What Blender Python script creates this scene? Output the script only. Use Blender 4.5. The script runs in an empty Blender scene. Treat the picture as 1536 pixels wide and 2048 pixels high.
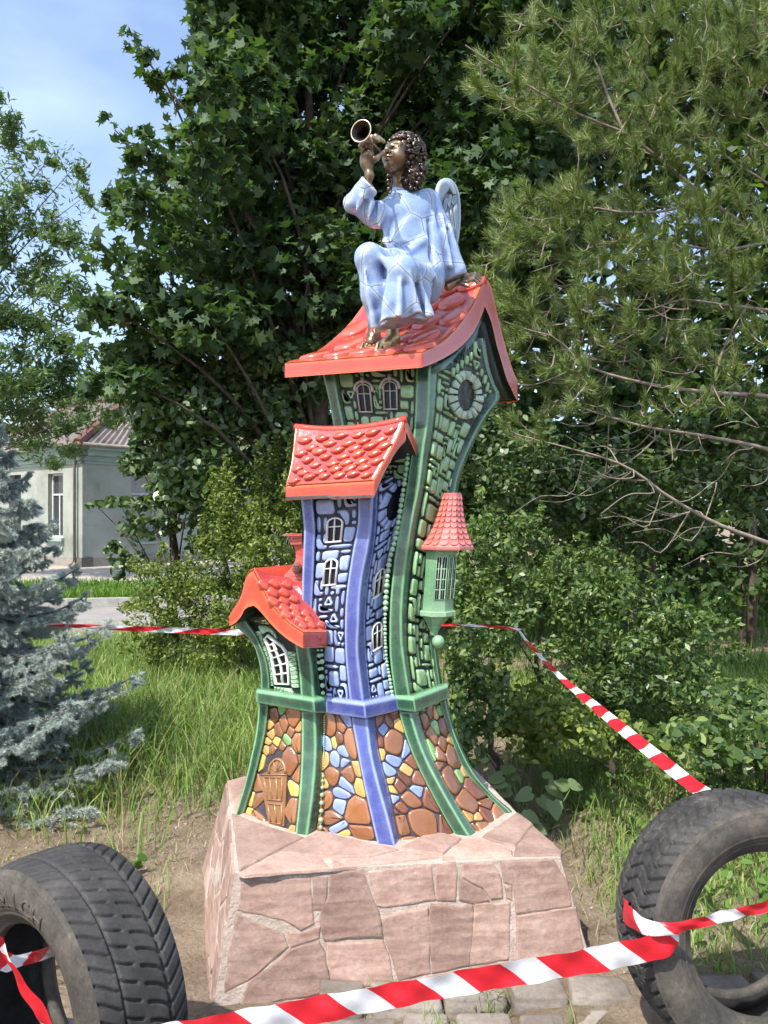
import bpy, bmesh, math, random
import numpy as np
from mathutils import Vector, Matrix
random.seed(7); rng = np.random.default_rng(7)
R = math.radians
# ------------------------------------------------------------------ camera, sky, sun, exposure
SC = bpy.context.scene
COL = SC.collection
FP, CX, CY, EYE = 1540.0, 768.0, 1024.0, 1.6      # focal length in photo pixels, centre, eye height
cam = bpy.data.cameras.new('camera'); camo = bpy.data.objects.new('camera', cam); COL.objects.link(camo)
camo.location = (0, 0, EYE); camo.rotation_euler = (R(90), 0, 0)
cam.sensor_fit = 'VERTICAL'; cam.sensor_height = 24.0; cam.lens = FP / 2048 * 24.0
cam.clip_start = 0.05; cam.clip_end = 600
SC.camera = camo
SC.view_settings.view_transform = 'Standard'; SC.view_settings.look = 'None'
SC.view_settings.gamma = 1.0; SC.view_settings.exposure = 0.94
try: SC.view_settings.use_curve_mapping = False
except Exception: pass
SUN_EL, SUN_AZ = 56.0, 36.0        # elevation; degrees to the left of straight behind the camera
sd = Vector((-math.sin(R(SUN_AZ)) * math.cos(R(SUN_EL)), -math.cos(R(SUN_AZ)) * math.cos(R(SUN_EL)), math.sin(R(SUN_EL))))
W = bpy.data.worlds.new('World'); SC.world = W; W.use_nodes = True
nt = W.node_tree; nt.nodes.clear()
out = nt.nodes.new('ShaderNodeOutputWorld'); bg = nt.nodes.new('ShaderNodeBackground')
sky = nt.nodes.new('ShaderNodeTexSky'); sky.sky_type = 'NISHITA'; sky.sun_disc = False
sky.sun_elevation = R(SUN_EL); sky.sun_rotation = math.atan2(sd.x, sd.y)
sky.air_density = 1.0; sky.dust_density = 1.6; sky.ozone_density = 1.6
bg.inputs['Strength'].default_value = 0.15
# thin high cloud veil
tc = nt.nodes.new('ShaderNodeTexCoord'); mp = nt.nodes.new('ShaderNodeMapping'); mp.inputs['Scale'].default_value = (1.6, 1.6, 4.0)
nz = nt.nodes.new('ShaderNodeTexNoise'); nz.inputs['Scale'].default_value = 2.2; nz.inputs['Detail'].default_value = 6; nz.inputs['Roughness'].default_value = .55
cr = nt.nodes.new('ShaderNodeValToRGB'); cr.color_ramp.elements[0].position = .36; cr.color_ramp.elements[0].color = (.08, .08, .08, 1)
cr.color_ramp.elements[1].position = .72; cr.color_ramp.elements[1].color = (.36, .36, .36, 1)
mx = nt.nodes.new('ShaderNodeMix'); mx.data_type = 'RGBA'; mx.inputs[7].default_value = (4.3, 5.2, 7.4, 1)
L = nt.links
L.new(tc.outputs['Generated'], mp.inputs['Vector']); L.new(mp.outputs[0], nz.inputs['Vector']); L.new(nz.outputs['Fac'], cr.inputs[0])
L.new(cr.outputs[0], mx.inputs[0]); L.new(sky.outputs[0], mx.inputs[6]); L.new(mx.outputs[2], bg.inputs['Color']); L.new(bg.outputs[0], out.inputs[0])
sl = bpy.data.lights.new('sun', 'SUN'); sl.energy = 3.9; sl.angle = R(0.55); sl.color = (1, .955, .88)
so = bpy.data.objects.new('sun', sl); COL.objects.link(so); so.rotation_euler = sd.to_track_quat('Z', 'Y').to_euler(); so.location = sd * 30

cy_ = SC.cycles
cy_.adaptive_threshold = .04; cy_.max_bounces = 4; cy_.diffuse_bounces = 2; cy_.glossy_bounces = 2; cy_.transmission_bounces = 3; cy_.transparent_max_bounces = 4; cy_.caustics_reflective = False; cy_.caustics_refractive = False
# ------------------------------------------------------------------ helpers
def P(x, y, d): return Vector(((x - CX) / FP * d, d, EYE - (y - CY) / FP * d))
def Pg(x, y, h=0.0):                       # point on the level plane z=h seen at pixel
    d = (EYE - h) * FP / (y - CY); return P(x, y, d)
def on_plane(px, py, A, B):
    dx, dy = B[0] - A[0], B[1] - A[1]; rx = (px - CX) / FP
    t = (A[0] * dy - A[1] * dx) / (rx * dy - dx); return P(px, py, t)
def px_of(v): return (CX + v[0] / v[1] * FP, CY - (v[2] - EYE) / v[1] * FP)
CAMV = Vector((0, 0, EYE))
def tag(o, label=None, cat=None, group=None, kind=None):
    if label: o['label'] = label
    if cat: o['category'] = cat
    if group: o['group'] = group
    if kind: o['kind'] = kind
    return o
def empty(name, loc=(0, 0, 0), label=None, cat=None, group=None):
    o = bpy.data.objects.new(name, None); o.location = loc; o.empty_display_size = .1; COL.objects.link(o)
    return tag(o, label, cat, group)
def adopt(o, parent):
    if parent is not None:
        o.parent = parent
        if parent.type == 'EMPTY': o.matrix_parent_inverse = Matrix.Translation(-Vector(parent.location))
    return o
def obj(name, verts, faces, mat, parent=None, edge=None, smooth=True, midx=None):
    me = bpy.data.meshes.new(name); me.from_pydata([tuple(v) for v in verts], [], faces)
    for m in (mat if isinstance(mat, (list, tuple)) else [mat]): me.materials.append(m)
    if smooth: me.polygons.foreach_set('use_smooth', [True] * len(me.polygons))
    if edge is not None:
        a = me.attributes.new('edge', 'FLOAT', 'POINT'); a.data.foreach_set('value', list(edge))
    if midx is not None: me.polygons.foreach_set('material_index', midx)
    me.update()
    o = bpy.data.objects.new(name, me); COL.objects.link(o); return adopt(o, parent)
def npobj(name, V, Fc, mat, parent=None, smooth=False, k=None):
    """V (n,3) float, Fc (m,k) int"""
    me = bpy.data.meshes.new(name); V = np.asarray(V, np.float32); Fc = np.asarray(Fc, np.int32); k = Fc.shape[1]
    me.vertices.add(len(V)); me.vertices.foreach_set('co', V.ravel())
    me.loops.add(Fc.size); me.loops.foreach_set('vertex_index', Fc.ravel())
    me.polygons.add(len(Fc)); me.polygons.foreach_set('loop_start', np.arange(0, Fc.size, k, dtype=np.int32))
    try: me.polygons.foreach_set('loop_total', np.full(len(Fc), k, np.int32))
    except Exception: pass
    if smooth: me.polygons.foreach_set('use_smooth', np.ones(len(Fc), bool))
    me.update(calc_edges=True); me.validate()
    for m in (mat if isinstance(mat, (list, tuple)) else [mat]): me.materials.append(m)
    o = bpy.data.objects.new(name, me); COL.objects.link(o); return adopt(o, parent)
class MB:
    def __init__(s): s.v = []; s.f = []; s.e = []; s.m = []
    def add(s, v, f, e=None, m=0):
        n = len(s.v); s.v += [Vector(q) for q in v]; s.f += [[i + n for i in q] for q in f]; s.e += list(e) if e is not None else [0.0] * len(v); s.m += [m] * len(f)
    def box(s, c, sz, rot=None, m=0, b=0.0):
        c = Vector(c); hx, hy, hz = [q / 2 for q in sz]; M = rot or Matrix.Identity(3)
        v = [c + M @ Vector((x * hx, y * hy, z * hz)) for x in (-1, 1) for y in (-1, 1) for z in (-1, 1)]
        s.add(v, [[0, 1, 3, 2], [4, 6, 7, 5], [0, 4, 5, 1], [2, 3, 7, 6], [0, 2, 6, 4], [1, 5, 7, 3]], m=m)
    def tube(s, pts, radii, n=8, cap=True, m=0):
        pts = [Vector(p) for p in pts]; rings = []
        up = Vector((0.13, 0.21, 1)).normalized()
        for i, p in enumerate(pts):
            t = (pts[min(i + 1, len(pts) - 1)] - pts[max(i - 1, 0)]).normalized()
            a = t.cross(up)
            if a.length < .05: a = t.cross(Vector((1, 0, 0)))
            a.normalize(); b = t.cross(a); r = radii[i] if hasattr(radii, '__len__') else radii
            rings.append([p + a * (r * math.cos(2 * math.pi * k / n)) + b * (r * math.sin(2 * math.pi * k / n)) for k in range(n)])
        v = [q for rg in rings for q in rg]; f = []
        for i in range(len(rings) - 1):
            for k in range(n): f.append([i * n + k, i * n + (k + 1) % n, (i + 1) * n + (k + 1) % n, (i + 1) * n + k])
        if cap: f.append(list(range(n))[::-1]); f.append([(len(rings) - 1) * n + k for k in range(n)])
        s.add(v, f, m=m)
    def rings(s, rings, closed=True, caps=True, e=None, m=0):
        n = len(rings[0]); v = [q for rg in rings for q in rg]; f = []
        for i in range(len(rings) - 1):
            for k in range(n if closed else n - 1): f.append([i * n + k, i * n + (k + 1) % n, (i + 1) * n + (k + 1) % n, (i + 1) * n + k])
        if caps: f.append(list(range(n))[::-1]); f.append([(len(rings) - 1) * n + k for k in range(n)])
        s.add(v, f, e, m)
    def build(s, name, mat, parent=None, smooth=True):
        o = obj(name, s.v, s.f, mat, parent, s.e, smooth, s.m if isinstance(mat, (list, tuple)) else None); return o
def catmull(rows, n):
    rows = [np.array(r, float) for r in rows]
    if len(rows) == 2: return [rows[0] + (rows[1] - rows[0]) * i / (n - 1) for i in range(n)]
    seg = [np.linalg.norm(rows[i + 1][:2] - rows[i][:2]) + 1e-6 for i in range(len(rows) - 1)]; cum = np.concatenate([[0], np.cumsum(seg)])
    o = []
    for i in range(n):
        t = cum[-1] * i / (n - 1); k = min(int(np.searchsorted(cum, t, side='right')) - 1, len(rows) - 2); k = max(k, 0); u = (t - cum[k]) / seg[k]
        p1, p2 = rows[k], rows[k + 1]
        m1 = (p2 - rows[k - 1]) / (cum[k + 1] - cum[k - 1]) * seg[k] if k > 0 else p2 - p1
        m2 = (rows[k + 2] - p1) / (cum[k + 2] - cum[k]) * seg[k] if k + 2 < len(rows) else p2 - p1
        o.append((2 * u**3 - 3 * u**2 + 1) * p1 + (u**3 - 2 * u**2 + u) * m1 + (-2 * u**3 + 3 * u**2) * p2 + (u**3 - u**2) * m2)
    return o

# ------------------------------------------------------------------ materials
MATS = {}
def newmat(name):
    m = bpy.data.materials.new(name); m.use_nodes = True; n = m.node_tree.nodes; n.clear()
    o = n.new('ShaderNodeOutputMaterial'); b = n.new('ShaderNodeBsdfPrincipled'); m.node_tree.links.new(b.outputs[0], o.inputs[0]); MATS[name] = m
    return m, m.node_tree, b, o
def c4(c): return (c[0], c[1], c[2], 1)
def mixn(t, a, b, fac, mode='MIX'):
    x = t.nodes.new('ShaderNodeMix'); x.data_type = 'RGBA'; x.blend_type = mode
    for sock, v in ((6, a), (7, b)):
        if hasattr(v, 'links'): t.links.new(v, x.inputs[sock])
        else: x.inputs[sock].default_value = c4(v)
    if hasattr(fac, 'links'): t.links.new(fac, x.inputs[0])
    else: x.inputs[0].default_value = fac
    return x.outputs[2]
def noise(t, scale, detail=4, rough=.55, coord='Object', dist=0.0):
    c = t.nodes.new('ShaderNodeTexCoord'); n = t.nodes.new('ShaderNodeTexNoise'); n.inputs['Scale'].default_value = scale; n.inputs['Detail'].default_value = detail
    n.inputs['Roughness'].default_value = rough; n.inputs['Distortion'].default_value = dist
    t.links.new(c.outputs[coord], n.inputs['Vector']); return n.outputs['Fac']
def ramp(t, f, stops):
    r = t.nodes.new('ShaderNodeValToRGB'); e = r.color_ramp.elements
    while len(e) < len(stops): e.new(.5)
    for i, (p, c) in enumerate(stops):
        e[i].position = p; e[i].color = c4(c) if hasattr(c, '__len__') else (c, c, c, 1)
    t.links.new(f, r.inputs[0]); return r.outputs[0]
def bump(t, b, h, strength, dist=.01):
    n = t.nodes.new('ShaderNodeBump'); n.inputs['Strength'].default_value = strength; n.inputs['Distance'].default_value = dist
    t.links.new(h, n.inputs['Height']); t.links.new(n.outputs[0], b.inputs['Normal']); return n
def glaze(name, base, edge, rough=.22, var=.12, coat=.5, epow=1.0, dust=1.0):
    m, t, b, o = newmat(name)
    a = t.nodes.new('ShaderNodeAttribute'); a.attribute_name = 'edge'
    nz1 = noise(t, 18, 3); f = t.nodes.new('ShaderNodeMath'); f.operation = 'MULTIPLY_ADD'; t.links.new(nz1, f.inputs[0]); f.inputs[1].default_value = .5; f.inputs[2].default_value = -.25
    g = t.nodes.new('ShaderNodeMath'); g.operation = 'MULTIPLY_ADD'; t.links.new(a.outputs['Fac'], g.inputs[0]); g.inputs[1].default_value = epow; t.links.new(f.outputs[0], g.inputs[2]); g.use_clamp = True
    col = mixn(t, base, edge, g.outputs[0])
    oi = t.nodes.new('ShaderNodeObjectInfo')
    hv = t.nodes.new('ShaderNodeHueSaturation'); t.links.new(col, hv.inputs['Color'])
    mr = t.nodes.new('ShaderNodeMapRange'); mr.inputs[3].default_value = 1 - var; mr.inputs[4].default_value = 1 + var; t.links.new(oi.outputs['Random'], mr.inputs[0]); t.links.new(mr.outputs[0], hv.inputs['Value'])
    sp = ramp(t, noise(t, 240, 2), [(.35, (.90,) * 3), (.62, (1.06,) * 3)])
    gm = t.nodes.new('ShaderNodeNewGeometry'); sx_ = t.nodes.new('ShaderNodeSeparateXYZ'); t.links.new(gm.outputs['Normal'], sx_.inputs[0])
    du = ramp(t, noise(t, 7, 8, .7), [(.45, 0.0), (.8, .20 * dust)]); du2 = t.nodes.new('ShaderNodeMath'); du2.operation = 'MULTIPLY_ADD'; t.links.new(sx_.outputs['Z'], du2.inputs[0]); du2.inputs[1].default_value = .03 * dust; t.links.new(du, du2.inputs[2]); du2.use_clamp = True
    t.links.new(mixn(t, mixn(t, hv.outputs[0], sp, 1.0, 'MULTIPLY'), (.34, .30, .26), du2.outputs[0]), b.inputs['Base Color'])
    rr = ramp(t, noise(t, 30, 3), [(.35, rough * .75), (.7, rough * 1.7)]); t.links.new(rr, b.inputs['Roughness'])
    b.inputs['Coat Weight'].default_value = coat; b.inputs['Coat Roughness'].default_value = .12; b.inputs['Specular IOR Level'].default_value = .5
    bump(t, b, noise(t, 60, 3), .22, .004)
    return m
def rough_mat(name, stops, scale=8, rough=.85, bscale=40, bstr=.4, bdist=.01, spec=.3, detail=8, coord='Object', dist=0.0):
    m, t, b, o = newmat(name); t.links.new(ramp(t, noise(t, scale, detail, .62, coord, dist), stops), b.inputs['Base Color'])
    b.inputs['Roughness'].default_value = rough; b.inputs['Specular IOR Level'].default_value = spec
    bump(t, b, noise(t, bscale, 8, .6, coord), bstr, bdist); return m
G_BLUE = glaze('glaze_cobalt', (.055, .075, .285), (.32, .40, .68), epow=.9)
G_GREEN = glaze('glaze_bottle_green', (.022, .074, .042), (.22, .47, .24), epow=.85)
G_RED = glaze('glaze_vermilion', (.50, .060, .034), (.66, .135, .058), rough=.16, dust=.6)
G_FIELD = glaze('glaze_crimson', (.37, .040, .042), (.60, .12, .06), rough=.15, dust=.6)
G_SCALE = glaze('glaze_scale', (.58, .078, .044), (.62, .12, .075), rough=.13, var=.08, dust=.5)
G_BSTONE = glaze('glaze_sky_blue_stone', (.26, .34, .60), (.44, .52, .74), epow=.7)
G_GSTONE = glaze('glaze_leaf_green_stone', (.20, .365, .155), (.38, .54, .31), epow=.7)
G_LGREEN = glaze('glaze_light_green', (.17, .36, .18), (.38, .56, .37))
G_NAVY = glaze('glaze_navy_ground', (.010, .012, .028), (.02, .03, .08), rough=.45, coat=.05, dust=.12)
G_DARKG = glaze('glaze_black_green_ground', (.010, .016, .012), (.02, .05, .03), rough=.45, coat=.05, dust=.12)
G_WHITE = glaze('glaze_white', (.62, .62, .58), (.78, .78, .74), var=.03)
G_GREYLT = glaze('glaze_grey_frame', (.34, .34, .32), (.46, .46, .44), var=.03)
G_BROWN = glaze('glaze_brown_stone', (.27, .105, .040), (.36, .16, .07), var=.25, rough=.14)
G_DBROWN = glaze('glaze_dark_brown_stone', (.17, .055, .024), (.24, .09, .04), var=.25, rough=.14)
G_OCHRE = glaze('glaze_ochre_stone', (.56, .29, .075), (.66, .40, .14), var=.15, rough=.14)
G_YELLOW = glaze('glaze_yellow_stone', (.62, .42, .075), (.70, .52, .15), var=.1, rough=.14)
G_MGREEN = glaze('glaze_mosaic_green', (.16, .36, .10), (.3, .5, .2), var=.15, rough=.14)
G_MBLUE = glaze('glaze_mosaic_blue', (.20, .27, .52), (.36, .44, .7), var=.12, rough=.14)
G_DOOR = glaze('glaze_door_brown', (.17, .075, .028), (.30, .15, .06), rough=.3)
G_CHIM = glaze('glaze_chimney_red', (.33, .035, .035), (.5, .08, .06), rough=.2)
m, t, b, o_ = newmat('dark_pane'); b.inputs['Base Color'].default_value = (.010, .011, .016, 1); b.inputs['Roughness'].default_value = .3; b.inputs['Specular IOR Level'].default_value = .25
G_PANE = m
# ------------------------------------------------------------------ curved wall surfaces and relief pieces
class Face:
    """ruled surface between a left and a right edge curve, rows (x, y, depth) from top to bottom"""
    def __init__(s, Lr, Rr, push=0.0, n=60):
        s.L = [P(*q) for q in catmull(Lr, n)]; s.R = [P(*q) for q in catmull(Rr, n)]; s.n = n
        s.H = sum((s.L[i + 1] - s.L[i]).length + (s.R[i + 1] - s.R[i]).length for i in range(n - 1)) / 2
        s.W = sum((s.R[i] - s.L[i]).length for i in range(n)) / n; s.push = push
        g = []
        for j in range(121):
            for i in range(41):
                p = s._p(i / 40, j / 120); x, y = px_of(p); g.append((x, y, i / 40, j / 120))
        s.g = np.array(g)
    def _p(s, a, b):
        b = min(max(b, 0), 1) * (s.n - 1); k = min(int(b), s.n - 2); u = b - k
        l = s.L[k].lerp(s.L[k + 1], u); r = s.R[k].lerp(s.R[k + 1], u); return l + (r - l) * a
    def nrm(s, u, v):
        a, b = u / s.W, v / s.H; e = .02
        du = s._p(a + e, b) - s._p(a - e, b); dv = s._p(a, min(b + e, 1)) - s._p(a, max(b - e, 0)); n = du.cross(dv).normalized()
        return n if n.dot(CAMV - s._p(a, b)) > 0 else -n
    def at(s, u, v, z=0.0): return s._p(u / s.W, v / s.H) + s.nrm(u, v) * (z + s.push)
    def inv(s, x, y):
        k = np.argmin((s.g[:, 0] - x)**2 + (s.g[:, 1] - y)**2); return s.g[k, 2] * s.W, s.g[k, 3] * s.H
def inpoly(x, y, poly):
    c = False; j = len(poly) - 1
    for i in range(len(poly)):
        xi, yi = poly[i]; xj, yj = poly[j]
        if (yi > y) != (yj > y) and x < (xj - xi) * (y - yi) / (yj - yi) + xi: c = not c
        j = i
    return c
def area2(p): return sum(p[i - 1][0] * p[i][1] - p[i][0] * p[i - 1][1] for i in range(len(p)))
def offset(pts, d):
    """inset a polygon (counter-clockwise) by d"""
    n = len(pts); o = []
    for i in range(n):
        p0, p1, p2 = np.array(pts[i - 1]), np.array(pts[i]), np.array(pts[(i + 1) % n])
        a = p1 - p0; b = p2 - p1; a = a / (np.linalg.norm(a) + 1e-9); b = b / (np.linalg.norm(b) + 1e-9)
        na = np.array((-a[1], a[0])); nb = np.array((-b[1], b[0])); m = na + nb; q = m.dot(m)
        m = m / max(q, .5) * 2 if q > 1e-6 else na
        o.append(tuple(p1 + m * d))
    return o
def chaikin(pts, it=1, k=.25):
    for _ in range(it):
        o = []
        for i in range(len(pts)):
            a, b = np.array(pts[i]), np.array(pts[(i + 1) % len(pts)]); o += [tuple(a * (1 - k) + b * k), tuple(a * k + b * (1 - k))]
        pts = o
    return pts
def relief(S, outline, h, mat, parent, name, fan=True, base=-.004, soft=1.0):
    """a domed piece standing proud of surface S"""
    if area2(outline) < 0: outline = outline[::-1]
    sz = math.sqrt(abs(area2(outline)) / 2); ins = min(h * .8, sz * .17) * soft
    rg = [(outline, base, .0), (outline, h * .45, .25), (offset(outline, ins * .35), h * .85, 1.0), (offset(outline, ins), h, .25)]
    v = []; f = []; e = []; n = len(outline)
    for pts, z, ed in rg:
        v += [S.at(u, w, z) for u, w in pts]; e += [ed] * n
    for r in range(3):
        for i in range(n): f.append([r * n + i, r * n + (i + 1) % n, (r + 1) * n + (i + 1) % n, (r + 1) * n + i])
    if fan:
        cu = sum(q[0] for q in outline) / n; cv = sum(q[1] for q in outline) / n; v.append(S.at(cu, cv, h * 1.10)); e.append(0)
        for i in range(n): f.append([3 * n + i, 3 * n + (i + 1) % n, 4 * n])
    else: f.append([3 * n + i for i in range(n)])
    # face outwards
    top = [v[3 * n + i] for i in range(n)]; nw = Vector()
    for i in range(n): nw += top[i - 1].cross(top[i])
    if nw.dot(CAMV - top[0]) < 0: f = [q[::-1] for q in f]
    return obj(name, v, f, mat, parent, e)
def wallmesh(S, name, mat, parent, nu=8, nv=40, mask=None, z=0.0):
    v = [S.at(S.W * i / nu, S.H * j / nv, z) for j in range(nv + 1) for i in range(nu + 1)]; f = []
    for j in range(nv):
        for i in range(nu):
            if mask:
                c = S.at(S.W * (i + .5) / nu, S.H * (j + .5) / nv); x, y = px_of(c)
                if not inpoly(x, y, mask): continue
            f.append([j * (nu + 1) + i, j * (nu + 1) + i + 1, (j + 1) * (nu + 1) + i + 1, (j + 1) * (nu + 1) + i])
    return obj(name, v, f, mat, parent)
SHAPES = {  # name: (cells, outline)
    'sq3': (3, 3, None), 'r23': (2, 3, None), 'r32': (3, 2, None), 'sq2': (2, 2, None), 'v4': (1, 4, None), 'v3': (1, 3, None), 'h4': (4, 1, None), 'h3': (3, 1, None),
    'v2': (1, 2, None), 'h2': (2, 1, None), 'dot': (1, 1, None), 'ring': (2, 2, 'ring'),
    'L1': (2, 3, [(0, 0), (1, 0), (1, 2), (2, 2), (2, 3), (0, 3)]), 'L2': (2, 3, [(0, 0), (2, 0), (2, 3), (1, 3), (1, 1), (0, 1)]),
    'L3': (3, 2, [(0, 0), (1, 0), (1, 1), (3, 1), (3, 2), (0, 2)]), 'T1': (3, 2, [(0, 0), (3, 0), (3, 1), (2, 1), (2, 2), (1, 2), (1, 1), (0, 1)]),
    'T2': (2, 3, [(0, 0), (1, 0), (1, 1), (2, 1), (2, 2), (1, 2), (1, 3), (0, 3)])}
def poly_cells(ol, w, h): return [(i, j) for i in range(w) for j in range(h) if inpoly(i + .5, j + .5, ol)]
def masonry(S, unit, parent, mat, name='stone', blocked=None, mask=None, h=.009, seed=1, big=.5, rand=.1):
    rd = random.Random(seed); nu = max(1, int(round(S.W / unit))); nv = max(1, int(round(S.H / unit))); uu, vv = S.W / nu, S.H / nv
    occ = np.zeros((nu, nv), bool)
    for i in range(nu):
        for j in range(nv):
            x, y = px_of(S.at((i + .5) * uu, (j + .5) * vv))
            if mask and not inpoly(x, y, mask): occ[i, j] = True
            if blocked and any(b((i + .5) * uu, (j + .5) * vv) for b in blocked): occ[i, j] = True
    def fits(cells): return all(0 <= a < nu and 0 <= b < nv and not occ[a, b] for a, b in cells)
    placed = []
    def put(k, i, j):
        w, hh, ol = SHAPES[k]
        if ol is None or ol == 'ring': cells = [(i + a, j + b) for a in range(w) for b in range(hh)]
        else: cells = [(i + a, j + b) for a, b in poly_cells(ol, w, hh)]
        if not fits(cells): return False
        for a, b in cells: occ[a, b] = True
        placed.append((k, i, j)); return True
    for _ in range(int(nu * nv * big)):
        put(rd.choice(['sq3', 'sq3', 'r23', 'r32', 'sq3', 'r23']), rd.randrange(nu), rd.randrange(nv))
        for q in range(2):
            if rd.random() < .30: put(rd.choice(['ring', 'T1', 'T2', 'L1', 'L2', 'L3', 'v4', 'h4']), rd.randrange(nu), rd.randrange(nv))
        if len(placed) > nu * nv / 7.0: break
    for j in range(nv):
        for i in range(nu):
            if occ[i, j]: continue
            ks = ['r23', 'v4', 'h4', 'v3', 'h3', 'L1', 'L2', 'L3', 'T1', 'T2', 'sq2', 'v2', 'h2']; rd.shuffle(ks)
            for k in ks:
                if put(k, i, j): break
            else: put('dot', i, j)
    for k, i, j in placed:
        w, hh, ol = SHAPES[k]; g = .18 + rd.random() * .07
        jit = lambda: (rd.random() - .5) * rand * 2
        hz = h * (.8 + .5 * rd.random())
        if ol == 'ring':
            c = ((i + 1) * uu, (j + 1) * vv); a0 = rd.choice([math.pi / 2, -math.pi / 2, 0, 2.6]); o_ = []
            for q in range(14):
                an = 2 * math.pi * q / 14; r = (.80 + .22 * math.cos(3 * (an - a0))); o_.append((c[0] + r * uu * math.cos(an) * .86, c[1] + r * vv * math.sin(an) * .95))
            v = []; f = []; e = []
            for sc, z, ed in ((1, -.003, 0), (1, hz * .6, .3), (.86, hz, 1), (.55, hz, 1), (.42, hz * .5, .3), (.40, -.003, 0)):
                v += [S.at(c[0] + (q[0] - c[0]) * sc, c[1] + (q[1] - c[1]) * sc, z) for q in o_]; e += [ed] * 14
            for r in range(5):
                for q in range(14): f.append([r * 14 + q, r * 14 + (q + 1) % 14, (r + 1) * 14 + (q + 1) % 14, (r + 1) * 14 + q])
            obj(name, v, f, mat, parent, e); continue
        if ol is None:
            p = [(0, 0), (w, 0), (w, hh), (0, hh)]; p = offset(p, g)
            p = [(a + jit() * (w > 1), b + jit() * (hh > 1)) for a, b in p]; fan = True
            p = chaikin(p, 2, .25 if min(w, hh) == 1 else .14); 
        else:
            p = offset(ol, g * .9); p = [(a + jit() * .5, b + jit() * .5) for a, b in p]; p = chaikin(p, 2, .22); fan = False
        p = [((a + i) * uu, (b + j) * vv) for a, b in p]
        relief(S, p, hz * (.8 if k == 'dot' else 1), mat, parent, name, fan)
def clip_half(poly, n, c):
    o = []
    for i in range(len(poly)):
        a, b = poly[i], poly[(i + 1) % len(poly)]; da = a[0] * n[0] + a[1] * n[1] - c; db = b[0] * n[0] + b[1] * n[1] - c
        if da <= 0: o.append(a)
        if (da < 0) != (db < 0) and abs(da - db) > 1e-12: k = da / (da - db); o.append((a[0] + (b[0] - a[0]) * k, a[1] + (b[1] - a[1]) * k))
    return o
def voronoi_cells(seeds, wts, box):
    res = []
    for i, p in enumerate(seeds):
        poly = list(box)
        for j, q in enumerate(seeds):
            if i == j: continue
            n = (q[0] - p[0], q[1] - p[1]); c = (q[0]**2 + q[1]**2 - p[0]**2 - p[1]**2 + wts[i] - wts[j]) / 2
            poly = clip_half(poly, n, c)
            if len(poly) < 3: break
        res.append(poly)
    return res
def mosaic(S, parent, palette, seed, n, blocked=None, name='mosaic_stone', gap=.0026, h=.0085):
    rd = random.Random(seed); W_, H_ = S.W, S.H; seeds = []; wts = []; tries = 0
    r0 = math.sqrt(W_ * H_ / n) * .62
    while len(seeds) < n and tries < 8000:
        tries += 1; r = r0 * rd.choice([1.45, 1.2, .8, .6, .45]) * (1 - .35 * tries / 8000); p = (rd.random() * W_, rd.random() * H_)
        if all((p[0] - q[0])**2 + (p[1] - q[1])**2 > ((r + math.sqrt(w)) * .78)**2 for q, w in zip(seeds, wts)): seeds.append(p); wts.append(r * r)
    for poly, w in zip(voronoi_cells(seeds, wts, [(0, 0), (W_, 0), (W_, H_), (0, H_)]), wts):
        if len(poly) < 3 or abs(area2(poly)) / 2 < 1.2e-4: continue
        cu = sum(q[0] for q in poly) / len(poly); cv = sum(q[1] for q in poly) / len(poly)
        if blocked and any(b(cu, cv) for b in blocked): continue
        if area2(poly) < 0: poly = poly[::-1]
        # drop tiny edges, round
        q = [p for k, p in enumerate(poly) if math.dist(p, poly[k - 1]) > .006]
        if len(q) < 3: continue
        q = offset(q, gap); 
        if area2(q) <= 0: continue
        q = chaikin(q, 2, .13 if rd.random() < .75 else .22)
        A = area2(q) / 2; big = A > .0025
        ks = palette['big'] if big else palette['small']; relief(S, q, h * (1.1 if big else .8), rd.choice(ks), parent, name)
def ribbon(mb, S, pts, w, h, z0=-.003, closed=False, e=1.0):
    n = len(pts); L_ = []
    for i in range(n):
        a = np.array(pts[i - 1] if (i > 0 or closed) else pts[0]); b = np.array(pts[(i + 1) % n] if (i < n - 1 or closed) else pts[-1]); t = b - a; t = t / (np.linalg.norm(t) + 1e-9); nn = np.array((-t[1], t[0])); p = np.array(pts[i])
        q0, q1 = p - nn * w / 2, p + nn * w / 2; q0i, q1i = p - nn * w * .3, p + nn * w * .3
        L_.append([S.at(*q0, z0), S.at(*q0, h * .7), S.at(*q0i, h), S.at(*q1i, h), S.at(*q1, h * .7), S.at(*q1, z0)])
    if closed: L_.append(L_[0])
    mb.rings(L_, True, not closed, [0, .5 * e, e, e, .5 * e, 0] * len(L_))
def arch_window(S, cx, cy, w, hgt, frame_mat, parent, bw=.0065, h=.012, skew=0.0, split=.36):
    """arched two-light window centred at pixel (cx, cy); size in metres"""
    u, v = S.inv(cx, cy); x0, x1, y0, y1 = -w / 2, w / 2, -hgt / 2, hgt / 2; ya = y0 + w * .42
    tr = lambda p: (u + p[0] + skew * p[1], v + p[1])
    arc = [(x1 * math.cos(a), ya - (ya - y0) * math.sin(a)) for a in np.linspace(0, math.pi, 9)]
    loop = [(x1, y1)] + arc + [(x0, y1)]
    mb = MB(); ribbon(mb, S, [tr(p) for p in loop], bw, h); ribbon(mb, S, [tr((x0 - bw * .5, y1)), tr((x1 + bw * .5, y1))], bw * 1.15, h * 1.1)
    ym = y0 + hgt * split
    ribbon(mb, S, [tr((x0, ym)), tr((x1, ym))], bw * .8, h * .9); ribbon(mb, S, [tr((0, y0)), tr((0, y1))], bw * .75, h * .92)
    o = mb.build('window', frame_mat, parent)
    pv = [S.at(*tr(p), .001) for p in loop]; obj('pane', pv, [list(range(len(pv)))], G_PANE, o, smooth=False)
    return (u, v, w / 2 + .004, hgt / 2 + .004)
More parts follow.
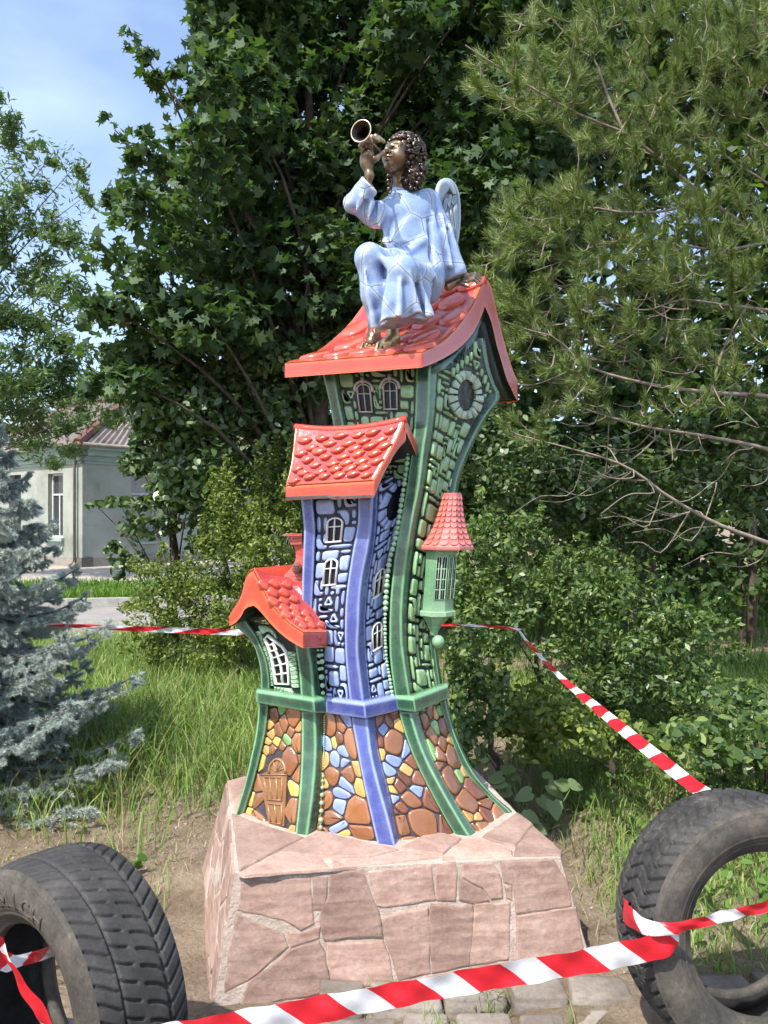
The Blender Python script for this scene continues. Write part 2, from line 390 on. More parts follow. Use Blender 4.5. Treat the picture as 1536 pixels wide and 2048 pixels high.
def blk(u, v, a, b): return lambda x, y: abs(x - u) < a and abs(y - v) < b
def post(name, rows, mat, parent, n=26, back=.05):
    """corner pilaster from rows (y, x_left, x_ridge, x_right, d_left, d_ridge, d_right)"""
    rings = []; E = []
    for r in catmull(rows, n):
        y, xl, xm, xr, dl, dm, dr = r; wl, wr = xm - xl, xr - xm
        def q(k, a, b, fw=0.0):
            x0, d0, x1, d1 = (xl, dl, xm, dm) if k == 0 else (xm, dm, xr, dr); return P(x0 + (x1 - x0) * a, y, d0 + (d1 - d0) * a - fw)
        fl = min(.22, 4.5 / max(wl, 1)); fr = min(.3, 4.0 / max(wr, 1))
        ring = [P(xl - .3, y, dl + back), P(xl - .3, y, dl + .006), q(0, fl * .35, 0, .002), q(0, fl, 0, .001), q(0, .5, 0, .0), q(0, 1 - fl, 0), q(0, 1, 0, .001), q(1, fr, 0), q(1, 1 - fr, 0), q(1, 1, 0, -.004), P(xr + .3, y, dr + back)]
        rings.append(ring); E += [.3, .75, 1, .12, 0, .08, 1, .1, .1, .85, .3]
    mb = MB(); mb.rings(rings, True, True, E); return mb.build(name, mat, parent)
# ------------------------------------------------------------------ the ceramic tower
TW = empty('ceramic_tower', Pg(740, 1660, .4), 'tall crooked ceramic fairy-tale tower, blue and green stone walls, orange scaled roofs, on stone plinth', 'sculpture')
def edge_rows(rows, side, dd=.016, dx=0.0):
    return [(r[1] + dx, r[0], r[4] + dd) if side == 'l' else (r[3] + dx, r[0], r[6] + dd) for r in rows]
def PR(tbl, dm, dl=.02, dr=.04):
    """rows (y, xl, xm, xr[, dm]) -> full rows"""
    return [(q[0], q[1], q[2], q[3], (q[4] if len(q) > 4 else dm) + dl, (q[4] if len(q) > 4 else dm), (q[4] if len(q) > 4 else dm) + dr) for q in tbl]
# posts -- upper storeys
D_ = PR([(968, 716, 743, 755), (996, 716.5, 744, 755), (1045, 716, 742, 753), (1100, 706, 734.5, 747), (1150, 698, 724, 738), (1200, 692, 718, 733), (1250, 690, 716, 730), (1302, 690.5, 714, 732), (1365, 696, 721, 738), (1412, 701, 727, 744)], 2.905)
BL = PR([(975, 603, 624, 627), (1000, 603, 624, 627), (1056, 608, 629, 632), (1100, 607, 628, 631), (1150, 605, 626, 629), (1200, 604, 624, 627), (1250, 603, 622, 625), (1290, 603, 622, 625)], 2.985, .0, .012)
G_ = PR([(722, 832, 859, 874), (740, 832, 859, 874), (830, 830, 856.5, 870), (900, 824, 846, 861), (980, 812.6, 836.5, 848.6), (1040, 802.5, 824, 837), (1100, 791.5, 814, 827.5), (1160, 784.5, 807, 820), (1220, 779.5, 802.5, 815), (1280, 779, 803, 815), (1302, 779, 805, 816), (1365, 785.5, 814.5, 824), (1412, 793, 822, 831)], 2.95, .022, .035)
GL = PR([(735, 641, 663, 671), (750, 646, 668, 676), (800, 658, 676, 684), (850, 667, 686, 694), (900, 676, 695, 703), (960, 686, 704, 712)], 3.075, .02, .01)
GR = [(676, 954, 964, 969.6, 3.31, 3.31, 3.33), (727, 962, 971, 977, 3.33, 3.33, 3.35), (766, 973, 983, 988.5, 3.36, 3.36, 3.38), (784, 982, 992, 998, 3.38, 3.38, 3.40), (800, 971, 993, 999, 3.38, 3.38, 3.41), (826, 953, 974, 981, 3.32, 3.32, 3.36), (853, 938.6, 957, 964, 3.29, 3.29, 3.32), (882, 926, 942, 949.5, 3.24, 3.24, 3.28), (921, 911, 926, 933, 3.18, 3.18, 3.22), (950, 900, 915, 922, 3.16, 3.16, 3.2), (983, 895, 908, 915, 3.14, 3.14, 3.18),
      (1040, 887, 899, 906, 3.12, 3.12, 3.16), (1100, 878, 890, 897, 3.10, 3.10, 3.14), (1200, 864, 876, 882, 3.08, 3.08, 3.12), (1250, 860, 871, 877, 3.08, 3.08, 3.12), (1300, 861, 870, 875, 3.08, 3.08, 3.12), (1368, 871, 879, 884.5, 3.09, 3.09, 3.13), (1395, 876, 884, 889, 3.10, 3.10, 3.14)]
A_ = PR([(1240, 462, 490, 494), (1250, 470, 496, 502), (1265, 485, 507, 512), (1276, 497, 513, 518), (1295, 509, 521.5, 526), (1317, 516.5, 530, 535), (1342, 521, 535.5, 540), (1376, 522, 538.5, 543), (1398, 522, 538.5, 543)], 3.06, .0, .012)
B_ = PR([(1262, 589, 613, 630), (1300, 592, 616.6, 633), (1340, 598, 623, 635.5), (1376, 601, 625.5, 640), (1412, 603, 628, 644)], 2.945, .02, .035)
post('post', D_, G_BLUE, TW); post('post', BL, G_BLUE, TW); post('post', G_, G_GREEN, TW, 34); post('post', GL, G_GREEN, TW); post('post', GR, G_GREEN, TW, 48, .06)
post('post', A_, G_GREEN, TW); post('post', B_, G_GREEN, TW)
# posts -- flared base
Ab = [(1404, 517, 535, 540, 3.06, 3.06, 3.07), (1416, 517, 535, 539, 3.06, 3.06, 3.07), (1460, 513, 530, 535, 3.06, 3.06, 3.07), (1503, 504.6, 521, 525, 3.055, 3.055, 3.065), (1570, 489, 504, 508.6, 3.05, 3.05, 3.06), (1628, 472, 485, 490, 3.05, 3.05, 3.06), (1645, 468, 481, 486, 3.05, 3.05, 3.06)]
Bb = [(1418, 603, 628, 646, 2.965, 2.95, 2.98), (1430, 603.5, 629, 646, 2.965, 2.95, 2.98), (1500, 603.5, 631, 645, 2.945, 2.93, 2.96), (1580, 599.5, 625.7, 642, 2.91, 2.895, 2.93), (1640, 594, 618, 635, 2.885, 2.87, 2.91), (1684, 589, 612, 628, 2.87, 2.855, 2.90)]
Db = [(1430, 703, 732, 748, 2.925, 2.905, 2.945), (1441, 704, 733, 749, 2.925, 2.90, 2.94), (1510, 716.5, 742, 759, 2.88, 2.86, 2.90), (1580, 730.6, 759, 777, 2.84, 2.82, 2.86), (1640, 744, 776, 789.5, 2.81, 2.79, 2.83), (1700, 758, 791, 802, 2.785, 2.765, 2.805)]
Gb = [(1418, 798, 820, 836, 2.97, 2.95, 2.985), (1430, 799, 821.5, 837.6, 2.97, 2.95, 2.985), (1500, 821.5, 844, 858, 2.945, 2.925, 2.96), (1570, 854, 878, 892, 2.91, 2.89, 2.925), (1640, 892, 918, 934.5, 2.88, 2.86, 2.895), (1684, 919, 945, 968, 2.865, 2.845, 2.88)]
Eb = [(1396, 879, 890, 894, 3.12, 3.12, 3.14), (1408, 880, 891, 896, 3.12, 3.12, 3.14), (1470, 900, 909, 913, 3.105, 3.105, 3.12), (1540, 928, 942, 946.6, 3.09, 3.09, 3.105), (1590, 973, 983, 987, 3.08, 3.08, 3.09), (1620, 1003, 1016, 1022, 3.07, 3.07, 3.085), (1636, 1016, 1030, 1036, 3.07, 3.07, 3.085)]
for rr, mt in ((Ab, G_GREEN), (Bb, G_GREEN), (Db, G_BLUE), (Gb, G_GREEN), (Eb, G_GREEN)): post('post', rr, mt, TW)
# inner bodies behind the posts
def core(rl, rm, rr, n=14, push=.03):
    a, b_, c = (catmull(q, n) for q in (rl, rm, rr)); rings = []
    for i in range(n):
        A0, B0, C0 = P(*a[i]), P(*b_[i]), P(*c[i]); A0.y += push; B0.y += push; C0.y += push
        z = (A0.z + B0.z + C0.z) / 3; K = A0 + C0 - B0; rings.append([A0, B0, C0, K])
    mb = MB(); mb.rings(rings); return mb.build('core', G_DARKG, TW, smooth=False)
mid = lambda rows, y0, y1: [(r[2], r[0], r[5]) for r in rows if y0 <= r[0] <= y1]
core([(612, 975, 3.0), (612, 1400, 3.0)], [(742, 975, 2.935), (722, 1180, 2.935), (722, 1400, 2.935)], [(800, 975, 3.08), (778, 1180, 3.05), (790, 1400, 3.03)])
core([(668, 745, 3.11), (690, 900, 3.11), (700, 1100, 3.08), (700, 1400, 3.08)], [(857, 730, 2.985), (847, 900, 2.985), (808, 1160, 2.985), (822, 1400, 2.985)], [(958, 745, 3.36), (958, 790, 3.36), (922, 900, 3.25), (882, 1100, 3.12), (876, 1400, 3.12)], 20)
core([(500, 1250, 3.09), (534, 1340, 3.09), (534, 1400, 3.09)], [(612, 1270, 2.975), (624, 1340, 2.975), (626, 1400, 2.975)], [(650, 1270, 3.05), (650, 1340, 3.05), (650, 1400, 3.05)])
core([(530, 1410, 3.09), (505, 1560, 3.085), (482, 1650, 3.08)], [(735, 1440, 2.945), (755, 1560, 2.87), (785, 1690, 2.81)], [(888, 1400, 3.15), (945, 1540, 3.12), (1015, 1630, 3.1)])
# ---- walls
def wall(nm, Lr, Rr, mat, **k):
    S = Face(Lr, Rr); o = wallmesh(S, nm, mat, TW, **k); return S, o
# blue, left face
S3, w3 = wall('wall', [(626, 975, 3.005), (632, 1056, 3.005), (630, 1150, 3.003), (626, 1240, 3.0), (646, 1262, 2.99), (649, 1330, 2.985), (652, 1406, 2.98)], edge_rows(D_, 'l'), G_NAVY)
bl = []
for cx, cy, w, h in ((671, 1061, .050, .093), (663, 1145, .050, .100)):
    u, v, a, b_ = arch_window(S3, cx, cy, w, h, G_WHITE, w3); bl.append(blk(u, v, a - .002, b_ - .002))
masonry(S3, .0222, w3, G_BSTONE, blocked=bl, seed=11)
# blue, right face
S4, w4 = wall('wall', edge_rows(D_, 'r', .012), [(818, 930, 3.05), (806, 1000, 3.05), (794, 1045, 3.045), (781, 1100, 3.04), (771, 1180, 3.035), (768, 1250, 3.03), (768, 1300, 3.02), (777, 1365, 3.01), (786, 1400, 3.0)], G_NAVY)
bl = []
for cx, cy, w, h in ((755, 1163, .060, .100), (752, 1272, .060, .100)):
    u, v, a, b_ = arch_window(S4, cx, cy, w, h, G_WHITE, w4); bl.append(blk(u, v, a - .003, b_ - .002))
def stone_ring(S, cx, cy, rin, rout, n, mat, parent, hz=.012, a0=0.0, a1=2 * math.pi, jit=.12, sd_=3):
    rd = random.Random(sd_); u, v = S.inv(cx, cy); cuts = [a0 + (a1 - a0) * (i + (rd.random() - .5) * .4) / n for i in range(n)]; cuts.append(cuts[0] + (a1 - a0))
    for i in range(n):
        b0, b1 = cuts[i] + .03, cuts[i + 1] - .03; k = 1 + (rd.random() - .5) * jit; p = []
        for a in np.linspace(b0, b1, 4): p.append((u + rout[0] * k * math.cos(a), v + rout[1] * k * math.sin(a)))
        for a in np.linspace(b1, b0, 4): p.append((u + rin[0] * math.cos(a), v + rin[1] * math.sin(a)))
        relief(S, chaikin(offset(p if area2(p) > 0 else p[::-1], .0015), 1, .2), hz, mat, parent, 'ring_stone')
    return u, v
def hole(S, u, v, rx, ry, parent):
    o = [S.at(u + rx * math.cos(a), v + ry * math.sin(a), .006) for a in np.linspace(0, 2 * math.pi, 25)[:-1]]; i_ = [S.at(u + rx * .9 * math.cos(a), v + ry * .9 * math.sin(a), -.03) for a in np.linspace(0, 2 * math.pi, 25)[:-1]]
    mb = MB(); mb.rings([i_, o], True, False); mb.add(i_, [list(range(24))]); mb.build('round_opening', G_DARKG, parent)
u, v = stone_ring(S4, 793, 1005, (.05, .062), (.09, .095), 11, G_BSTONE, w4); bl.append(lambda x, y, u=u, v=v: ((x - u) / .094)**2 + ((y - v) / .098)**2 < 1)
hole(S4, u, v, .049, .061, w4)
masonry(S4, .0215, w4, G_BSTONE, blocked=bl, seed=5, big=.45)
# green, front face above the blue roof
S5, w5 = wall('wall', edge_rows(GL, 'r', .01), [(832, 735, 2.985), (832, 740, 2.985), (830, 830, 2.985), (824, 900, 2.985), (816, 960, 2.985)], G_DARKG)
bl = []
for cx, cy in ((729, 797), (782, 792)):
    u, v, a, b_ = arch_window(S5, cx, cy, .050, .110, G_GREYLT, w5, bw=.006, split=.34)
    bl.append(blk(u, v - .006, a + .008, b_ + .010))
    mb = MB(); arc = [(u + (.0345) * math.cos(t_), v - .034 - .034 * math.sin(t_)) for t_ in np.linspace(-.25, math.pi + .25, 11)]
    ribbon(mb, S5, arc, .011, .011); ribbon(mb, S5, [(u, v - .058), (u, v - .084)], .014, .016); mb.build('window_hood', G_GREYLT, w5)
masonry(S5, .0210, w5, G_GSTONE, blocked=bl, seed=8)
# green, right face with the round opening
MASK6 = [(872, 747), (908, 729), (935, 703), (953, 680), (962, 727), (973, 766), (980, 784), (953, 826), (938, 853), (926, 882), (911, 921), (900, 950), (895, 983), (887, 1040), (878, 1100), (864, 1200), (860, 1250), (861, 1300), (871, 1368), (878, 1396), (829, 1402), (824, 1365), (816, 1302), (815, 1220), (820, 1160), (828, 1100), (837, 1040), (848, 980), (861, 900), (870, 830)]
L6 = [(878, 640, 2.99), (874, 740, 2.99), (870, 830, 2.985), (861, 900, 2.98), (848.6, 980, 2.98), (837, 1040, 2.98), (827.5, 1100, 2.98), (820, 1160, 2.98), (815, 1220, 2.98), (815, 1280, 2.98), (816, 1302, 2.98), (824, 1365, 2.98), (830, 1402, 2.98)]
R6 = [(1000, 690, 3.38), (990, 780, 3.38), (968, 836, 3.34), (945, 880, 3.29), (926, 920, 3.23), (910, 970, 3.18), (900, 1020, 3.14), (890, 1080, 3.13), (880, 1140, 3.12), (870, 1200, 3.11), (863, 1260, 3.10), (863, 1310, 3.10), (871, 1355, 3.10), (878, 1394, 3.11)]
S6 = Face(L6, R6, n=80); w6 = wallmesh(S6, 'wall', G_DARKG, TW, 30, 160, [(x + (4 if x > 890 else -3), y + (-5 if y < 800 else 0)) for x, y in MASK6])
# round opening laid out by pixel on the wall surface
class PxSurf:
    """adapter: lay pieces out in photo pixels on a face"""
    def __init__(s, F_): s.F = F_; s.W = F_.W; s.H = F_.H
    def at(s, x, y, z=0.0): u, v = s.F.inv(x, y); q = s.F.at(u, v); d = q.y; p = P(x, y, d); return p + s.F.nrm(u, v) * z
    def inv(s, x, y): return x, y
X6 = PxSurf(S6)
def px_ring(X, cx, cy, ri, ro, n, mat, parent, sd_):
    rd = random.Random(sd_); cuts = [2 * math.pi * (i + (rd.random() - .5) * .4) / n for i in range(n)]; cuts.append(cuts[0] + 2 * math.pi)
    for i in range(n):
        b0, b1 = cuts[i] + .04, cuts[i + 1] - .04; k = 1 + (rd.random() - .5) * .14; v = []; f = []; e = []
        for z, ins, ed in ((-.004, 0, 0), (.008, 0, .3), (.012, .12, 1), (.013, .3, .2)):
            for a in np.linspace(b0 + ins * (b1 - b0) * .5, b1 - ins * (b1 - b0) * .5, 4): rr_ = 1 - ins * .25; v.append(X.at(cx + (ri[0] + (ro[0] * k - ri[0]) * rr_) * math.cos(a), cy + (ri[1] + (ro[1] * k - ri[1]) * rr_) * math.sin(a), z)); e.append(ed)
            for a in np.linspace(b1 - ins * (b1 - b0) * .5, b0 + ins * (b1 - b0) * .5, 4): rr_ = ins * .25; v.append(X.at(cx + (ri[0] + (ro[0] * k - ri[0]) * rr_) * math.cos(a), cy + (ri[1] + (ro[1] * k - ri[1]) * rr_) * math.sin(a), z)); e.append(ed)
        for r in range(3):
            for q in range(8): f.append([r * 8 + q, r * 8 + (q + 1) % 8, (r + 1) * 8 + (q + 1) % 8, (r + 1) * 8 + q])
        f.append([24 + q for q in range(8)]); obj('ring_stone', v, f, mat, parent, e)
px_ring(X6, 929.5, 791, (18.5, 31.5), (32.5, 49), 16, glaze('glaze_pale_ring', (.34, .46, .33), (.52, .62, .50)), w6, 4)
rin = [X6.at(929.5 + 18.5 * math.cos(a), 791 + 31.5 * math.sin(a), .008) for a in np.linspace(0, 2 * math.pi, 29)[:-1]]; rin2 = [p + Vector((-.02, .03, 0)) for p in rin]
mb = MB(); mb.rings([rin2, rin], True, False); mb.add(rin2, [list(range(28))]); mb.build('round_opening', rough_mat('matt_dark_opening', [(.3, (.012, .016, .016)), (.7, (.022, .028, .028))], 30, .9, spec=.1), w6)
def b6(x, y):
    px, py = px_of(S6.at(x, y)); return ((px - 929.5) / 37)**2 + ((py - 791) / 54)**2 < 1
U6 = Face([q for q in L6 if q[1] < 1000], [q for q in R6 if q[1] < 1030], n=50); N6 = Face([q for q in L6 if q[1] >= 980], [q for q in R6 if q[1] >= 1020], n=50)
def b6u(x, y):
    px, py = px_of(U6.at(x, y)); return ((px - 929.5) / 37)**2 + ((py - 791) / 54)**2 < 1
masonry(U6, .0250, w6, G_GSTONE, blocked=[b6u], mask=MASK6, seed=21, big=.6, h=.011); masonry(N6, .0250, w6, G_GSTONE, mask=MASK6, seed=22, big=.6, h=.011)
# left house gable wall with leaded window and zig-zag border
S1, w1 = wall('wall', edge_rows(A_, 'r', .012), edge_rows(B_, 'l', .012), G_DARKG)
X1 = PxSurf(S1)
def xr(mb, X, pts, w, h, e=1.0, closed=False):
    n = len(pts); L_ = []
    for i in range(n):
        a = np.array(pts[i - 1] if (i > 0 or closed) else pts[0]); b = np.array(pts[(i + 1) % n] if (i < n - 1 or closed) else pts[-1]); t_ = b - a; t_ = t_ / (np.linalg.norm(t_) + 1e-9); nn = np.array((-t_[1], t_[0])); p = np.array(pts[i])
        q0, q1 = p - nn * w / 2, p + nn * w / 2; q2, q3 = p - nn * w * .28, p + nn * w * .28
        L_.append([X.at(*q0, -.003), X.at(*q0, h * .6), X.at(*q2, h), X.at(*q3, h), X.at(*q1, h * .6), X.at(*q1, -.003)])
    if closed: L_.append(L_[0])
    mb.rings(L_, True, not closed, [0, .5 * e, e, e, .5 * e, 0] * len(L_))
lw = [(531, 1276), (537, 1270), (552, 1282), (566, 1292), (574, 1304), (578, 1330), (581, 1368), (553, 1367), (550, 1340), (545, 1312), (538, 1291)]
mb = MB(); xr(mb, X1, lw, 4.6, .012, closed=True)
cl = [(548, 1284), (555, 1304), (563, 1326), (566, 1346), (567, 1368)]; xr(mb, X1, cl, 3.6, .011)
for a, b_ in (((538, 1290), (550, 1287)), ((543, 1302), (556, 1298)), ((546, 1316), (575, 1306)), ((549, 1332), (578, 1325)), ((551, 1349), (580, 1345))): xr(mb, X1, [a, ((a[0] + b_[0]) / 2, (a[1] + b_[1]) / 2), b_], 3.4, .0105)
lwo = mb.build('window', glaze('glaze_pale_green_frame', (.52, .60, .50), (.70, .75, .66)), w1)
obj('pane', [X1.at(x, y, .001) for x, y in lw], [list(range(len(lw)))], G_PANE, lwo, smooth=False)
def tri_piece(X, pts, mat, parent, name='triangle_tile'):
    p = np.array(pts); c = p.mean(0); v = []; f = []; e = []
    for sc, z, ed in ((.92, -.003, 0), (.9, .006, .5), (.62, .009, 1), ): v += [X.at(*(c + (q - c) * sc), z) for q in p]; e += [ed] * 3
    for r in range(2):
        for q in range(3): f.append([r * 3 + q, r * 3 + (q + 1) % 3, (r + 1) * 3 + (q + 1) % 3, (r + 1) * 3 + q])
    f.append([6, 7, 8]); obj(name, v, f, mat, parent, e, smooth=False)
def zig(X, inner, outer, n, mat, parent):
    a = catmull([(*q,) for q in inner], n + 1); b_ = catmull([(*q,) for q in outer], n + 1)
    for i in range(n):
        m_ = (b_[i] + b_[i + 1]) / 2; tri_piece(X, [a[i], a[i + 1], m_], mat, parent)
        if i < n - 1: tri_piece(X, [b_[i] + (b_[i + 1] - b_[i]) * .55, (b_[i + 1] + (b_[min(i + 2, n)] - b_[i + 1]) * .45), a[i + 1]], mat, parent)
zig(X1, [(523, 1259), (530, 1285), (541, 1318), (547, 1345), (549, 1372)], [(507, 1258), (522, 1284), (533, 1310), (541, 1345), (545, 1378)], 11, G_LGREEN, w1)
zig(X1, [(585, 1374), (582, 1340), (577, 1302)], [(600, 1380), (596, 1340), (592, 1300)], 9, G_LGREEN, w1)
zig(X1, [(550, 1372), (566, 1374), (583, 1376)], [(549, 1386), (566, 1389), (597, 1392)], 5, G_LGREEN, w1)
zig(X1, [(528, 1268), (540, 1262), (556, 1278)], [(510, 1252), (534, 1250), (556, 1268)], 4, G_LGREEN, w1)
# beads
def bead(c, r, mat, parent, flat=.85):
    v = []; f = []; e = []; c = Vector(c); n = 10; m_ = 6
    for j in range(m_ + 1):
        th = math.pi * j / m_
        for i in range(n): ph = 2 * math.pi * i / n; v.append(c + Vector((r * math.sin(th) * math.cos(ph), r * flat * math.sin(th) * math.sin(ph), r * math.cos(th)))); e.append(.35 + .3 * math.sin(th))
    for j in range(m_):
        for i in range(n): f.append([j * n + i, j * n + (i + 1) % n, (j + 1) * n + (i + 1) % n, (j + 1) * n + i])
    return obj('bead', v, f, mat, parent, e)
path = catmull([(817, 897), (813, 933), (808, 968), (802, 1010), (795, 1055), (788, 1088), (780, 1115), (776, 1145), (773, 1180), (771, 1215), (770, 1250), (771, 1290), (773, 1320), (780, 1360), (785, 1392)], 400)
s_ = 0; k = 0; rd = random.Random(3)
while s_ < 399:
    x, y = path[int(s_)]; r = (5.4 if y < 1225 else 3.6) * (.85 + .3 * rd.random()); bead(P(x, y, 2.955 + (.01 if y > 1200 else .02)), r / FP * 2.96, G_LGREEN, TW); s_ += r * 2.02 * 399 / 505
for x, y, r in ((636, 1300, 3), (643, 1300, 3), (638, 1311, 5), (644, 1310, 3.4), (637, 1325, 3.6), (644, 1323, 5.4), (639, 1338, 4), (644, 1337, 3.6), (643, 1354, 6.2), (645, 1371, 5.2), (646, 1386, 4.2)): bead(P(x, y, 2.955), r / FP * 2.955, G_LGREEN, TW)
# ledge (string course) in green, blue and green lengths
def ledge(pts_top, pts_bot, mat, th=.055):
    """pts: pixel + depth along the outer arris, top and bottom"""
    rings = []; E = []
    for a, b_ in zip(pts_top, pts_bot):
        p, q = P(*a), P(*b_); inn = Vector((0, th, 0)); h_ = p - q
        rings.append([p + inn + Vector((0, 0, .006)), p + Vector((0, .006, .003)), p - h_ * .06, p - h_ * .22, p - h_ * .5, p - h_ * .78, p - h_ * .94, q + Vector((0, .006, 0)), q + inn]); E += [.5, .8, 1, .1, 0, .1, 1, .7, .2]
    mb = MB(); mb.rings(rings, True, True, E); return mb.build('ledge', mat, TW)
def dens(pts, n=6):
    o = []
    for a, b_ in zip(pts[:-1], pts[1:]):
        L0 = [0, .05, .2, .5, .8, .95]
        o += [tuple(np.array(a) + (np.array(b_) - np.array(a)) * k_) for k_ in L0]
    return o + [pts[-1]]
def ledge2(t_, b_, mat):
    o = ledge(dens(t_), dens(b_), mat); me = o.data; a = me.attributes['edge']; nseg = len(t_) - 1; n = len(dens(t_))
    for i in range(n):
        k_ = i % 6
        if k_ == 0:
            for j in range(1, 8): a.data[i * 9 + j].value = max(a.data[i * 9 + j].value, .9)
ledge2([(512.5, 1382, 3.03), (628, 1400, 2.905), (652, 1396, 2.95)], [(511, 1406, 3.03), (630.5, 1427, 2.905), (652, 1427, 2.95)], G_GREEN)
ledge2([(652, 1398, 2.94), (729, 1408, 2.865), (793, 1394, 2.955)], [(652, 1427, 2.94), (731, 1438, 2.865), (797, 1422, 2.955)], G_BLUE)
ledge2([(792, 1394, 2.955), (826, 1397, 2.91), (896, 1371, 3.08)], [(797, 1421, 2.955), (831, 1425, 2.91), (899, 1396, 3.08)], G_GREEN)
# ---- mosaic skirt
PAL = {'big': [G_BROWN, G_BROWN, G_DBROWN, G_BROWN], 'small': [G_OCHRE, G_OCHRE, G_YELLOW, G_YELLOW, G_MGREEN, G_MGREEN, G_BROWN]}
PALB = {'big': [G_BROWN, G_BROWN, G_DBROWN, G_BROWN], 'small': [G_OCHRE, G_OCHRE, G_YELLOW, G_MBLUE, G_MBLUE, G_MBLUE, G_DBROWN]}
GB_ = glaze('glaze_base_ground', (.030, .026, .034), (.05, .04, .05), rough=.5)
Sa = Face(edge_rows(Ab, 'r', .008), edge_rows(Bb, 'l', .012)); wa = wallmesh(Sa, 'base_wall', GB_, TW)
Sb = Face(edge_rows(Bb, 'r', .008), edge_rows(Db, 'l', .012)); wb = wallmesh(Sb, 'base_wall', GB_, TW)
Sc = Face(edge_rows(Db, 'r', .008), edge_rows(Gb, 'l', .012)); wc = wallmesh(Sc, 'base_wall', GB_, TW)
Sd = Face(edge_rows(Gb, 'r', .008), edge_rows(Eb, 'l', .012)); wd = wallmesh(Sd, 'base_wall', GB_, TW)
# door: arched, panelled
Xa = PxSurf(Sa); dq = lambda a, b_: (lambda L0, R0: (L0[0] + (R0[0] - L0[0]) * a, L0[1] + (R0[1] - L0[1]) * a))((lambda k_: (523 + (541 - 523) * (1 - k_), 1648 - (1648 - 1549) * k_))(b_), (lambda k_: (572 + (577 - 572) * k_, 1652 - (1652 - 1549) * k_))(b_))
dd = [dq(0, 0), dq(1, 0), dq(1, 1)] + [(558.5 + 19.5 * math.cos(a), 1547 - 32 * math.sin(a)) for a in np.linspace(.15, math.pi - .15, 9)] + [dq(0, 1)]
v = [Xa.at(x, y, -.004) for x, y in dd] + [Xa.at(x, y, .010) for x, y in dd]; n = len(dd); f = [[i, (i + 1) % n, n + (i + 1) % n, n + i] for i in range(n)] + [[n + i for i in range(n)]]
door = obj('door', v, f, G_DOOR, TW, [.6] * (2 * n), smooth=False)
mb = MB()
for pl in ([dq(.16, .04), dq(.16, .42)], [dq(.5, .04), dq(.5, .42)], [dq(.84, .04), dq(.84, .42)], [dq(.16, .5), dq(.16, .95)], [dq(.38, .5), dq(.38, .95)], [dq(.62, .5), dq(.62, .95)], [dq(.84, .5), dq(.84, .95)], [dq(0, 1.0), dq(1, 1.0)], [dq(.16, .04), dq(.84, .04)], [dq(.16, .42), dq(.84, .42)], [dq(.16, .5), dq(.84, .5)], [dq(.16, .95), dq(.84, .95)]):
    xr(mb, Xa, [pl[0], ((pl[0][0] + pl[1][0]) / 2, (pl[0][1] + pl[1][1]) / 2), pl[1]], 2.2, .0145)
mb.build('door_moulding', G_DOOR, door)
mb = MB(); xr(mb, Xa, [(558.5 + 16.5 * math.cos(a), 1545 - 27 * math.sin(a)) for a in np.linspace(-.05, math.pi + .05, 12)], 4.5, .016)
for a in np.linspace(.3, math.pi - .3, 5): xr(mb, Xa, [(558.5, 1543), (558.5 + 7 * math.cos(a), 1543 - 12 * math.sin(a)), (558.5 + 14 * math.cos(a), 1543 - 24 * math.sin(a))], 1.8, .014)
mb.build('fanlight', G_DOOR, door)
du, dv = Sa.inv(556, 1590)
def bdoor(x, y):
    px, py = px_of(Sa.at(x, y)); return inpoly(px, py, [(q[0] + (4 if q[0] > 555 else -4), q[1] - 4) for q in dd])
mosaic(Sa, wa, PAL, 5, 36, [bdoor]); mosaic(Sb, wb, PALB, 9, 28); mosaic(Sc, wc, PALB, 12, 28); mosaic(Sd, wd, PAL, 4, 28)
for i in range(24):
    y = 1432 + i * 4.4; 
    if y < 1540: bead(P(648.5 - (y - 1432) * .01, y, 2.965 - (y - 1432) * .0002), .0032, G_LGREEN, TW)
for y, r in ((1552, 3), (1562, 3.6), (1575, 4), (1590, 4.6), (1606, 5), (1622, 5), (1640, 5.6), (1655, 4.5)): bead(P(646 - (y - 1552) * .05, y, 2.93 - (y - 1552) * .0005), r / FP * 2.9, G_LGREEN, TW)
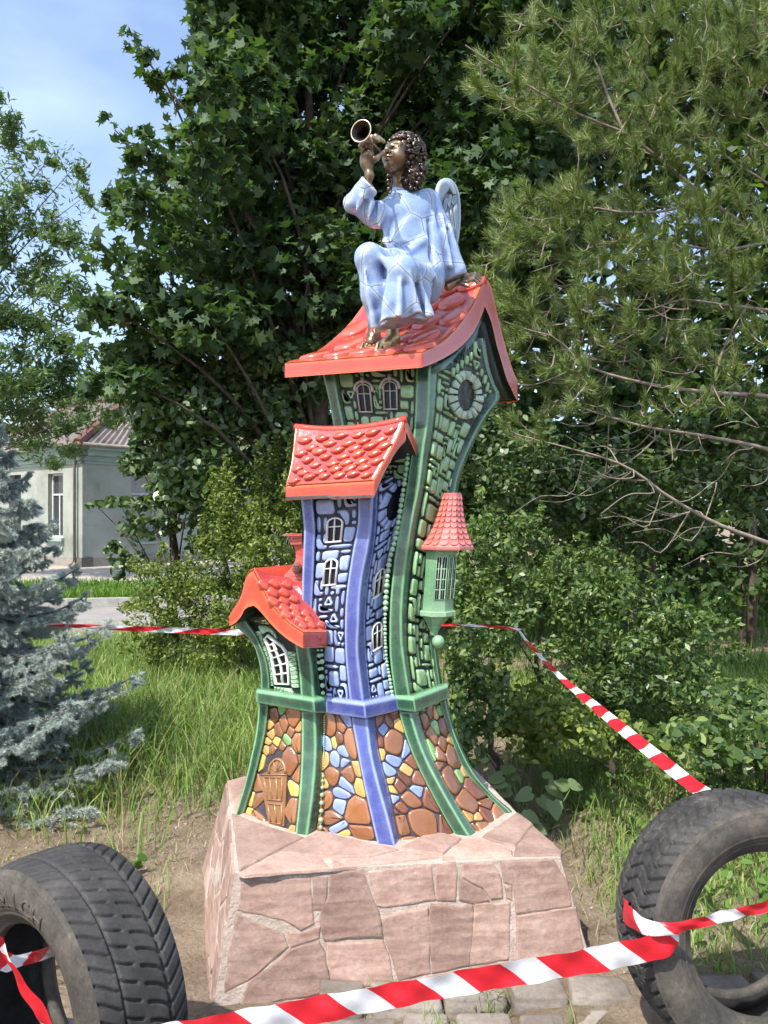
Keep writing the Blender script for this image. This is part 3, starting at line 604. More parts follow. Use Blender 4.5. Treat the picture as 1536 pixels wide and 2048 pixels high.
# ------------------------------------------------------------------ roofs
class Slope:
    def __init__(s, Rv, Lv, sag=0.0): s.Rv = Rv; s.Lv = Lv; s.n = len(Rv); s.sag = sag; s.W = 1; s.H = 1
    def _p(s, a, b):
        b_ = min(max(b, 0), 1) * (s.n - 1); k = min(int(b_), s.n - 2); u = b_ - k
        l = s.Lv[k].lerp(s.Lv[k + 1], u); r = s.Rv[k].lerp(s.Rv[k + 1], u); p = l + (r - l) * a
        p = p + Vector((0, 0, -s.sag * 4 * a * (1 - a) * max(0, b) ** 1.5)); return p
    def nrm(s, a, b):
        e = .03; du = s._p(a + e, b) - s._p(a - e, b); dv = s._p(a, min(b + e, 1)) - s._p(a, max(b - e, 0)); n = du.cross(dv).normalized(); return n if n.z > 0 else -n
    def at(s, a, b, z=0.0): return s._p(a, b) + s.nrm(a, b) * z
def slab(name, S, th, parent, na=16, nb=16, mats=None, e_all=None):
    """roof slab: top field, rounded rim, bands and soffit; th = thickness vector(s) downwards at eave/ridge"""
    mats = mats or [G_FIELD, G_RED, G_DARKG]
    A = [0, .02, .05] + [.05 + .9 * i / na for i in range(1, na)] + [.95, .98, 1]; B = [0, .02, .06] + [.06 + .90 * i / nb for i in range(1, nb)] + [.96, .985, 1]
    v = []; e = []; f = []; m_ = []; NA, NB = len(A), len(B)
    for b in B:
        for a in A:
            rim = min(a, 1 - a); rb = b; lift = 0
            edge = 1.0 if (rim < .001 or rb < .001) else (.45 if (rim < .03 or rb < .03) else 0)
            v.append(S.at(a, b, -.004 if (rim < .001 or rb < .001) else (.001 if edge else 0))); e.append(edge)
    for j in range(NB - 1):
        for i in range(NA - 1):
            f.append([j * NA + i, j * NA + i + 1, (j + 1) * NA + i + 1, (j + 1) * NA + i]); m_.append(0 if (2 <= i < NA - 3 and 2 <= j) else 1)
    # rim loop
    loop = [(0, j) for j in range(NB)] ; lp = [j * NA for j in range(NB - 1, -1, -1)] + [i for i in range(1, NA)] + [j * NA + NA - 1 for j in range(1, NB)]
    ab = [(A[0], B[j]) for j in range(NB - 1, -1, -1)] + [(A[i], B[0]) for i in range(1, NA)] + [(A[-1], B[j]) for j in range(1, NB)]
    prev = lp; K = [(.08, 1), (.22, .15), (.5, 0), (.78, .15), (.94, 1), (1, .8)]
    for q, ed in K:
        cur = []
        for (a, b), i0 in zip(ab, lp): cur.append(len(v)); v.append(v[i0] + th(a, b) * q); e.append(ed)
        for i in range(len(lp) - 1): f.append([prev[i], prev[i + 1], cur[i + 1], cur[i]]); m_.append(1)
        prev = cur
    # soffit
    n0 = len(v)
    for b in B:
        for a in A: v.append(S.at(a, b, 0) + th(a, b) * .97); e.append(0)
    for j in range(NB - 1):
        for i in range(NA - 1): f.append([n0 + j * NA + i, n0 + (j + 1) * NA + i, n0 + (j + 1) * NA + i + 1, n0 + j * NA + i + 1]); m_.append(2)
    # close ridge side
    n1 = (NB - 1) * NA
    for i in range(NA - 1): f.append([n1 + i, n1 + i + 1, n0 + n1 + i + 1, n0 + n1 + i]); m_.append(1)
    return obj(name, v, f, mats, parent, e, True, m_)
def petal(S, ca, cb, ra, rb, ang, h, mat, parent, tip=(1, 0), n=14, tilt=0.0):
    """rounded drop with one pointed end, raised on the roof"""
    o = []
    for i in range(n):
        t_ = 2 * math.pi * i / n; r = 1.0; x, y = math.cos(t_), math.sin(t_)
        k = max(0, x)**2.2; y *= (1 - .55 * k * max(0, x)); x *= (1 + .22 * max(0, x)**6)
        o.append((x, y))
    v = []; f = []; e = []; c_, s_ = math.cos(ang), math.sin(ang)
    for sc, z, ed in ((1.02, -.004, 0), (1, h * .35, .3), (.9, h * .72, 1), (.7, h * .94, .3), (.4, h * 1.06, 0)):
        for x, y in o: X, Y = x * sc, y * sc; v.append(S.at(ca + ra * (X * c_ - Y * s_), cb + rb * (X * s_ + Y * c_), z + tilt * (-Y) * h)); e.append(ed)
    for r in range(4):
        for i in range(n): f.append([r * n + i, r * n + (i + 1) % n, (r + 1) * n + (i + 1) % n, (r + 1) * n + i])
    v.append(S.at(ca, cb, h * 1.1)); e.append(0)
    for i in range(n): f.append([4 * n + i, 4 * n + (i + 1) % n, 5 * n])
    a, b_, c = (v[f[-1][k]] for k in range(3))
    if (b_ - a).cross(c - a).dot(S.nrm(ca, cb)) < 0: f = [q[::-1] for q in f]
    return obj('roof_scale', v, f, mat, parent, e)
# main roof over the green tower
GA, GBp = (.152, 2.84), (.622, 3.64)
top1 = [(843, 702), (866, 692), (889, 678), (911, 655), (930, 630), (946, 605), (957, 582), (965, 562), (969, 553)]
low1 = [(843, 733), (866, 725), (889, 714), (910, 700), (928, 683), (945, 664), (958, 645), (969, 627), (976, 614)]
T1 = [on_plane(x, y, GA, GBp) for x, y in top1]; B1 = [on_plane(x, y, GA, GBp) for x, y in low1]
ex = Vector((-.505, .198, 0))
Lv1 = [p + ex + Vector((-.022 * (1 - i / 8), .01, -.03 * i / 8)) for i, p in enumerate(T1)]
Sr = Slope(T1, Lv1, .02)
def th1(a, b):
    k = b * 8; i = min(int(k), 7); u = k - i; return (B1[i] - T1[i]).lerp(B1[i + 1] - T1[i + 1], u) * Vector((0, 0, 1)).z if False else Vector((0, 0, (B1[i] - T1[i]).lerp(B1[i + 1] - T1[i + 1], u).z))
roof = slab('roof', Sr, th1, TW)
top2 = [(1036, 762), (1025, 736), (1013, 698), (1003, 660), (994, 624), (988, 596), (983, 572), (977, 558), (969, 553)]
low2 = [(1036, 803), (1026, 782), (1017, 758), (1005, 722), (996, 692), (988, 664), (982, 642), (979, 628), (976, 614)]
T2 = [on_plane(x, y, GA, (GBp[0], GBp[1])) for x, y in top2]; B2 = [on_plane(x, y, GA, GBp) for x, y in low2]
Sr2 = Slope(T2, [p + ex for p in T2], .0)
def th2(a, b):
    k = b * 8; i = min(int(k), 7); u = k - i; d = (B2[i] - T2[i]).lerp(B2[i + 1] - T2[i + 1], u); return Vector((0, 0, d.z))
slab('roof', Sr2, th2, TW)
# ridge roll
mb = MB(); mb.tube([T1[-1].lerp(Lv1[-1], k) + Vector((0, 0.004, -.014 - .02 * 4 * k * (1 - k))) for k in np.linspace(-.012, 1.0, 12)], .018, 10); o = mb.build('ridge_roll', G_RED, TW)
rd = random.Random(6)
for j in range(5):
    b = .12 + j * .188
    for i in range(5):
        a = .125 + (i + (.5 if j % 2 else 0)) * .195
        if a > .925 or b > .97: continue
        petal(Sr, a + rd.uniform(-.008, .008), b + rd.uniform(-.01, .01), .112 * rd.uniform(.92, 1.06), .088 * rd.uniform(.92, 1.06), R(90) + rd.uniform(-.22, .22), .016, G_SCALE, roof, tilt=.2)
# gable beam under the main roof
up = [(868, 737), (889, 724), (910, 710), (930, 690), (948, 668), (962, 645), (972, 622)]; lo = [(870, 747), (890, 738), (908, 727), (923, 714), (936, 700), (946, 688), (955, 675)]
PA, PB = (.17, 2.915), (.64, 3.715)
mb = MB(); rings = []
for (x, y), (x2, y2) in zip(up, lo):
    p, q = on_plane(x, y - 4, PA, PB), on_plane(x2, y2, PA, PB); bk = Vector((-.04, .03, 0)); rings.append([p + bk, p, q.lerp(p, .5), q.lerp(p, .12), q, q + bk])
mb.rings(rings, True, True, [0, 0, 0, .1, .7, .3] * len(rings)); mb.build('gable_beam', G_GREEN, TW)
# far gable return, dark, behind the right verge
lo2 = [(1000, 797), (990, 771), (977, 726), (970, 684), (962, 655)]; up2 = [(1030, 800), (1012, 752), (998, 705), (986, 665), (976, 625)]
mb = MB(); rings = []
for (x, y), (x2, y2) in zip(up2, lo2): p, q = on_plane(x, y, PA, PB), on_plane(x2, y2, PA, PB); bk = Vector((-.05, .04, 0)); rings.append([p + bk, p, q, q + bk])
mb.rings(rings); mb.build('gable_beam', G_DARKG, TW)
# roof over the blue tower
A2, B2p = (-.032, 2.79), (.107, 2.915)
tt = [(747.5, 961), (756, 946), (766, 928), (776, 910), (786, 892), (795, 874), (803, 856), (809, 841), (811, 833)]
ll = [(753, 994), (764, 972), (776, 948), (786, 930), (795, 912), (802, 898), (807, 889), (811, 883), (814, 880)]
Tb = [on_plane(x, y, A2, B2p) for x, y in tt]; Bb_ = [on_plane(x, y, A2, B2p) for x, y in ll]
lft = catmull([(570, 972, 2.93), (576, 952, 2.945), (582, 925, 2.97), (585, 900, 2.995), (588, 872, 3.02), (590, 849, 3.045)], 9); Lb = [P(*q) for q in lft]
Sbr = Slope(Tb, Lb, .022)
def thb(a, b):
    k = b * 8; i = min(int(k), 7); u = k - i; d = (Bb_[i] - Tb[i]).lerp(Bb_[i + 1] - Tb[i + 1], u); return Vector((0, 0, d.z * (1 if a > .5 else .9)))
roofb = slab('roof', Sbr, thb, TW)
bk = Vector((.10, .16, -.20)); Sb2 = Slope([p + bk * (1 - i / 8) * 1.0 for i, p in enumerate([Tb[-1]] * 9)], [p + bk * (1 - i / 8) for i, p in enumerate([Lb[-1]] * 9)], .022)
slab('roof', Sb2, lambda a, b: Vector((0, 0, -.05)), TW)
mb = MB(); mb.tube([Tb[-1].lerp(Lb[-1], k) + Vector((0, .006, -.010 - .022 * 4 * k * (1 - k))) for k in np.linspace(-.01, 1.0, 12)], .015, 10); mb.build('ridge_roll', G_RED, TW)
pp = [(607, 880), (642, 878), (680, 871), (715, 869), (745, 866), (780, 863), (624, 894), (659, 889), (696, 886), (728, 882), (758, 880), (600, 909), (637, 904), (676, 900), (707, 897), (740, 895), (769, 893), (615, 921), (651, 915), (685, 913), (718, 909), (748, 907), (595, 938), (629, 931), (664, 927), (694, 926), (723, 923), (752, 922), (608, 947), (640, 943), (673, 940), (700, 938), (730, 936), (588, 961), (618, 955), (648, 954), (677, 951), (706, 951), (732, 949)]
gr = []
for j in range(41):
    for i in range(61): q = px_of(Sbr.at(i / 60, j / 40)); gr.append((*q, i / 60, j / 40))
gr = np.array(gr)
for x, y in pp:
    k = np.argmin((gr[:, 0] - x)**2 + (gr[:, 1] - y)**2); petal(Sbr, gr[k, 2], gr[k, 3], .062 * rd.uniform(.9, 1.1), .062 * rd.uniform(.9, 1.1), .12 + rd.uniform(-.15, .15), .013 * rd.uniform(.85, 1.15), G_SCALE, roofb, tilt=.25)
# roof over the little left house: gable to the front
A3, B3 = (-.62, 3.04), (-.335, 2.83)
tR = [(607, 1262), (591, 1252), (575, 1240), (558, 1224), (544, 1207), (533, 1190), (522, 1168), (514, 1150), (507, 1136)]
lR = [(604, 1294), (588, 1286), (573, 1276), (556, 1262), (542, 1248), (530, 1235), (519, 1222), (511, 1214), (503, 1209)]
TR = [on_plane(x, y, A3, B3) for x, y in tR]; LR_ = [on_plane(x, y, A3, B3) for x, y in lR]
rgt = [P(*q) for q in catmull([(656, 1262, 2.945), (648, 1250, 2.96), (636, 1232, 2.975), (622, 1210, 2.99), (610, 1190, 3.0), (598, 1166, 3.02), (588, 1152, 3.04)], 9)]
def mkth(Bq, Tq):
    def th(a, b):
        k = b * 8; i = min(int(k), 7); u = k - i; d = (Bq[i] - Tq[i]).lerp(Bq[i + 1] - Tq[i + 1], u); return Vector((0, 0, d.z))
    return th
S_l = Slope(rgt, TR, .012); rl = slab('roof', S_l, mkth(LR_, TR), TW)
tL = [(457, 1232), (463, 1220), (471, 1208), (478, 1196), (483, 1184), (486, 1170), (490, 1154), (497, 1141), (507, 1136)]
lL = [(460, 1251), (470, 1249), (478, 1244), (486, 1236), (491, 1229), (495, 1222), (498, 1217), (501, 1212), (503, 1209)]
TL = [on_plane(x, y, A3, B3) for x, y in tL]; LL = [on_plane(x, y, A3, B3) for x, y in lL]; exl = Vector((.13, .19, .0))
slab('roof', Slope(TL, [p + exl for p in TL], .0), mkth(LL, TL), TW)
for x, y in ((527, 1171), (548, 1170), (573, 1170), (545, 1187), (567, 1187), (545, 1204), (567, 1204), (588, 1201), (568, 1220), (589, 1219), (573, 1232), (592, 1231), (610, 1229), (598, 1243), (617, 1242), (605, 1253), (623, 1253), (641, 1252)):
    if not hasattr(S_l, 'gr'):
        S_l.gr = np.array([(*px_of(S_l.at(i / 50, j / 50)), i / 50, j / 50) for j in range(51) for i in range(51)])
    g_ = S_l.gr; k = np.argmin((g_[:, 0] - x)**2 + (g_[:, 1] - y)**2); petal(S_l, g_[k, 2], g_[k, 3], .125, .062, math.pi, .014, G_SCALE, rl, tilt=.25)
# chimney between the little roof and the blue tower
ch = catmull([(587, 1090), (590, 1100), (592, 1110), (590, 1122), (585, 1132), (577, 1142), (568, 1150), (562, 1165), (560, 1200)], 18); mb = MB()
mb.rings([[P(x, y, 3.03), P(622, y, 3.0), P(622, y, 3.09), P(x, y, 3.10)] for x, y in ch], True, True, [1, .1, .1, .4] * 18); o = mb.build('chimney', G_CHIM, TW, smooth=False)
mb = MB()
for x0, y0, y1, d in ((573, 1067, 1072, 3.0), (575, 1072, 1076, 3.01), (580, 1077, 1089, 3.015)): mb.rings([[P(x0, y, d), P(604, y, d - .01), P(604, y, 3.1), P(x0, y, 3.11)] for y in (y0, y1)], True, True, [1, .6, .2, .5] * 2)
mb.build('chimney_cap', G_CHIM, o, smooth=False)
cc = P(593, 1137, 2.995); n = 18; v = [cc + Vector((.0175 * math.cos(2 * math.pi * i / n), -.000, .021 * math.sin(2 * math.pi * i / n))) for i in range(n)]
BR0 = rough_mat('medallion_clay', [(.3, (.14, .06, .045)), (.7, (.22, .10, .075))], 60, .6)
mb = MB(); mb.rings([[p + Vector((0, .03, 0)) for p in v], v, [cc + (p - cc) * .85 + Vector((0, -.003, 0)) for p in v]], True, True)
for k in range(4): mb.tube([cc + Vector((-.011, -.004, .009 - .006 * k)), cc + Vector((.011, -.004, .010 - .006 * k))], .0012, 5)
mb.build('medallion', BR0, o)
# ---- turret on the right of the green tower
def hexring(c, r, k=6, rot=.35, sq=1.0): return [c + Vector((r * math.cos(rot + 2 * math.pi * i / k), r * sq * math.sin(rot + 2 * math.pi * i / k), 0)) for i in range(k)]
tdp = 3.03; ax = lambda x, y: P(x, y, tdp)
def loft(rows, mat, name, parent, e=None, k=8, rot=.39):
    mb = MB(); mb.rings([hexring(ax(x, y), r / FP * tdp, k, rot) for x, y, r in rows], True, True, [q for r_ in (e or [0.3] * len(rows)) for q in [r_] * k]); return mb.build(name, mat, parent, smooth=False)
G_TUR = glaze('glaze_turret_green', (.085, .215, .105), (.30, .50, .30), epow=.8)
tur = loft([(884, 1092, 34), (882, 1106, 33), (880, 1135, 32), (878, 1165, 31.5), (876, 1195, 32), (875, 1221, 33)], G_TUR, 'turret', TW, [.2, .5, .3, .2, .2, .6])
loft([(874.5, 1219, 36), (874.5, 1221, 38.5), (874.5, 1229, 38.5), (874, 1231, 36)], G_TUR, 'turret_sill', tur, [.6, 1, 1, .5])
loft([(872, 1230, 31), (871, 1238, 25), (869, 1250, 15), (868, 1262, 9), (868, 1270, 7)], G_TUR, 'corbel', tur, [.3, .4, .4, .7, .5])
bead(P(876.5, 1283, 2.985), 13.2 / FP * 2.985, G_TUR, tur, 1.0).name = 'finial_ball'
# lancet windows on the two right-hand facets of the turret
def facet(k):
    rows = [(884, 1092, 34), (880, 1135, 32), (878, 1165, 31.5), (876, 1195, 32), (875, 1221, 33)]; Lq = []; Rq = []
    for x, y, r in rows:
        h_ = hexring(ax(x, y), (r + .4) / FP * tdp, 8, .39); a, b_ = h_[k], h_[(k + 1) % 8]
        for p, lst in ((a, Lq), (b_, Rq)): q = px_of(p); lst.append((q[0], q[1], p.y))
    return Face(Lq, Rq, n=30)
for k in (5, 6):
    Fk = facet(k); w_, h_ = Fk.W, Fk.H; mb = MB()
    for c in ((.33, .70) if k == 6 else (.5,)):
        hw = w_ * (.15 if k == 6 else .2); u0 = w_ * c; y0, y1 = h_ * .16, h_ * .80
        if k == 5: continue
    for c in (.30, .74):
        u0 = w_ * c; hw = w_ * .19; y0, y1 = h_ * .14, h_ * .80
        if k == 5 and False: continue
        arc = [(u0 + hw * math.cos(a), y0 + .012 - .012 * math.sin(a)) for a in np.linspace(0, math.pi, 7)]; lp = [(u0 + hw, y1)] + arc + [(u0 - hw, y1)]
        ribbon(mb, Fk, lp, .003, .004, closed=True); ribbon(mb, Fk, [(u0, y0), (u0, (y0 + y1) / 2), (u0, y1)], .0022, .004)
        for q in (.3, .54, .78): ribbon(mb, Fk, [(u0 - hw, y0 + (y1 - y0) * q), (u0, y0 + (y1 - y0) * q), (u0 + hw, y0 + (y1 - y0) * q)], .0026, .004)
        wv = [Fk.at(*p, .0012) for p in lp]
        po = obj('pane', wv, [list(range(len(wv)))], G_PANE, tur, smooth=False)
    mb.build('window_tracery', G_LGREEN, tur)
# turret roof: flared cone with shingles
trow = [(893, 1098, 56), (893, 1092, 55.5), (894.5, 1078, 46), (897, 1060, 37), (899, 1042, 30.5), (901, 1022, 25.5), (903, 1004, 21.5), (904.5, 986, 18.5)]
G_TROOF = glaze('glaze_shingle_red', (.36, .05, .045), (.62, .19, .15), rough=.3)
tr = loft(trow, G_TROOF, 'turret_roof', TW, [.2, 1, .1, .1, .1, .1, .2, .6])
tcur = catmull(trow[1:], 80)
rd = random.Random(2)
for j in range(9):
    kk = 4 + j * 8.2
    for i in range(8):
        for s2 in range(2):
            def cpt(kf, ang, lift=0.0):
                kf = min(max(kf, 0), 79); q = tcur[int(kf)]; c = ax(q[0], q[1]); r = q[2] / FP * tdp
                seg = 2 * math.pi / 8; loc = ((ang - .39) % seg) - seg / 2; rr_ = r * math.cos(seg / 2) / math.cos(loc) + lift; return c + Vector((rr_ * math.cos(ang), rr_ * math.sin(ang), 0))
            seg = 2 * math.pi / 8; wsh = seg / 2; a0 = .39 + i * seg + s2 * wsh + wsh / 2
            if math.sin(a0) > .55: continue
            v = []; 
            outl = [(-.46, .0), (-.46, -.55), (-.30, -.88), (0, -1.0), (.30, -.88), (.46, -.55), (.46, .0)]
            for lf in (.0008, .0045):
                for ox, oy in outl: v.append(cpt(kk + oy * 8.6 + 8, a0 + ox * wsh * .97, lf * (1 if lf < .002 else (-oy * .9 + .25)) + rd.uniform(0, .0006)))
            n = 7; f = [[n + q for q in range(n)]] + [[q, q + 1, n + q + 1, n + q] for q in range(n - 1)]
            obj('shingle', v, f, G_TROOF, tr, [0] * 7 + [.2, .7, .9, 1, .9, .7, .2], smooth=False)
# ------------------------------------------------------------------ stone plinth
def stone_mat(name, base, dark, light):
    m, t, b, o = newmat(name)
    n1 = ramp(t, noise(t, 3.5, 9, .65, dist=.6), [(.30, dark), (.5, base), (.72, light)]); oi = t.nodes.new('ShaderNodeObjectInfo')
    hv = t.nodes.new('ShaderNodeHueSaturation'); mr = t.nodes.new('ShaderNodeMapRange'); mr.inputs[3].default_value = .76; mr.inputs[4].default_value = 1.20; t.links.new(oi.outputs['Random'], mr.inputs[0]); t.links.new(mr.outputs[0], hv.inputs['Value']); t.links.new(n1, hv.inputs['Color'])
    c2 = mixn(t, hv.outputs[0], ramp(t, noise(t, 55, 6, .7), [(.3, (.78, .76, .74)), (.65, (1.08, 1.08, 1.1))]), 1.0, 'MULTIPLY')
    # strata streaks
    tc_ = t.nodes.new('ShaderNodeTexCoord'); mp_ = t.nodes.new('ShaderNodeMapping'); mp_.inputs['Scale'].default_value = (3, 3, 26); mp_.inputs['Rotation'].default_value = (.2, .5, .3); t.links.new(tc_.outputs['Object'], mp_.inputs[0])
    n3 = t.nodes.new('ShaderNodeTexNoise'); n3.inputs['Scale'].default_value = 2.0; n3.inputs['Detail'].default_value = 5; t.links.new(mp_.outputs[0], n3.inputs['Vector'])
    c3 = mixn(t, c2, ramp(t, n3.outputs['Fac'], [(.42, (.84, .80, .80)), (.55, (1.05, 1.04, 1.03))]), .8, 'MULTIPLY')
    t.links.new(c3, b.inputs['Base Color']); b.inputs['Roughness'].default_value = .78; b.inputs['Specular IOR Level'].default_value = .3
    h1 = noise(t, 9, 8, .6); h2 = noise(t, 60, 6, .65); mm = t.nodes.new('ShaderNodeMath'); mm.operation = 'MULTIPLY_ADD'; mm.inputs[1].default_value = .25; t.links.new(h2, mm.inputs[0]); t.links.new(h1, mm.inputs[2]); v3 = t.nodes.new('ShaderNodeTexVoronoi'); v3.inputs['Scale'].default_value = 11; v3.inputs['Randomness'].default_value = 1; wv = t.nodes.new('ShaderNodeMapping'); wv.inputs['Scale'].default_value = (1, 1, 2.2); wv.inputs['Rotation'].default_value = (.3, .4, .2); t.links.new(tc_.outputs['Object'], wv.inputs[0]); t.links.new(wv.outputs[0], v3.inputs['Vector']); m5 = t.nodes.new('ShaderNodeMath'); m5.operation = 'MULTIPLY_ADD'; m5.inputs[1].default_value = .55; t.links.new(v3.outputs['Distance'], m5.inputs[0]); t.links.new(mm.outputs[0], m5.inputs[2]); bump(t, b, m5.outputs[0], .62, .013); return m
M_SAND = stone_mat('red_sandstone', (.375, .26, .21), (.295, .19, .15), (.46, .345, .285))
M_MORTAR = rough_mat('mortar', [(.3, (.33, .265, .215)), (.7, (.50, .42, .355))], 22, .95, 90, .8, .008)
PL = empty('stone_plinth', Pg(790, 1800, .0), 'plinth clad in irregular pinkish-red sandstone slabs under the tower', 'plinth')
TFL, TFR, TBR, TBL = Vector((-.495, 2.56, .40)), Vector((.612, 2.674, .40)), Vector((.42, 3.6, .40)), Vector((-.695, 3.43, .40))
BFL, BFR, BBR, BBL = Vector((-.56, 2.49, -.05)), Vector((.735, 2.60, -.05)), Vector((.52, 3.7, -.05)), Vector((-.83, 3.5, -.05))
mb = MB(); mb.rings([[BFL, BFR, BBR, BBL], [TFL, TFR, TBR, TBL]]); mb.build('plinth_core', M_MORTAR, PL, smooth=False)
def vface(a, b_, c, d):   # face from 3D corners: top-left, bottom-left, top-right, bottom-right
    q = lambda v: (*px_of(v), v.y); return Face([q(a), q(b_)], [q(c), q(d)], n=30)
class BiFace:
    def __init__(s, tl, tr, br, bl_): s.c = (tl, tr, br, bl_); s.W = ((tr - tl).length + (br - bl_).length) / 2; s.H = ((bl_ - tl).length + (br - tr).length) / 2; n = (tr - tl).cross(bl_ - tl).normalized(); s.n = n if n.dot(Vector((0, 3.1, .2)) - tl) < 0 else -n
    def at(s, u, v, z=0.0): a, b_ = u / s.W, v / s.H; tl, tr, br, bl_ = s.c; return tl.lerp(tr, a).lerp(bl_.lerp(br, a), b_) + s.n * z
    def nrm(s, u, v): return s.n
    def inv(s, x, y):
        if not hasattr(s, 'g'): s.g = np.array([(*px_of(s.at(s.W * i / 120, s.H * j / 80)), s.W * i / 120, s.H * j / 80) for j in range(81) for i in range(121)])
        k = np.argmin((s.g[:, 0] - x)**2 + (s.g[:, 1] - y)**2); return s.g[k, 2], s.g[k, 3]
rdS = random.Random(31)
def slabpiece(S, pts, parent, h=.0022, name='stone_slab', rough=.003, mat=None, grow=.0045):
    """an irregular flat slab: outline subdivided and jittered, edges eased"""
    o = []
    if area2(pts) < 0: pts = pts[::-1]
    pts = offset(list(pts), -grow)
    for i in range(len(pts)):
        a, b_ = np.array(pts[i]), np.array(pts[(i + 1) % len(pts)]); L_ = np.linalg.norm(b_ - a); k = max(1, int(L_ / .035))
        for q in range(k): p = a + (b_ - a) * q / k; o.append((p[0] + rdS.uniform(-1, 1) * rough * (.5 if q == 0 else 1), p[1] + rdS.uniform(-1, 1) * rough * (.5 if q == 0 else 1)))
    if area2(o) < 0: o = o[::-1]
    v = []; f = []; n = len(o); tx, ty = rdS.uniform(-.006, .006), rdS.uniform(-.006, .006); cu = sum(q[0] for q in o) / n; cv = sum(q[1] for q in o) / n; tl = lambda q: (q[0] - cu) * tx + (q[1] - cv) * ty
    i1, i2 = offset(o, .002), offset(o, .0065)
    v += [S.at(*q, -.006) for q in o] + [S.at(*q, h * .3 + tl(q)) for q in i1] + [S.at(*q, h + tl(q) + rdS.uniform(-1, 1) * .0008) for q in i2]
    for r in range(2):
        for i in range(n): f.append([r * n + i, r * n + (i + 1) % n, (r + 1) * n + (i + 1) % n, (r + 1) * n + i])
    f.append([2 * n + i for i in range(n)]); a, b_, c = v[2 * n], v[2 * n + n // 3], v[2 * n + 2 * n // 3]
    if (b_ - a).cross(c - a).dot(S.nrm(cu, cv)) < 0: f = [q[::-1] for q in f]
    return obj(name, v, f, mat or M_SAND, parent, smooth=False)
SF = BiFace(TFL, TFR, BFR, BFL); Z6 = lambda p: (380 + p[0] / 1.786, 1560 + p[1] / 1.786)
fr = [[(182, 366), (428, 352), (434, 440), (440, 515), (398, 535), (338, 498), (176, 462)], [(440, 352), (486, 348), (490, 415), (470, 458), (442, 462)], [(498, 338), (622, 324), (650, 420), (668, 470), (682, 560), (482, 572), (462, 500), (476, 460), (494, 410)], [(642, 326), (862, 304), (870, 428), (690, 452), (672, 450), (656, 400)], [(878, 302), (948, 294), (955, 335), (943, 430), (882, 428)], [(972, 302), (1085, 292), (1112, 350), (1118, 420), (1074, 425), (1048, 383), (974, 345)], [(964, 354), (1040, 390), (1064, 428), (1015, 436), (966, 428)], [(1108, 294), (1300, 284), (1342, 360), (1364, 446), (1162, 474), (1156, 372), (1122, 366)], [(1126, 384), (1146, 378), (1148, 422), (1130, 422)], [(1168, 488), (1372, 462), (1400, 590), (1412, 660), (1165, 690)], [(1018, 446), (1142, 436), (1138, 640), (1002, 662)], [(862, 446), (948, 462), (1006, 454), (1010, 470), (998, 664), (872, 690), (856, 520)], [(686, 492), (842, 460), (848, 530), (860, 690), (742, 714), (708, 590)], [(492, 588), (688, 578), (706, 640), (728, 722), (522, 752), (494, 640)], [(170, 482), (328, 548), (346, 598), (210, 712), (122, 754), (142, 600)], [(358, 608), (458, 580), (478, 622), (512, 754), (240, 804), (180, 804), (218, 722)], [(352, 542), (395, 548), (458, 524), (464, 564), (358, 596), (348, 572)],
      [(250, 812), (515, 762), (730, 732), (740, 800), (520, 850), (250, 900)], [(748, 724), (860, 700), (998, 674), (1000, 780), (760, 820)], [(1010, 672), (1140, 650), (1160, 700), (1415, 672), (1420, 720), (1010, 790)]]
for pl in fr: slabpiece(SF, [SF.inv(*Z6(p)) for p in pl], PL)
class Top:
    W = 1; H = 1
    def __init__(s, z): s.z = z
    def at(s, x, y, z=0.0): return Vector((x, y, s.z + z))
    def nrm(s, u, v): return Vector((0, 0, 1))
ST = Top(.40); tp = [[(150, 122), (220, 150), (300, 178), (404, 208), (300, 262), (182, 328), (166, 230)], [(176, 336), (300, 270), (470, 283), (500, 318), (330, 330), (200, 342)], [(312, 262), (410, 212), (470, 188), (560, 212), (742, 252), (640, 276), (480, 277)], [(508, 286), (640, 283), (760, 258), (890, 278), (700, 300), (512, 318)], [(752, 246), (870, 186), (966, 212), (902, 270), (782, 254)], [(904, 276), (972, 216), (1040, 214), (1150, 256), (1150, 274), (904, 288)], [(1046, 206), (1168, 120), (1222, 160), (1160, 240), (1082, 220)], [(1166, 246), (1226, 166), (1328, 262), (1322, 272), (1160, 274)], [(136, 8), (240, -20), (260, 60), (240, 140), (160, 118)]]
for pl in tp:
    q = []
    for p in pl: x, y = Z6(p); w = Pg(x, y, .40); q.append((w.x, w.y))
    slabpiece(ST, q, PL, .007)
SLf = BiFace(TBL, TFL, BFL, BBL); sd2 = [(rdS.random() * SLf.W, rdS.random() * SLf.H) for _ in range(16)]
SRf = BiFace(TFR, TBR, BBR, BFR); SBf = BiFace(TBR, TBL, BBL, BBR)
for S_, sds in ((SLf, sd2), (SRf, [(rdS.random() * SRf.W, rdS.random() * SRf.H) for _ in range(13)]), (SBf, [(rdS.random() * SBf.W, rdS.random() * SBf.H) for _ in range(10)])):
    for pl in voronoi_cells(sds, [0] * len(sds), [(0, 0), (S_.W, 0), (S_.W, S_.H), (0, S_.H)]):
        if len(pl) < 3: continue
        if area2(pl) < 0: pl = pl[::-1]
        pl = [p for k, p in enumerate(pl) if math.dist(p, pl[k - 1]) > .02]
        if len(pl) >= 3: slabpiece(S_, offset(pl, .004), PL, .007, grow=0)
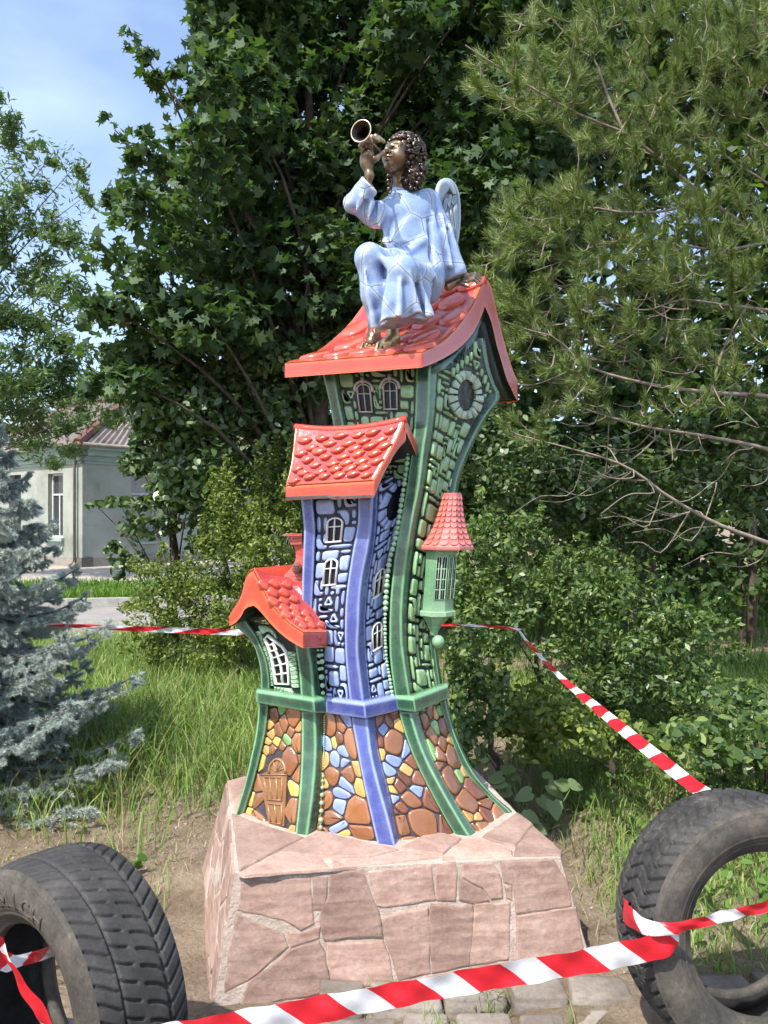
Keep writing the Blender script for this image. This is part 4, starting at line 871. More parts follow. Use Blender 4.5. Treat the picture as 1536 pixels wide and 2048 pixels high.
# ------------------------------------------------------------------ ground
def smooth01(x, a, b): t_ = np.clip((x - a) / (b - a), 0, 1); return t_ * t_ * (3 - 2 * t_)
def gnoise(x, y, s, seed=0): return np.sin(x * s + seed * 1.7 + 1.3 * np.sin(y * s * .7 + seed)) * np.sin(y * s * 1.1 + seed * 2.3 + 1.1 * np.sin(x * s * .8 - seed))
def ground_h(x, y):
    near = smooth01(y, 1.2, 2.2) * (1 - smooth01(y, 9, 11)); h = (.018 * gnoise(x, y, 3.1, 1) + .012 * gnoise(x, y, 7.3, 2) + .007 * gnoise(x, y, 17, 3) + .005 * gnoise(x, y, 41, 5)) * near
    h = h + .05 * np.exp(-((x - 1.0)**2 + (y - 2.7)**2) / .35) - .02 * np.exp(-((x + .9)**2 + (y - 2.9)**2) / .2)
    h = h + .16 * smooth01(x, 1.2, 2.6) * smooth01(y, 2.6, 4.2) * (1 - smooth01(y, 8, 12)) - .05 * smooth01(y, 4, 9) * (x < 0)
    road = smooth01(y, 8.6, 9.6) * (x < 4); return h * (1 - .8 * road)
def gz(x, y): return float(ground_h(np.array(x), np.array(y)))
M_DIRT, t, b, _o = newmat('bare_earth')
n1 = ramp(t, noise(t, 2.6, 10, .68), [(.28, (.13, .093, .064)), (.46, (.25, .195, .14)), (.62, (.36, .29, .215)), (.8, (.43, .36, .27))]); n2 = ramp(t, noise(t, 45, 8, .75), [(.3, (.62, .6, .58)), (.65, (1.15, 1.13, 1.1))])
t.links.new(mixn(t, n1, n2, 1.0, 'MULTIPLY'), b.inputs['Base Color']); b.inputs['Roughness'].default_value = .95; b.inputs['Specular IOR Level'].default_value = .15
mm = t.nodes.new('ShaderNodeMath'); mm.operation = 'ADD'; t.links.new(noise(t, 22, 9, .7), mm.inputs[0]); t.links.new(noise(t, 90, 6, .7), mm.inputs[1]); bump(t, b, mm.outputs[0], .9, .02)
xs = np.concatenate([np.linspace(-250, -8, 14), np.linspace(-7.5, -2.6, 30), np.linspace(-2.5, 2.5, 170), np.linspace(2.6, 7.5, 30), np.linspace(8, 250, 14)]); ys = np.concatenate([np.linspace(-60, .6, 8), np.linspace(.8, 5.0, 150), np.linspace(5.1, 12, 50), np.linspace(12.6, 40, 20), np.linspace(50, 420, 12)])
Xg, Yg = np.meshgrid(xs, ys); Zg = ground_h(Xg, Yg); V = np.stack([Xg, Yg, Zg], -1).reshape(-1, 3); nx, ny = len(xs), len(ys)
ii = (np.arange(ny - 1)[:, None] * nx + np.arange(nx - 1)[None]).ravel(); gf = np.stack([ii, ii + 1, ii + nx + 1, ii + nx], -1)
tag(npobj('ground', V, gf, M_DIRT, smooth=True), 'bare trampled earth around the plinth and under the grass', None, kind='structure')
# asphalt path and yard in front of the far house, grey kerb between
M_ASPH = rough_mat('worn_asphalt', [(.3, (.20, .185, .17)), (.7, (.30, .28, .26))], 3, .9, 120, .5, .006)
M_YARD = rough_mat('dusty_yard', [(.3, (.30, .265, .22)), (.7, (.42, .375, .31))], 1.2, .95, 60, .4, .01)
def sheet(name, pts, mat, z, label):
    v = [Vector((p[0], p[1], z)) for p in pts]; n = len(v); v2 = [q - Vector((0, 0, .25)) for q in v]; f = [list(range(n))] + [[i, n + i, n + (i + 1) % n, (i + 1) % n] for i in range(n)]
    o = obj(name, v + v2, f, mat, smooth=False); return tag(o, label, kind='structure')
sheet('path', [(-14, 9.4), (-1.0, 10.1), (-.6, 10.3), (-.6, 13.3), (-1.6, 13.2), (-14, 11.0)], M_ASPH, .030, 'grey asphalt path crossing behind the grass')
sheet('yard', [(-30, 15.8), (-14, 15.9), (-2.5, 16.6), (-2.5, 30), (-30, 30)], M_YARD, .034, 'pale dusty yard along the foot of the far house')
M_CONC = rough_mat('kerb_concrete', [(.3, (.26, .25, .23)), (.7, (.42, .40, .37))], 6, .9, 60, .4, .006)
K0, K1 = Vector((-14, 11.0, 0)), Vector((-1.6, 13.2, 0)); kd = (K1 - K0).normalized(); kn = Vector((-kd.y, kd.x, 0)); KB = empty('kerb', K0); tag(KB, 'low concrete kerb between the asphalt path and the far lawn', kind='structure')
rk = Matrix((kd, kn, Vector((0, 0, 1)))).transposed()
for i in range(12):
    mb = MB(); c = K0 + kd * (.5 + i * 1.03) + Vector((0, 0, .04)); mb.box(c + kn * .06, (1.0, .13, .28), rk); o = mb.build('kerb_stone', M_CONC, KB, smooth=False)
# cobble setts in front of the plinth
M_SETT = stone_mat('grey_sett', (.215, .19, .16), (.14, .12, .10), (.29, .26, .22))
PV = empty('cobble_paving', (0, 2.3, .02)); tag(PV, 'worn grey cobble paving in front of the plinth', kind='structure')
rdc = random.Random(17)
for r in range(7):
    y0 = 2.43 - r * .128; x = -1.15 + (r % 2) * .07
    while x < 1.65:
        w = rdc.uniform(.16, .26); y1 = y0 + .03 * (x - .2); zt = (.062 if r == 0 else .035) + rdc.uniform(-.012, .010)
        if not (r == 0 and x < -.35):
            q = [(x + rdc.uniform(0, .02), y1 + rdc.uniform(-.008, .008)), (x + w - .014 + rdc.uniform(0, .01), y1 + rdc.uniform(-.008, .008)), (x + w - .014 + rdc.uniform(-.01, .01), y1 + .112 + rdc.uniform(-.01, .01)), (x + rdc.uniform(0, .015), y1 + .112 + rdc.uniform(-.01, .01))]
            q = chaikin(q, 2, .09); v = []; n = len(q); tx, ty = rdc.uniform(-.08, .08), rdc.uniform(-.1, .1); cx = sum(p[0] for p in q) / n; cy = sum(p[1] for p in q) / n
            for ins, z in ((0, -.10), (0, -.010), (.006, -.002), (.016, 0)):
                v += [Vector((p[0], p[1], zt + z + (p[0] - cx) * tx + (p[1] - cy) * ty)) for p in offset(q, ins)]
            v.append(Vector((cx, cy, zt + .003))); f = []
            for k in range(3):
                for i in range(n): f.append([k * n + i, k * n + (i + 1) % n, (k + 1) * n + (i + 1) % n, (k + 1) * n + i])
            for i in range(n): f.append([3 * n + i, 3 * n + (i + 1) % n, 4 * n])
            obj('cobble', v, f, M_SETT, PV)
        x += w
# ------------------------------------------------------------------ tyres
M_RUB, t, b, _o = newmat('old_rubber')
n1 = ramp(t, noise(t, 9, 8, .65), [(.3, (.020, .0195, .019)), (.52, (.042, .040, .038)), (.66, (.070, .066, .060)), (.80, (.15, .13, .105))]); n2 = ramp(t, noise(t, 130, 5, .7), [(.3, (.75,) * 3), (.7, (1.25,) * 3)])
t.links.new(mixn(t, n1, n2, 1.0, 'MULTIPLY'), b.inputs['Base Color']); b.inputs['Roughness'].default_value = .72; b.inputs['Specular IOR Level'].default_value = .35; bump(t, b, noise(t, 220, 5, .7), .3, .003)
M_SIDE, t, b, _o = newmat('dusty_sidewall_rubber')
n1 = ramp(t, noise(t, 7, 9, .7), [(.28, (.030, .028, .025)), (.48, (.062, .056, .048)), (.62, (.105, .092, .075)), (.78, (.17, .145, .11))]); n2 = ramp(t, noise(t, 90, 5, .7), [(.3, (.72,) * 3), (.7, (1.25,) * 3)])
t.links.new(mixn(t, n1, n2, 1.0, 'MULTIPLY'), b.inputs['Base Color']); b.inputs['Roughness'].default_value = .8; b.inputs['Specular IOR Level'].default_value = .25; bump(t, b, noise(t, 120, 6, .7), .4, .003)
def sstep(x, a, b_): return smooth01(x, a, b_)
def groove(x, w): return 1 - sstep(np.abs(x), w * .45, w)
def tread_a(th, s, N=58):
    ph = th / (2 * np.pi) * N; out = np.zeros_like(s)
    out = np.maximum(out, groove(s - .50, .040)); out = np.maximum(out, groove(s + .52, .036)); c = s - .02
    f1 = np.mod(ph + 2.2 * np.abs(s - .0) ** 1.0, 1) - .5
    sh = np.abs(s) > .54; out = np.maximum(out, np.where(sh, groove(f1, .13) * .85, 0))
    arc = np.mod(ph + .9 * np.sqrt(np.clip((s + .5), 0, 1)) * 1.6, 1) - .5; md = (s > -.5) & (s < -.02); out = np.maximum(out, np.where(md, groove(arc, .14) * .8, 0))
    arc2 = np.mod(ph - 1.2 * np.sqrt(np.clip((.5 - s), 0, 1)), 1) - .5; md2 = (s > .12) & (s < .5); out = np.maximum(out, np.where(md2, groove(arc2, .12) * .75, 0))
    out = np.maximum(out, groove(s - .02, .014) * (np.mod(ph, 1) < .6) * .8); return out
def tread_b(th, s, N=58):
    ph = th / (2 * np.pi) * N; out = np.zeros_like(s); zz = .035 * np.where(np.mod(ph, 2) < 1, 1, -1)
    for s0 in (-.55, -.19, .19, .55): out = np.maximum(out, groove(s - s0 - zz, .03) * (.9 if abs(s0) > .3 else .55))
    lat = np.mod(ph + .8 * np.abs(np.mod(s * 1.4 + .7, 1.4) - .7) * 1.5, 1) - .5; out = np.maximum(out, groove(lat, .14) * .9)
    lat2 = np.mod(ph * 2 + .5 + 1.6 * np.abs(s), 1) - .5; out = np.maximum(out, groove(lat2, .05) * .18); return out
def tyre(label, C, nrm, Ro, wid, tread, bead_r, grp):
    n3 = Vector(nrm).normalized(); upv = Vector((0, 0, 1)); upv = (upv - n3 * upv.dot(n3)).normalized(); sdv = upv.cross(n3)
    root = empty('car_tyre', Vector(C) - upv * Ro, label, 'tyre', grp)
    NT = 960; th = np.linspace(0, 2 * np.pi, NT, endpoint=False)
    def sweep(prof, disp=None):
        pr = np.array([(p[0], p[1]) for p in prof]); m_ = len(pr); T, Sx = np.meshgrid(th, np.arange(m_), indexing='ij'); rr = pr[Sx, 1].copy(); ww = pr[Sx, 0].copy()
        if disp is not None:
            sv = np.array([p[2] for p in prof])[Sx]; on = np.array([p[3] for p in prof])[Sx]; rr = rr - disp(T, sv) * on * .010
        co = np.array(C)[None, None] + ww[..., None] * np.array(n3)[None, None] + rr[..., None] * (np.cos(T)[..., None] * np.array(upv)[None, None] + np.sin(T)[..., None] * np.array(sdv)[None, None]); return co.reshape(-1, 3), m_
    hw = wid / 2; sgrid = np.linspace(-1, 1, 57); prof = []
    for s in sgrid:
        drop = .014 * abs(s)**3.2; prof.append((s * hw * .93, Ro - drop, s, 1.0 if abs(s) < .985 else .3))
    def faces(m_, wrap=False):
        i = np.arange(NT)[:, None]; j = np.arange(m_ - 1)[None]; a = i * m_ + j; b_ = ((i + 1) % NT) * m_ + j; return np.stack([a, a + 1, b_ + 1, b_], -1).reshape(-1, 4)
    V_, m_ = sweep(prof, tread); npobj('tread', V_, faces(m_)[:, ::-1], M_RUB, root, smooth=False)
    # sidewalls (both) with rings of relief, bead and inner liner
    for sg in (1, -1):
        e0 = Ro - .014; H_ = e0 - bead_r; pf = []
        for k in np.linspace(0, 1, 40):
            bul = math.sin(math.pi * min(1, k * 1.02)) * .020 - .02 * k * k; r = e0 - H_ * k; rel = 0.0
            for c0, w0, a0 in ((.10, .02, .0025), (.16, .015, .002), (.62, .02, .0022), (.70, .014, .002), (.80, .03, .003)): rel += a0 * math.exp(-((k - c0) / w0)**2)
            pf.append((sg * (hw * .93 + bul + rel), r))
        x0 = pf[-1][0]; pf += [(x0 - sg * .004, bead_r - .004), (x0 - sg * .014, bead_r - .006), (x0 - sg * .026, bead_r), (x0 - sg * .026, bead_r + .012)]
        V_, m_ = sweep(pf); F_ = faces(m_); npobj('sidewall', V_, F_[:, ::-1] if sg < 0 else F_, M_SIDE, root, smooth=True)
    x0 = hw * .93 - .02 - .026; pf = [(-x0, bead_r + .012), (-x0 - .006, bead_r + .04), (-hw * .88, Ro - .06), (-hw * .7, Ro - .030), (0, Ro - .024), (hw * .7, Ro - .030), (hw * .88, Ro - .06), (x0 + .006, bead_r + .04), (x0, bead_r + .012)]
    pf = [(q[0], q[1]) for q in catmull(pf, 30)]; V_, m_ = sweep(pf); npobj('inner_liner', V_, faces(m_), M_RUB, root, smooth=True)
    return root, upv, sdv, n3
TYL = tyre('worn black car tyre with curved slot tread beside plinth and spruce', (-.82, 1.975, .355), (-.60, -.80, .04), .362, .245, tread_a, .215, 'old tyres holding the barrier tape')
TYR = tyre('worn black car tyre with zig-zag block tread, tape knotted round it', (1.045, 2.225, .415), (.16, -.985, .10), .362, .225, tread_b, .225, 'old tyres holding the barrier tape')

# worn raised letters on the near sidewall of the left tyre
def side_letters(T, C, Ro, wid, bead_r, txt, spot, step=.19, hgt=.040):
    root, upv, sdv, n3 = T; C = Vector(C); hw = wid / 2; e0 = Ro - .014; H_ = e0 - bead_r
    def pt(th, r):
        k = (e0 - r) / H_; bul = math.sin(math.pi * min(1, k * 1.02)) * .020 - .02 * k * k; return C + n3 * (hw * .93 + bul + .0008) + (upv * math.cos(th) + sdv * math.sin(th)) * r
    r0 = bead_r + H_ * .50; best = min(np.linspace(0, 2 * math.pi, 720), key=lambda a: (lambda q: (q[0] - spot[0])**2 + (q[1] - spot[1])**2)(px_of(pt(a, r0))))
    sg = 1 if px_of(pt(best + .05, r0))[0] > px_of(pt(best - .05, r0))[0] else -1
    G = {'M': [[(0, 0), (0, 1)], [(0, 1), (.5, .3)], [(.5, .3), (1, 1)], [(1, 1), (1, 0)]], 'I': [[(.5, 0), (.5, 1)]], 'C': [[(1, .85), (.6, 1), (.15, .8), (.05, .5), (.15, .2), (.6, 0), (1, .15)]], 'H': [[(0, 0), (0, 1)], [(1, 0), (1, 1)], [(0, .5), (1, .5)]]}
    for i, ch in enumerate(txt):
        mb = MB()
        for st in G[ch]: mb.tube([pt(best + sg * ((i - len(txt) / 2) * step + x * step * .62), r0 + (y - .5) * hgt) for x, y in [tuple(q) for q in catmull(st, 7)]], .0032, 5)
        mb.build('raised_letter', M_SIDE, root)
side_letters(TYL, (-.82, 1.975, .355), .362, .245, .215, 'MICH', (48, 1806))
# ------------------------------------------------------------------ implicit-surface modelling for the angel
def surfnet(fn, lo, hi, h):
    lo = np.array(lo, float); n = np.ceil((np.array(hi) - lo) / h).astype(int) + 1
    ax_ = [lo[i] + np.arange(n[i]) * h for i in range(3)]; G = np.stack(np.meshgrid(*ax_, indexing='ij'), -1).astype(np.float32)
    K = 4; nc = (n - 1) // K + 2; axc = [lo[i] + np.arange(nc[i]) * h * K for i in range(3)]; Gc = np.stack(np.meshgrid(*axc, indexing='ij'), -1).astype(np.float32)
    vc = fn(Gc.reshape(-1, 3)).reshape(nc); ix = [np.minimum((np.arange(n[i]) + K // 2) // K, nc[i] - 1) for i in range(3)]
    v = vc[np.ix_(*ix)].astype(np.float32); near = np.abs(v) < h * K * 1.15; v[near] = fn(G[near]); s = v < 0
    cs = [(i, j, k) for i in (0, 1) for j in (0, 1) for k in (0, 1)]; sl_ = lambda a, c: a[c[0]:n[0] - 1 + c[0], c[1]:n[1] - 1 + c[1], c[2]:n[2] - 1 + c[2]]
    cnt = sum(sl_(s, c).astype(np.int8) for c in cs); mask = (cnt > 0) & (cnt < 8); idx = -np.ones(mask.shape, int); idx[mask] = np.arange(mask.sum()); I = np.argwhere(mask)
    acc = np.zeros((len(I), 3)); num = np.zeros(len(I)); cv = {c: v[I[:, 0] + c[0], I[:, 1] + c[1], I[:, 2] + c[2]] for c in cs}
    for c in cs:
        for a in range(3):
            if c[a] == 0:
                d = list(c); d[a] = 1; d = tuple(d); m_ = (cv[c] < 0) != (cv[d] < 0); t_ = cv[c] / (cv[c] - cv[d] + 1e-12); p = np.array(c, float)[None].repeat(len(I), 0); p[:, a] = t_; acc[m_] += p[m_]; num[m_] += 1
    V = lo + (I + acc / num[:, None]) * h; F_ = []
    for a in range(3):
        b, c = (a + 1) % 3, (a + 2) % 3; sl0 = [slice(None)] * 3; sl1 = [slice(None)] * 3; sl0[a] = slice(0, n[a] - 1); sl1[a] = slice(1, n[a]); s0, s1 = s[tuple(sl0)], s[tuple(sl1)]
        E = np.argwhere(s0 != s1); E = E[(E[:, b] > 0) & (E[:, c] > 0) & (E[:, b] < n[b] - 1) & (E[:, c] < n[c] - 1)]
        def ci(db, dc): q = E.copy(); q[:, b] += db; q[:, c] += dc; return idx[q[:, 0], q[:, 1], q[:, 2]]
        q = np.stack([ci(-1, -1), ci(0, -1), ci(0, 0), ci(-1, 0)], -1); fl = s0[E[:, 0], E[:, 1], E[:, 2]]; q[~fl] = q[~fl][:, ::-1]; F_.append(q)
    F_ = np.concatenate(F_); return V, F_[(F_ >= 0).all(1)]
def vec(p): return np.array(p, np.float32)
def cap(p, a, b, ra, rb=None):
    a, b = vec(a), vec(b); rb = ra if rb is None else rb; ba = b - a; pa = p - a; h = np.clip(pa @ ba / (ba @ ba + 1e-12), 0, 1); return np.linalg.norm(pa - h[:, None] * ba, axis=1) - (ra + (rb - ra) * h)
def chain(p, pts, k=.004):
    d = None
    for (a, ra), (b, rb) in zip(pts[:-1], pts[1:]):
        q = cap(p, a, b, ra, rb); d = q if d is None else smin(d, q, k)
    return d
def ell(p, c, r, M=None):
    q = p - vec(c)
    if M is not None: q = q @ M
    r = vec(r); k0 = np.linalg.norm(q / r, axis=1); k1 = np.linalg.norm(q / (r * r), axis=1) + 1e-9; return k0 * (k0 - 1) / k1
def smin(a, b, k): h = np.clip(.5 + .5 * (b - a) / k, 0, 1); return b + (a - b) * h - k * h * (1 - h)
def smax(a, b, k): return -smin(-a, -b, k)
def Q(x, y, d): return tuple(P(x, y, d))
# ---- materials
M_ROBE, t, b, _o = newmat('glaze_robe_blue')
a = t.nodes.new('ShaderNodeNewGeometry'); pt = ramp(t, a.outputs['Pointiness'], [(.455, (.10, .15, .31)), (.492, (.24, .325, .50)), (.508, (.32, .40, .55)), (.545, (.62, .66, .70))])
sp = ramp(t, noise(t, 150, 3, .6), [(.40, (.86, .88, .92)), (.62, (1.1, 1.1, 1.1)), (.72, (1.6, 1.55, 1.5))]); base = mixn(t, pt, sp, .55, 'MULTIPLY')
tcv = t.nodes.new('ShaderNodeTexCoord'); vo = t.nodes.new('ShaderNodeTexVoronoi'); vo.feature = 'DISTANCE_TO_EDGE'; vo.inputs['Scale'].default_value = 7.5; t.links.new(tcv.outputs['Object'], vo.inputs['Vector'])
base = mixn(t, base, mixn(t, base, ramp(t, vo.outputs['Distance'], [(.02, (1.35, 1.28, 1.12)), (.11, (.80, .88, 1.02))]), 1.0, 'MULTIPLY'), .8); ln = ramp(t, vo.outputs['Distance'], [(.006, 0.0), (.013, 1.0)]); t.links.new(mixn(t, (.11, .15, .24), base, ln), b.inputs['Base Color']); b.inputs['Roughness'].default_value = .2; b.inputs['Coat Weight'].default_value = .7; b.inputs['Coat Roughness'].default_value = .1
mm = t.nodes.new('ShaderNodeMath'); mm.operation = 'MULTIPLY_ADD'; mm.inputs[1].default_value = 1.0; t.links.new(ln, mm.inputs[0]); nn_ = noise(t, 70, 4, .6); m2 = t.nodes.new('ShaderNodeMath'); m2.operation = 'MULTIPLY'; m2.inputs[1].default_value = .5; t.links.new(nn_, m2.inputs[0]); t.links.new(m2.outputs[0], mm.inputs[2]); bump(t, b, mm.outputs[0], .35, .003)
def bronze(name, dark, mid_, lite, met=.85):
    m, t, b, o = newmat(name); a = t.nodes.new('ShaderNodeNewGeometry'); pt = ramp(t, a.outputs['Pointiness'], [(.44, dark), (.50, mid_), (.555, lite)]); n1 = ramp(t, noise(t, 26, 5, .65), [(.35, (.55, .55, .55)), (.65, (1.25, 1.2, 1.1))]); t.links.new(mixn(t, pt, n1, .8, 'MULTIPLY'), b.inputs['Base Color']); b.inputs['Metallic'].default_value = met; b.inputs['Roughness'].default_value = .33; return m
M_BRZ = bronze('bronze_skin', (.030, .019, .013), (.165, .115, .075), (.66, .52, .35), .78); M_BRZD = bronze('bronze_dark', (.010, .008, .007), (.030, .022, .018), (.19, .15, .12)); M_HORN = bronze('bronze_horn', (.09, .06, .045), (.30, .22, .16), (.75, .6, .45), .95)
M_GOLD = bronze('bronze_gold', (.10, .065, .035), (.50, .38, .20), (.85, .70, .42), .8)
AN = empty('angel_statue', P(850, 590, 3.05), 'seated bronze angel in pale blue crackled robe blowing a horn on the orange roof', 'statue')
# ---- roof depth lookup so that the figure touches the roof
rg_ = np.array([(*px_of(Sr.at(i / 80, j / 60)), Sr.at(i / 80, j / 60).y) for j in range(61) for i in range(81)])
def roof_d(x, y): return float(rg_[np.argmin((rg_[:, 0] - x)**2 + (rg_[:, 1] - y)**2), 2])
def robe(p):
    body = smin(cap(p, Q(842, 545, 3.05), Q(822, 440, 3.05), .092, .082), cap(p, Q(792, 412, 3.02), Q(855, 404, 3.08), .045, .046), .06)
    body = smin(body, cap(p, Q(803, 398, 3.035), Q(800, 382, 3.03), .040, .033), .02)
    body = smin(body, cap(p, Q(800, 440, 3.02), Q(800, 505, 3.0), .060, .062), .05)
    arm = chain(p, [(Q(790, 425, 3.02), .052), (Q(750, 430, 2.97), .047), (Q(706, 407, 2.93), .034)], .02); body = smin(body, arm, .035)
    fore = cap(p, Q(706, 406, 2.93), Q(738, 368, 2.90), .034, .037); cutn = (vec(Q(738, 366, 2.90)) - vec(Q(706, 406, 2.93))); cutn /= np.linalg.norm(cutn)
    fore = smin(fore, cap(p, Q(728, 390, 2.905), Q(745, 383, 2.895), .022, .018), .015)
    pl = (p - vec(Q(739, 365, 2.90))) @ cutn + .10 * np.maximum(0, (p[:, 0] - P(742, 380, 2.9).x)) ; fore = smax(fore, pl, .006)
    body = smin(body, fore, .018)
    body = np.maximum(body, -cap(p, Q(724, 386, 2.915), Q(752, 345, 2.885), .022, .030))           # hollow cuff
    slv = chain(p, [(Q(856, 408, 3.08), .047), (Q(884, 470, 3.10), .052), (Q(902, 545, 3.10), .047)], .02); slv = smin(slv, cap(p, Q(898, 500, 3.09), Q(929, 560, 3.09), .020, .018), .04); slv = smin(slv, cap(p, Q(870, 480, 3.04), Q(868, 575, 3.02), .03, .02), .05)
    slv = smax(slv, (p - vec(Q(905, 559, 3.1))) @ vec((.374, 0, -.927)), .005); slv = np.maximum(slv, -cap(p, Q(905, 535, 3.13), Q(918, 580, 3.15), .016, .034))
    body = smin(body, slv, .03)
    hip = cap(p, Q(848, 575, 3.04), Q(815, 570, 2.97), .072, .06)
    l1 = chain(p, [(Q(830, 545, 3.03), .060), (Q(738, 516, 2.85), .050), (Q(747, 590, 2.865), .045), (Q(757, 660, 2.885), .030)], .025)
    l2 = chain(p, [(Q(848, 555, 3.02), .066), (Q(803, 540, 2.81), .050), (Q(797, 600, 2.825), .056), (Q(798, 665, 2.845), .064)], .03)
    sk = chain(p, [(Q(838, 560, 2.93), .052), (Q(838, 640, 2.90), .040)]); sk = smin(sk, chain(p, [(Q(775, 540, 2.885), .034), (Q(772, 600, 2.885), .034), (Q(776, 665, 2.895), .036)]), .02); legs = smin(smin(l1, l2, .022), smin(sk, hip, .04), .03)
    for a_, b_, r in ((Q(783, 520, 2.80), Q(770, 655, 2.80), .013), (Q(818, 545, 2.77), Q(840, 650, 2.805), .013), (Q(800, 560, 2.76), Q(796, 665, 2.765), .010), (Q(836, 545, 2.84), Q(858, 630, 2.85), .012), (Q(745, 500, 2.82), Q(785, 535, 2.80), .012), (Q(728, 540, 2.80), Q(748, 655, 2.845), .007), (Q(812, 520, 2.81), Q(862, 555, 2.93), .012)): legs = smin(legs, cap(p, a_, b_, r * .25, r * 1.7), .022)
    for a_, b_, r in ((Q(768, 545, 2.80), Q(765, 650, 2.825), .010), (Q(811, 570, 2.76), Q(816, 660, 2.775), .006), (Q(846, 575, 2.855), Q(850, 650, 2.85), .008)): legs = smax(legs, -cap(p, a_, b_, r, r * 1.3), .014)
    hem = (p - vec(Q(795, 643, 2.83))) @ vec((.20, -.05, -.975)) + .005 * np.sin(p[:, 0] * 60 + .6); legs = smax(legs, hem, .004)
    d = smin(body, legs, .035)
    for a_, b_, r in ((Q(770, 482, 2.955), Q(806, 512, 2.93), .010), (Q(806, 512, 2.93), Q(850, 478, 2.975), .010), (Q(866, 430, 3.02), Q(876, 540, 3.0), .011), (Q(884, 430, 3.035), Q(903, 530, 3.04), .009), (Q(898, 450, 3.05), Q(922, 535, 3.072), .008), (Q(712, 422, 2.895), Q(724, 395, 2.885), .008), (Q(736, 440, 2.91), Q(744, 405, 2.905), .010), (Q(758, 450, 2.935), Q(760, 408, 2.93), .010), (Q(772, 450, 2.965), Q(772, 410, 2.965), .006), (Q(775, 420, 2.97), Q(770, 480, 2.965), .008)): d = smin(d, cap(p, a_, b_, r * .3, r * 1.0), .026)
    for a_, b_, r in ((Q(748, 440, 2.915), Q(751, 405, 2.92), .006), (Q(724, 428, 2.895), Q(732, 402, 2.89), .005), (Q(858, 440, 2.995), Q(862, 540, 2.965), .008), (Q(896, 460, 3.04), Q(916, 548, 3.035), .006), (Q(795, 488, 2.935), Q(815, 488, 2.94), .010)): d = smax(d, -cap(p, a_, b_, r), .014)
    d += .0016 * np.sin(p[:, 0] * 70 + 2 * np.sin(p[:, 2] * 31)) * np.sin(p[:, 2] * 38 + 1.5)
    return d
lo = (P(672, 0, 2.9).x, 2.70, 2.22); hi = (P(955, 0, 3.1).x, 3.20, 2.96)
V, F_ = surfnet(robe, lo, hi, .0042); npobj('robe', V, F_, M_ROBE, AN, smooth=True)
# ---- head
Hc = vec(P(801, 312, 3.005)); fw = vec((-.66, -.72, .22)); fw /= np.linalg.norm(fw); upl = vec((.16, -.02, 1)); upl = upl - fw * (upl @ fw); upl /= np.linalg.norm(upl); rt = np.cross(fw, upl); HM = np.stack([rt, fw, upl], 1)
HS = 1.07; toW = lambda q: Hc + HM @ (vec(q) * HS)
def head(p):
    q = (p - Hc) @ HM / HS; E_ = lambda c, r: ell(q, c, r)
    d = smin(E_((0, -.008, .012), (.052, .060, .058)), E_((0, .014, -.018), (.045, .045, .055)), .02)
    d = smin(d, E_((0, .036, -.058), (.022, .020, .017)), .02)
    for s in (-1, 1): d = smin(d, E_((s * .025, .034, -.024), (.021, .020, .022)), .018)
    d = smin(d, cap(q, (-.030, .046, .016), (.030, .046, .016), .007), .012)
    for s in (-1, 1): d = smax(d, -E_((s * .021, .062, .000), (.016, .017, .0105)), .007)
    for s in (-1, 1):
        d = smin(d, E_((s * .021, .0465, -.001), (.0120, .0085, .0085)), .001)
        d = smin(d, cap(q, (s * .010, .0545, .006), (s * .032, .048, .006), .0026), .003); d = smin(d, cap(q, (s * .011, .053, -.0085), (s * .031, .047, -.0075), .002), .004)
    d = smin(d, cap(q, (0, .053, .010), (0, .069, -.016), .0055, .0095), .006)
    for s in (-1, 1): d = smin(d, E_((s * .0085, .060, -.019), (.0058, .007, .005)), .005)
    d = smin(d, E_((0, .0585, -.037), (.0150, .0095, .0050)), .004); d = smin(d, E_((0, .0570, -.047), (.0120, .0095, .0055)), .004)
    d = smax(d, -E_((0, .067, -.0418), (.010, .008, .0020)), .002)
    d = smax(d, -cap(q, (0, .064, -.026), (0, .064, -.031), .0025), .003)
    nk = np.minimum(cap(p, toW((0, -.018, -.035)), vec(Q(802, 392, 3.035)), .031, .036), 1); return smin(d, nk, .018)
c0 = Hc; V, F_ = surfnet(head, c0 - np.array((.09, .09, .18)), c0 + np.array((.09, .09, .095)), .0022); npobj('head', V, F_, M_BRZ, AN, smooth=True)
rdh = np.random.default_rng(5); cur = []
while len(cur) < 620:
    u_ = rdh.normal(size=3); u_ /= np.linalg.norm(u_); c = u_ * np.array((.071, .074, .070)) + np.array((-.002, -.020, .018))
    if c[1] > .030 and c[2] < .036: continue
    if c[1] > .010 and c[2] < -.004: continue
    cur.append((c, rdh.uniform(.0040, .0078)))
tail = []
while len(tail) < 330:
    u_ = rdh.normal(size=3); u_ /= np.linalg.norm(u_); c = u_ * np.array((.084, .046, .084)) * (.8 + .25 * rdh.random()) + np.array((-.006, -.048, -.048))
    if c[1] > -.012: continue
    tail.append((c, rdh.uniform(.0045, .0085)))
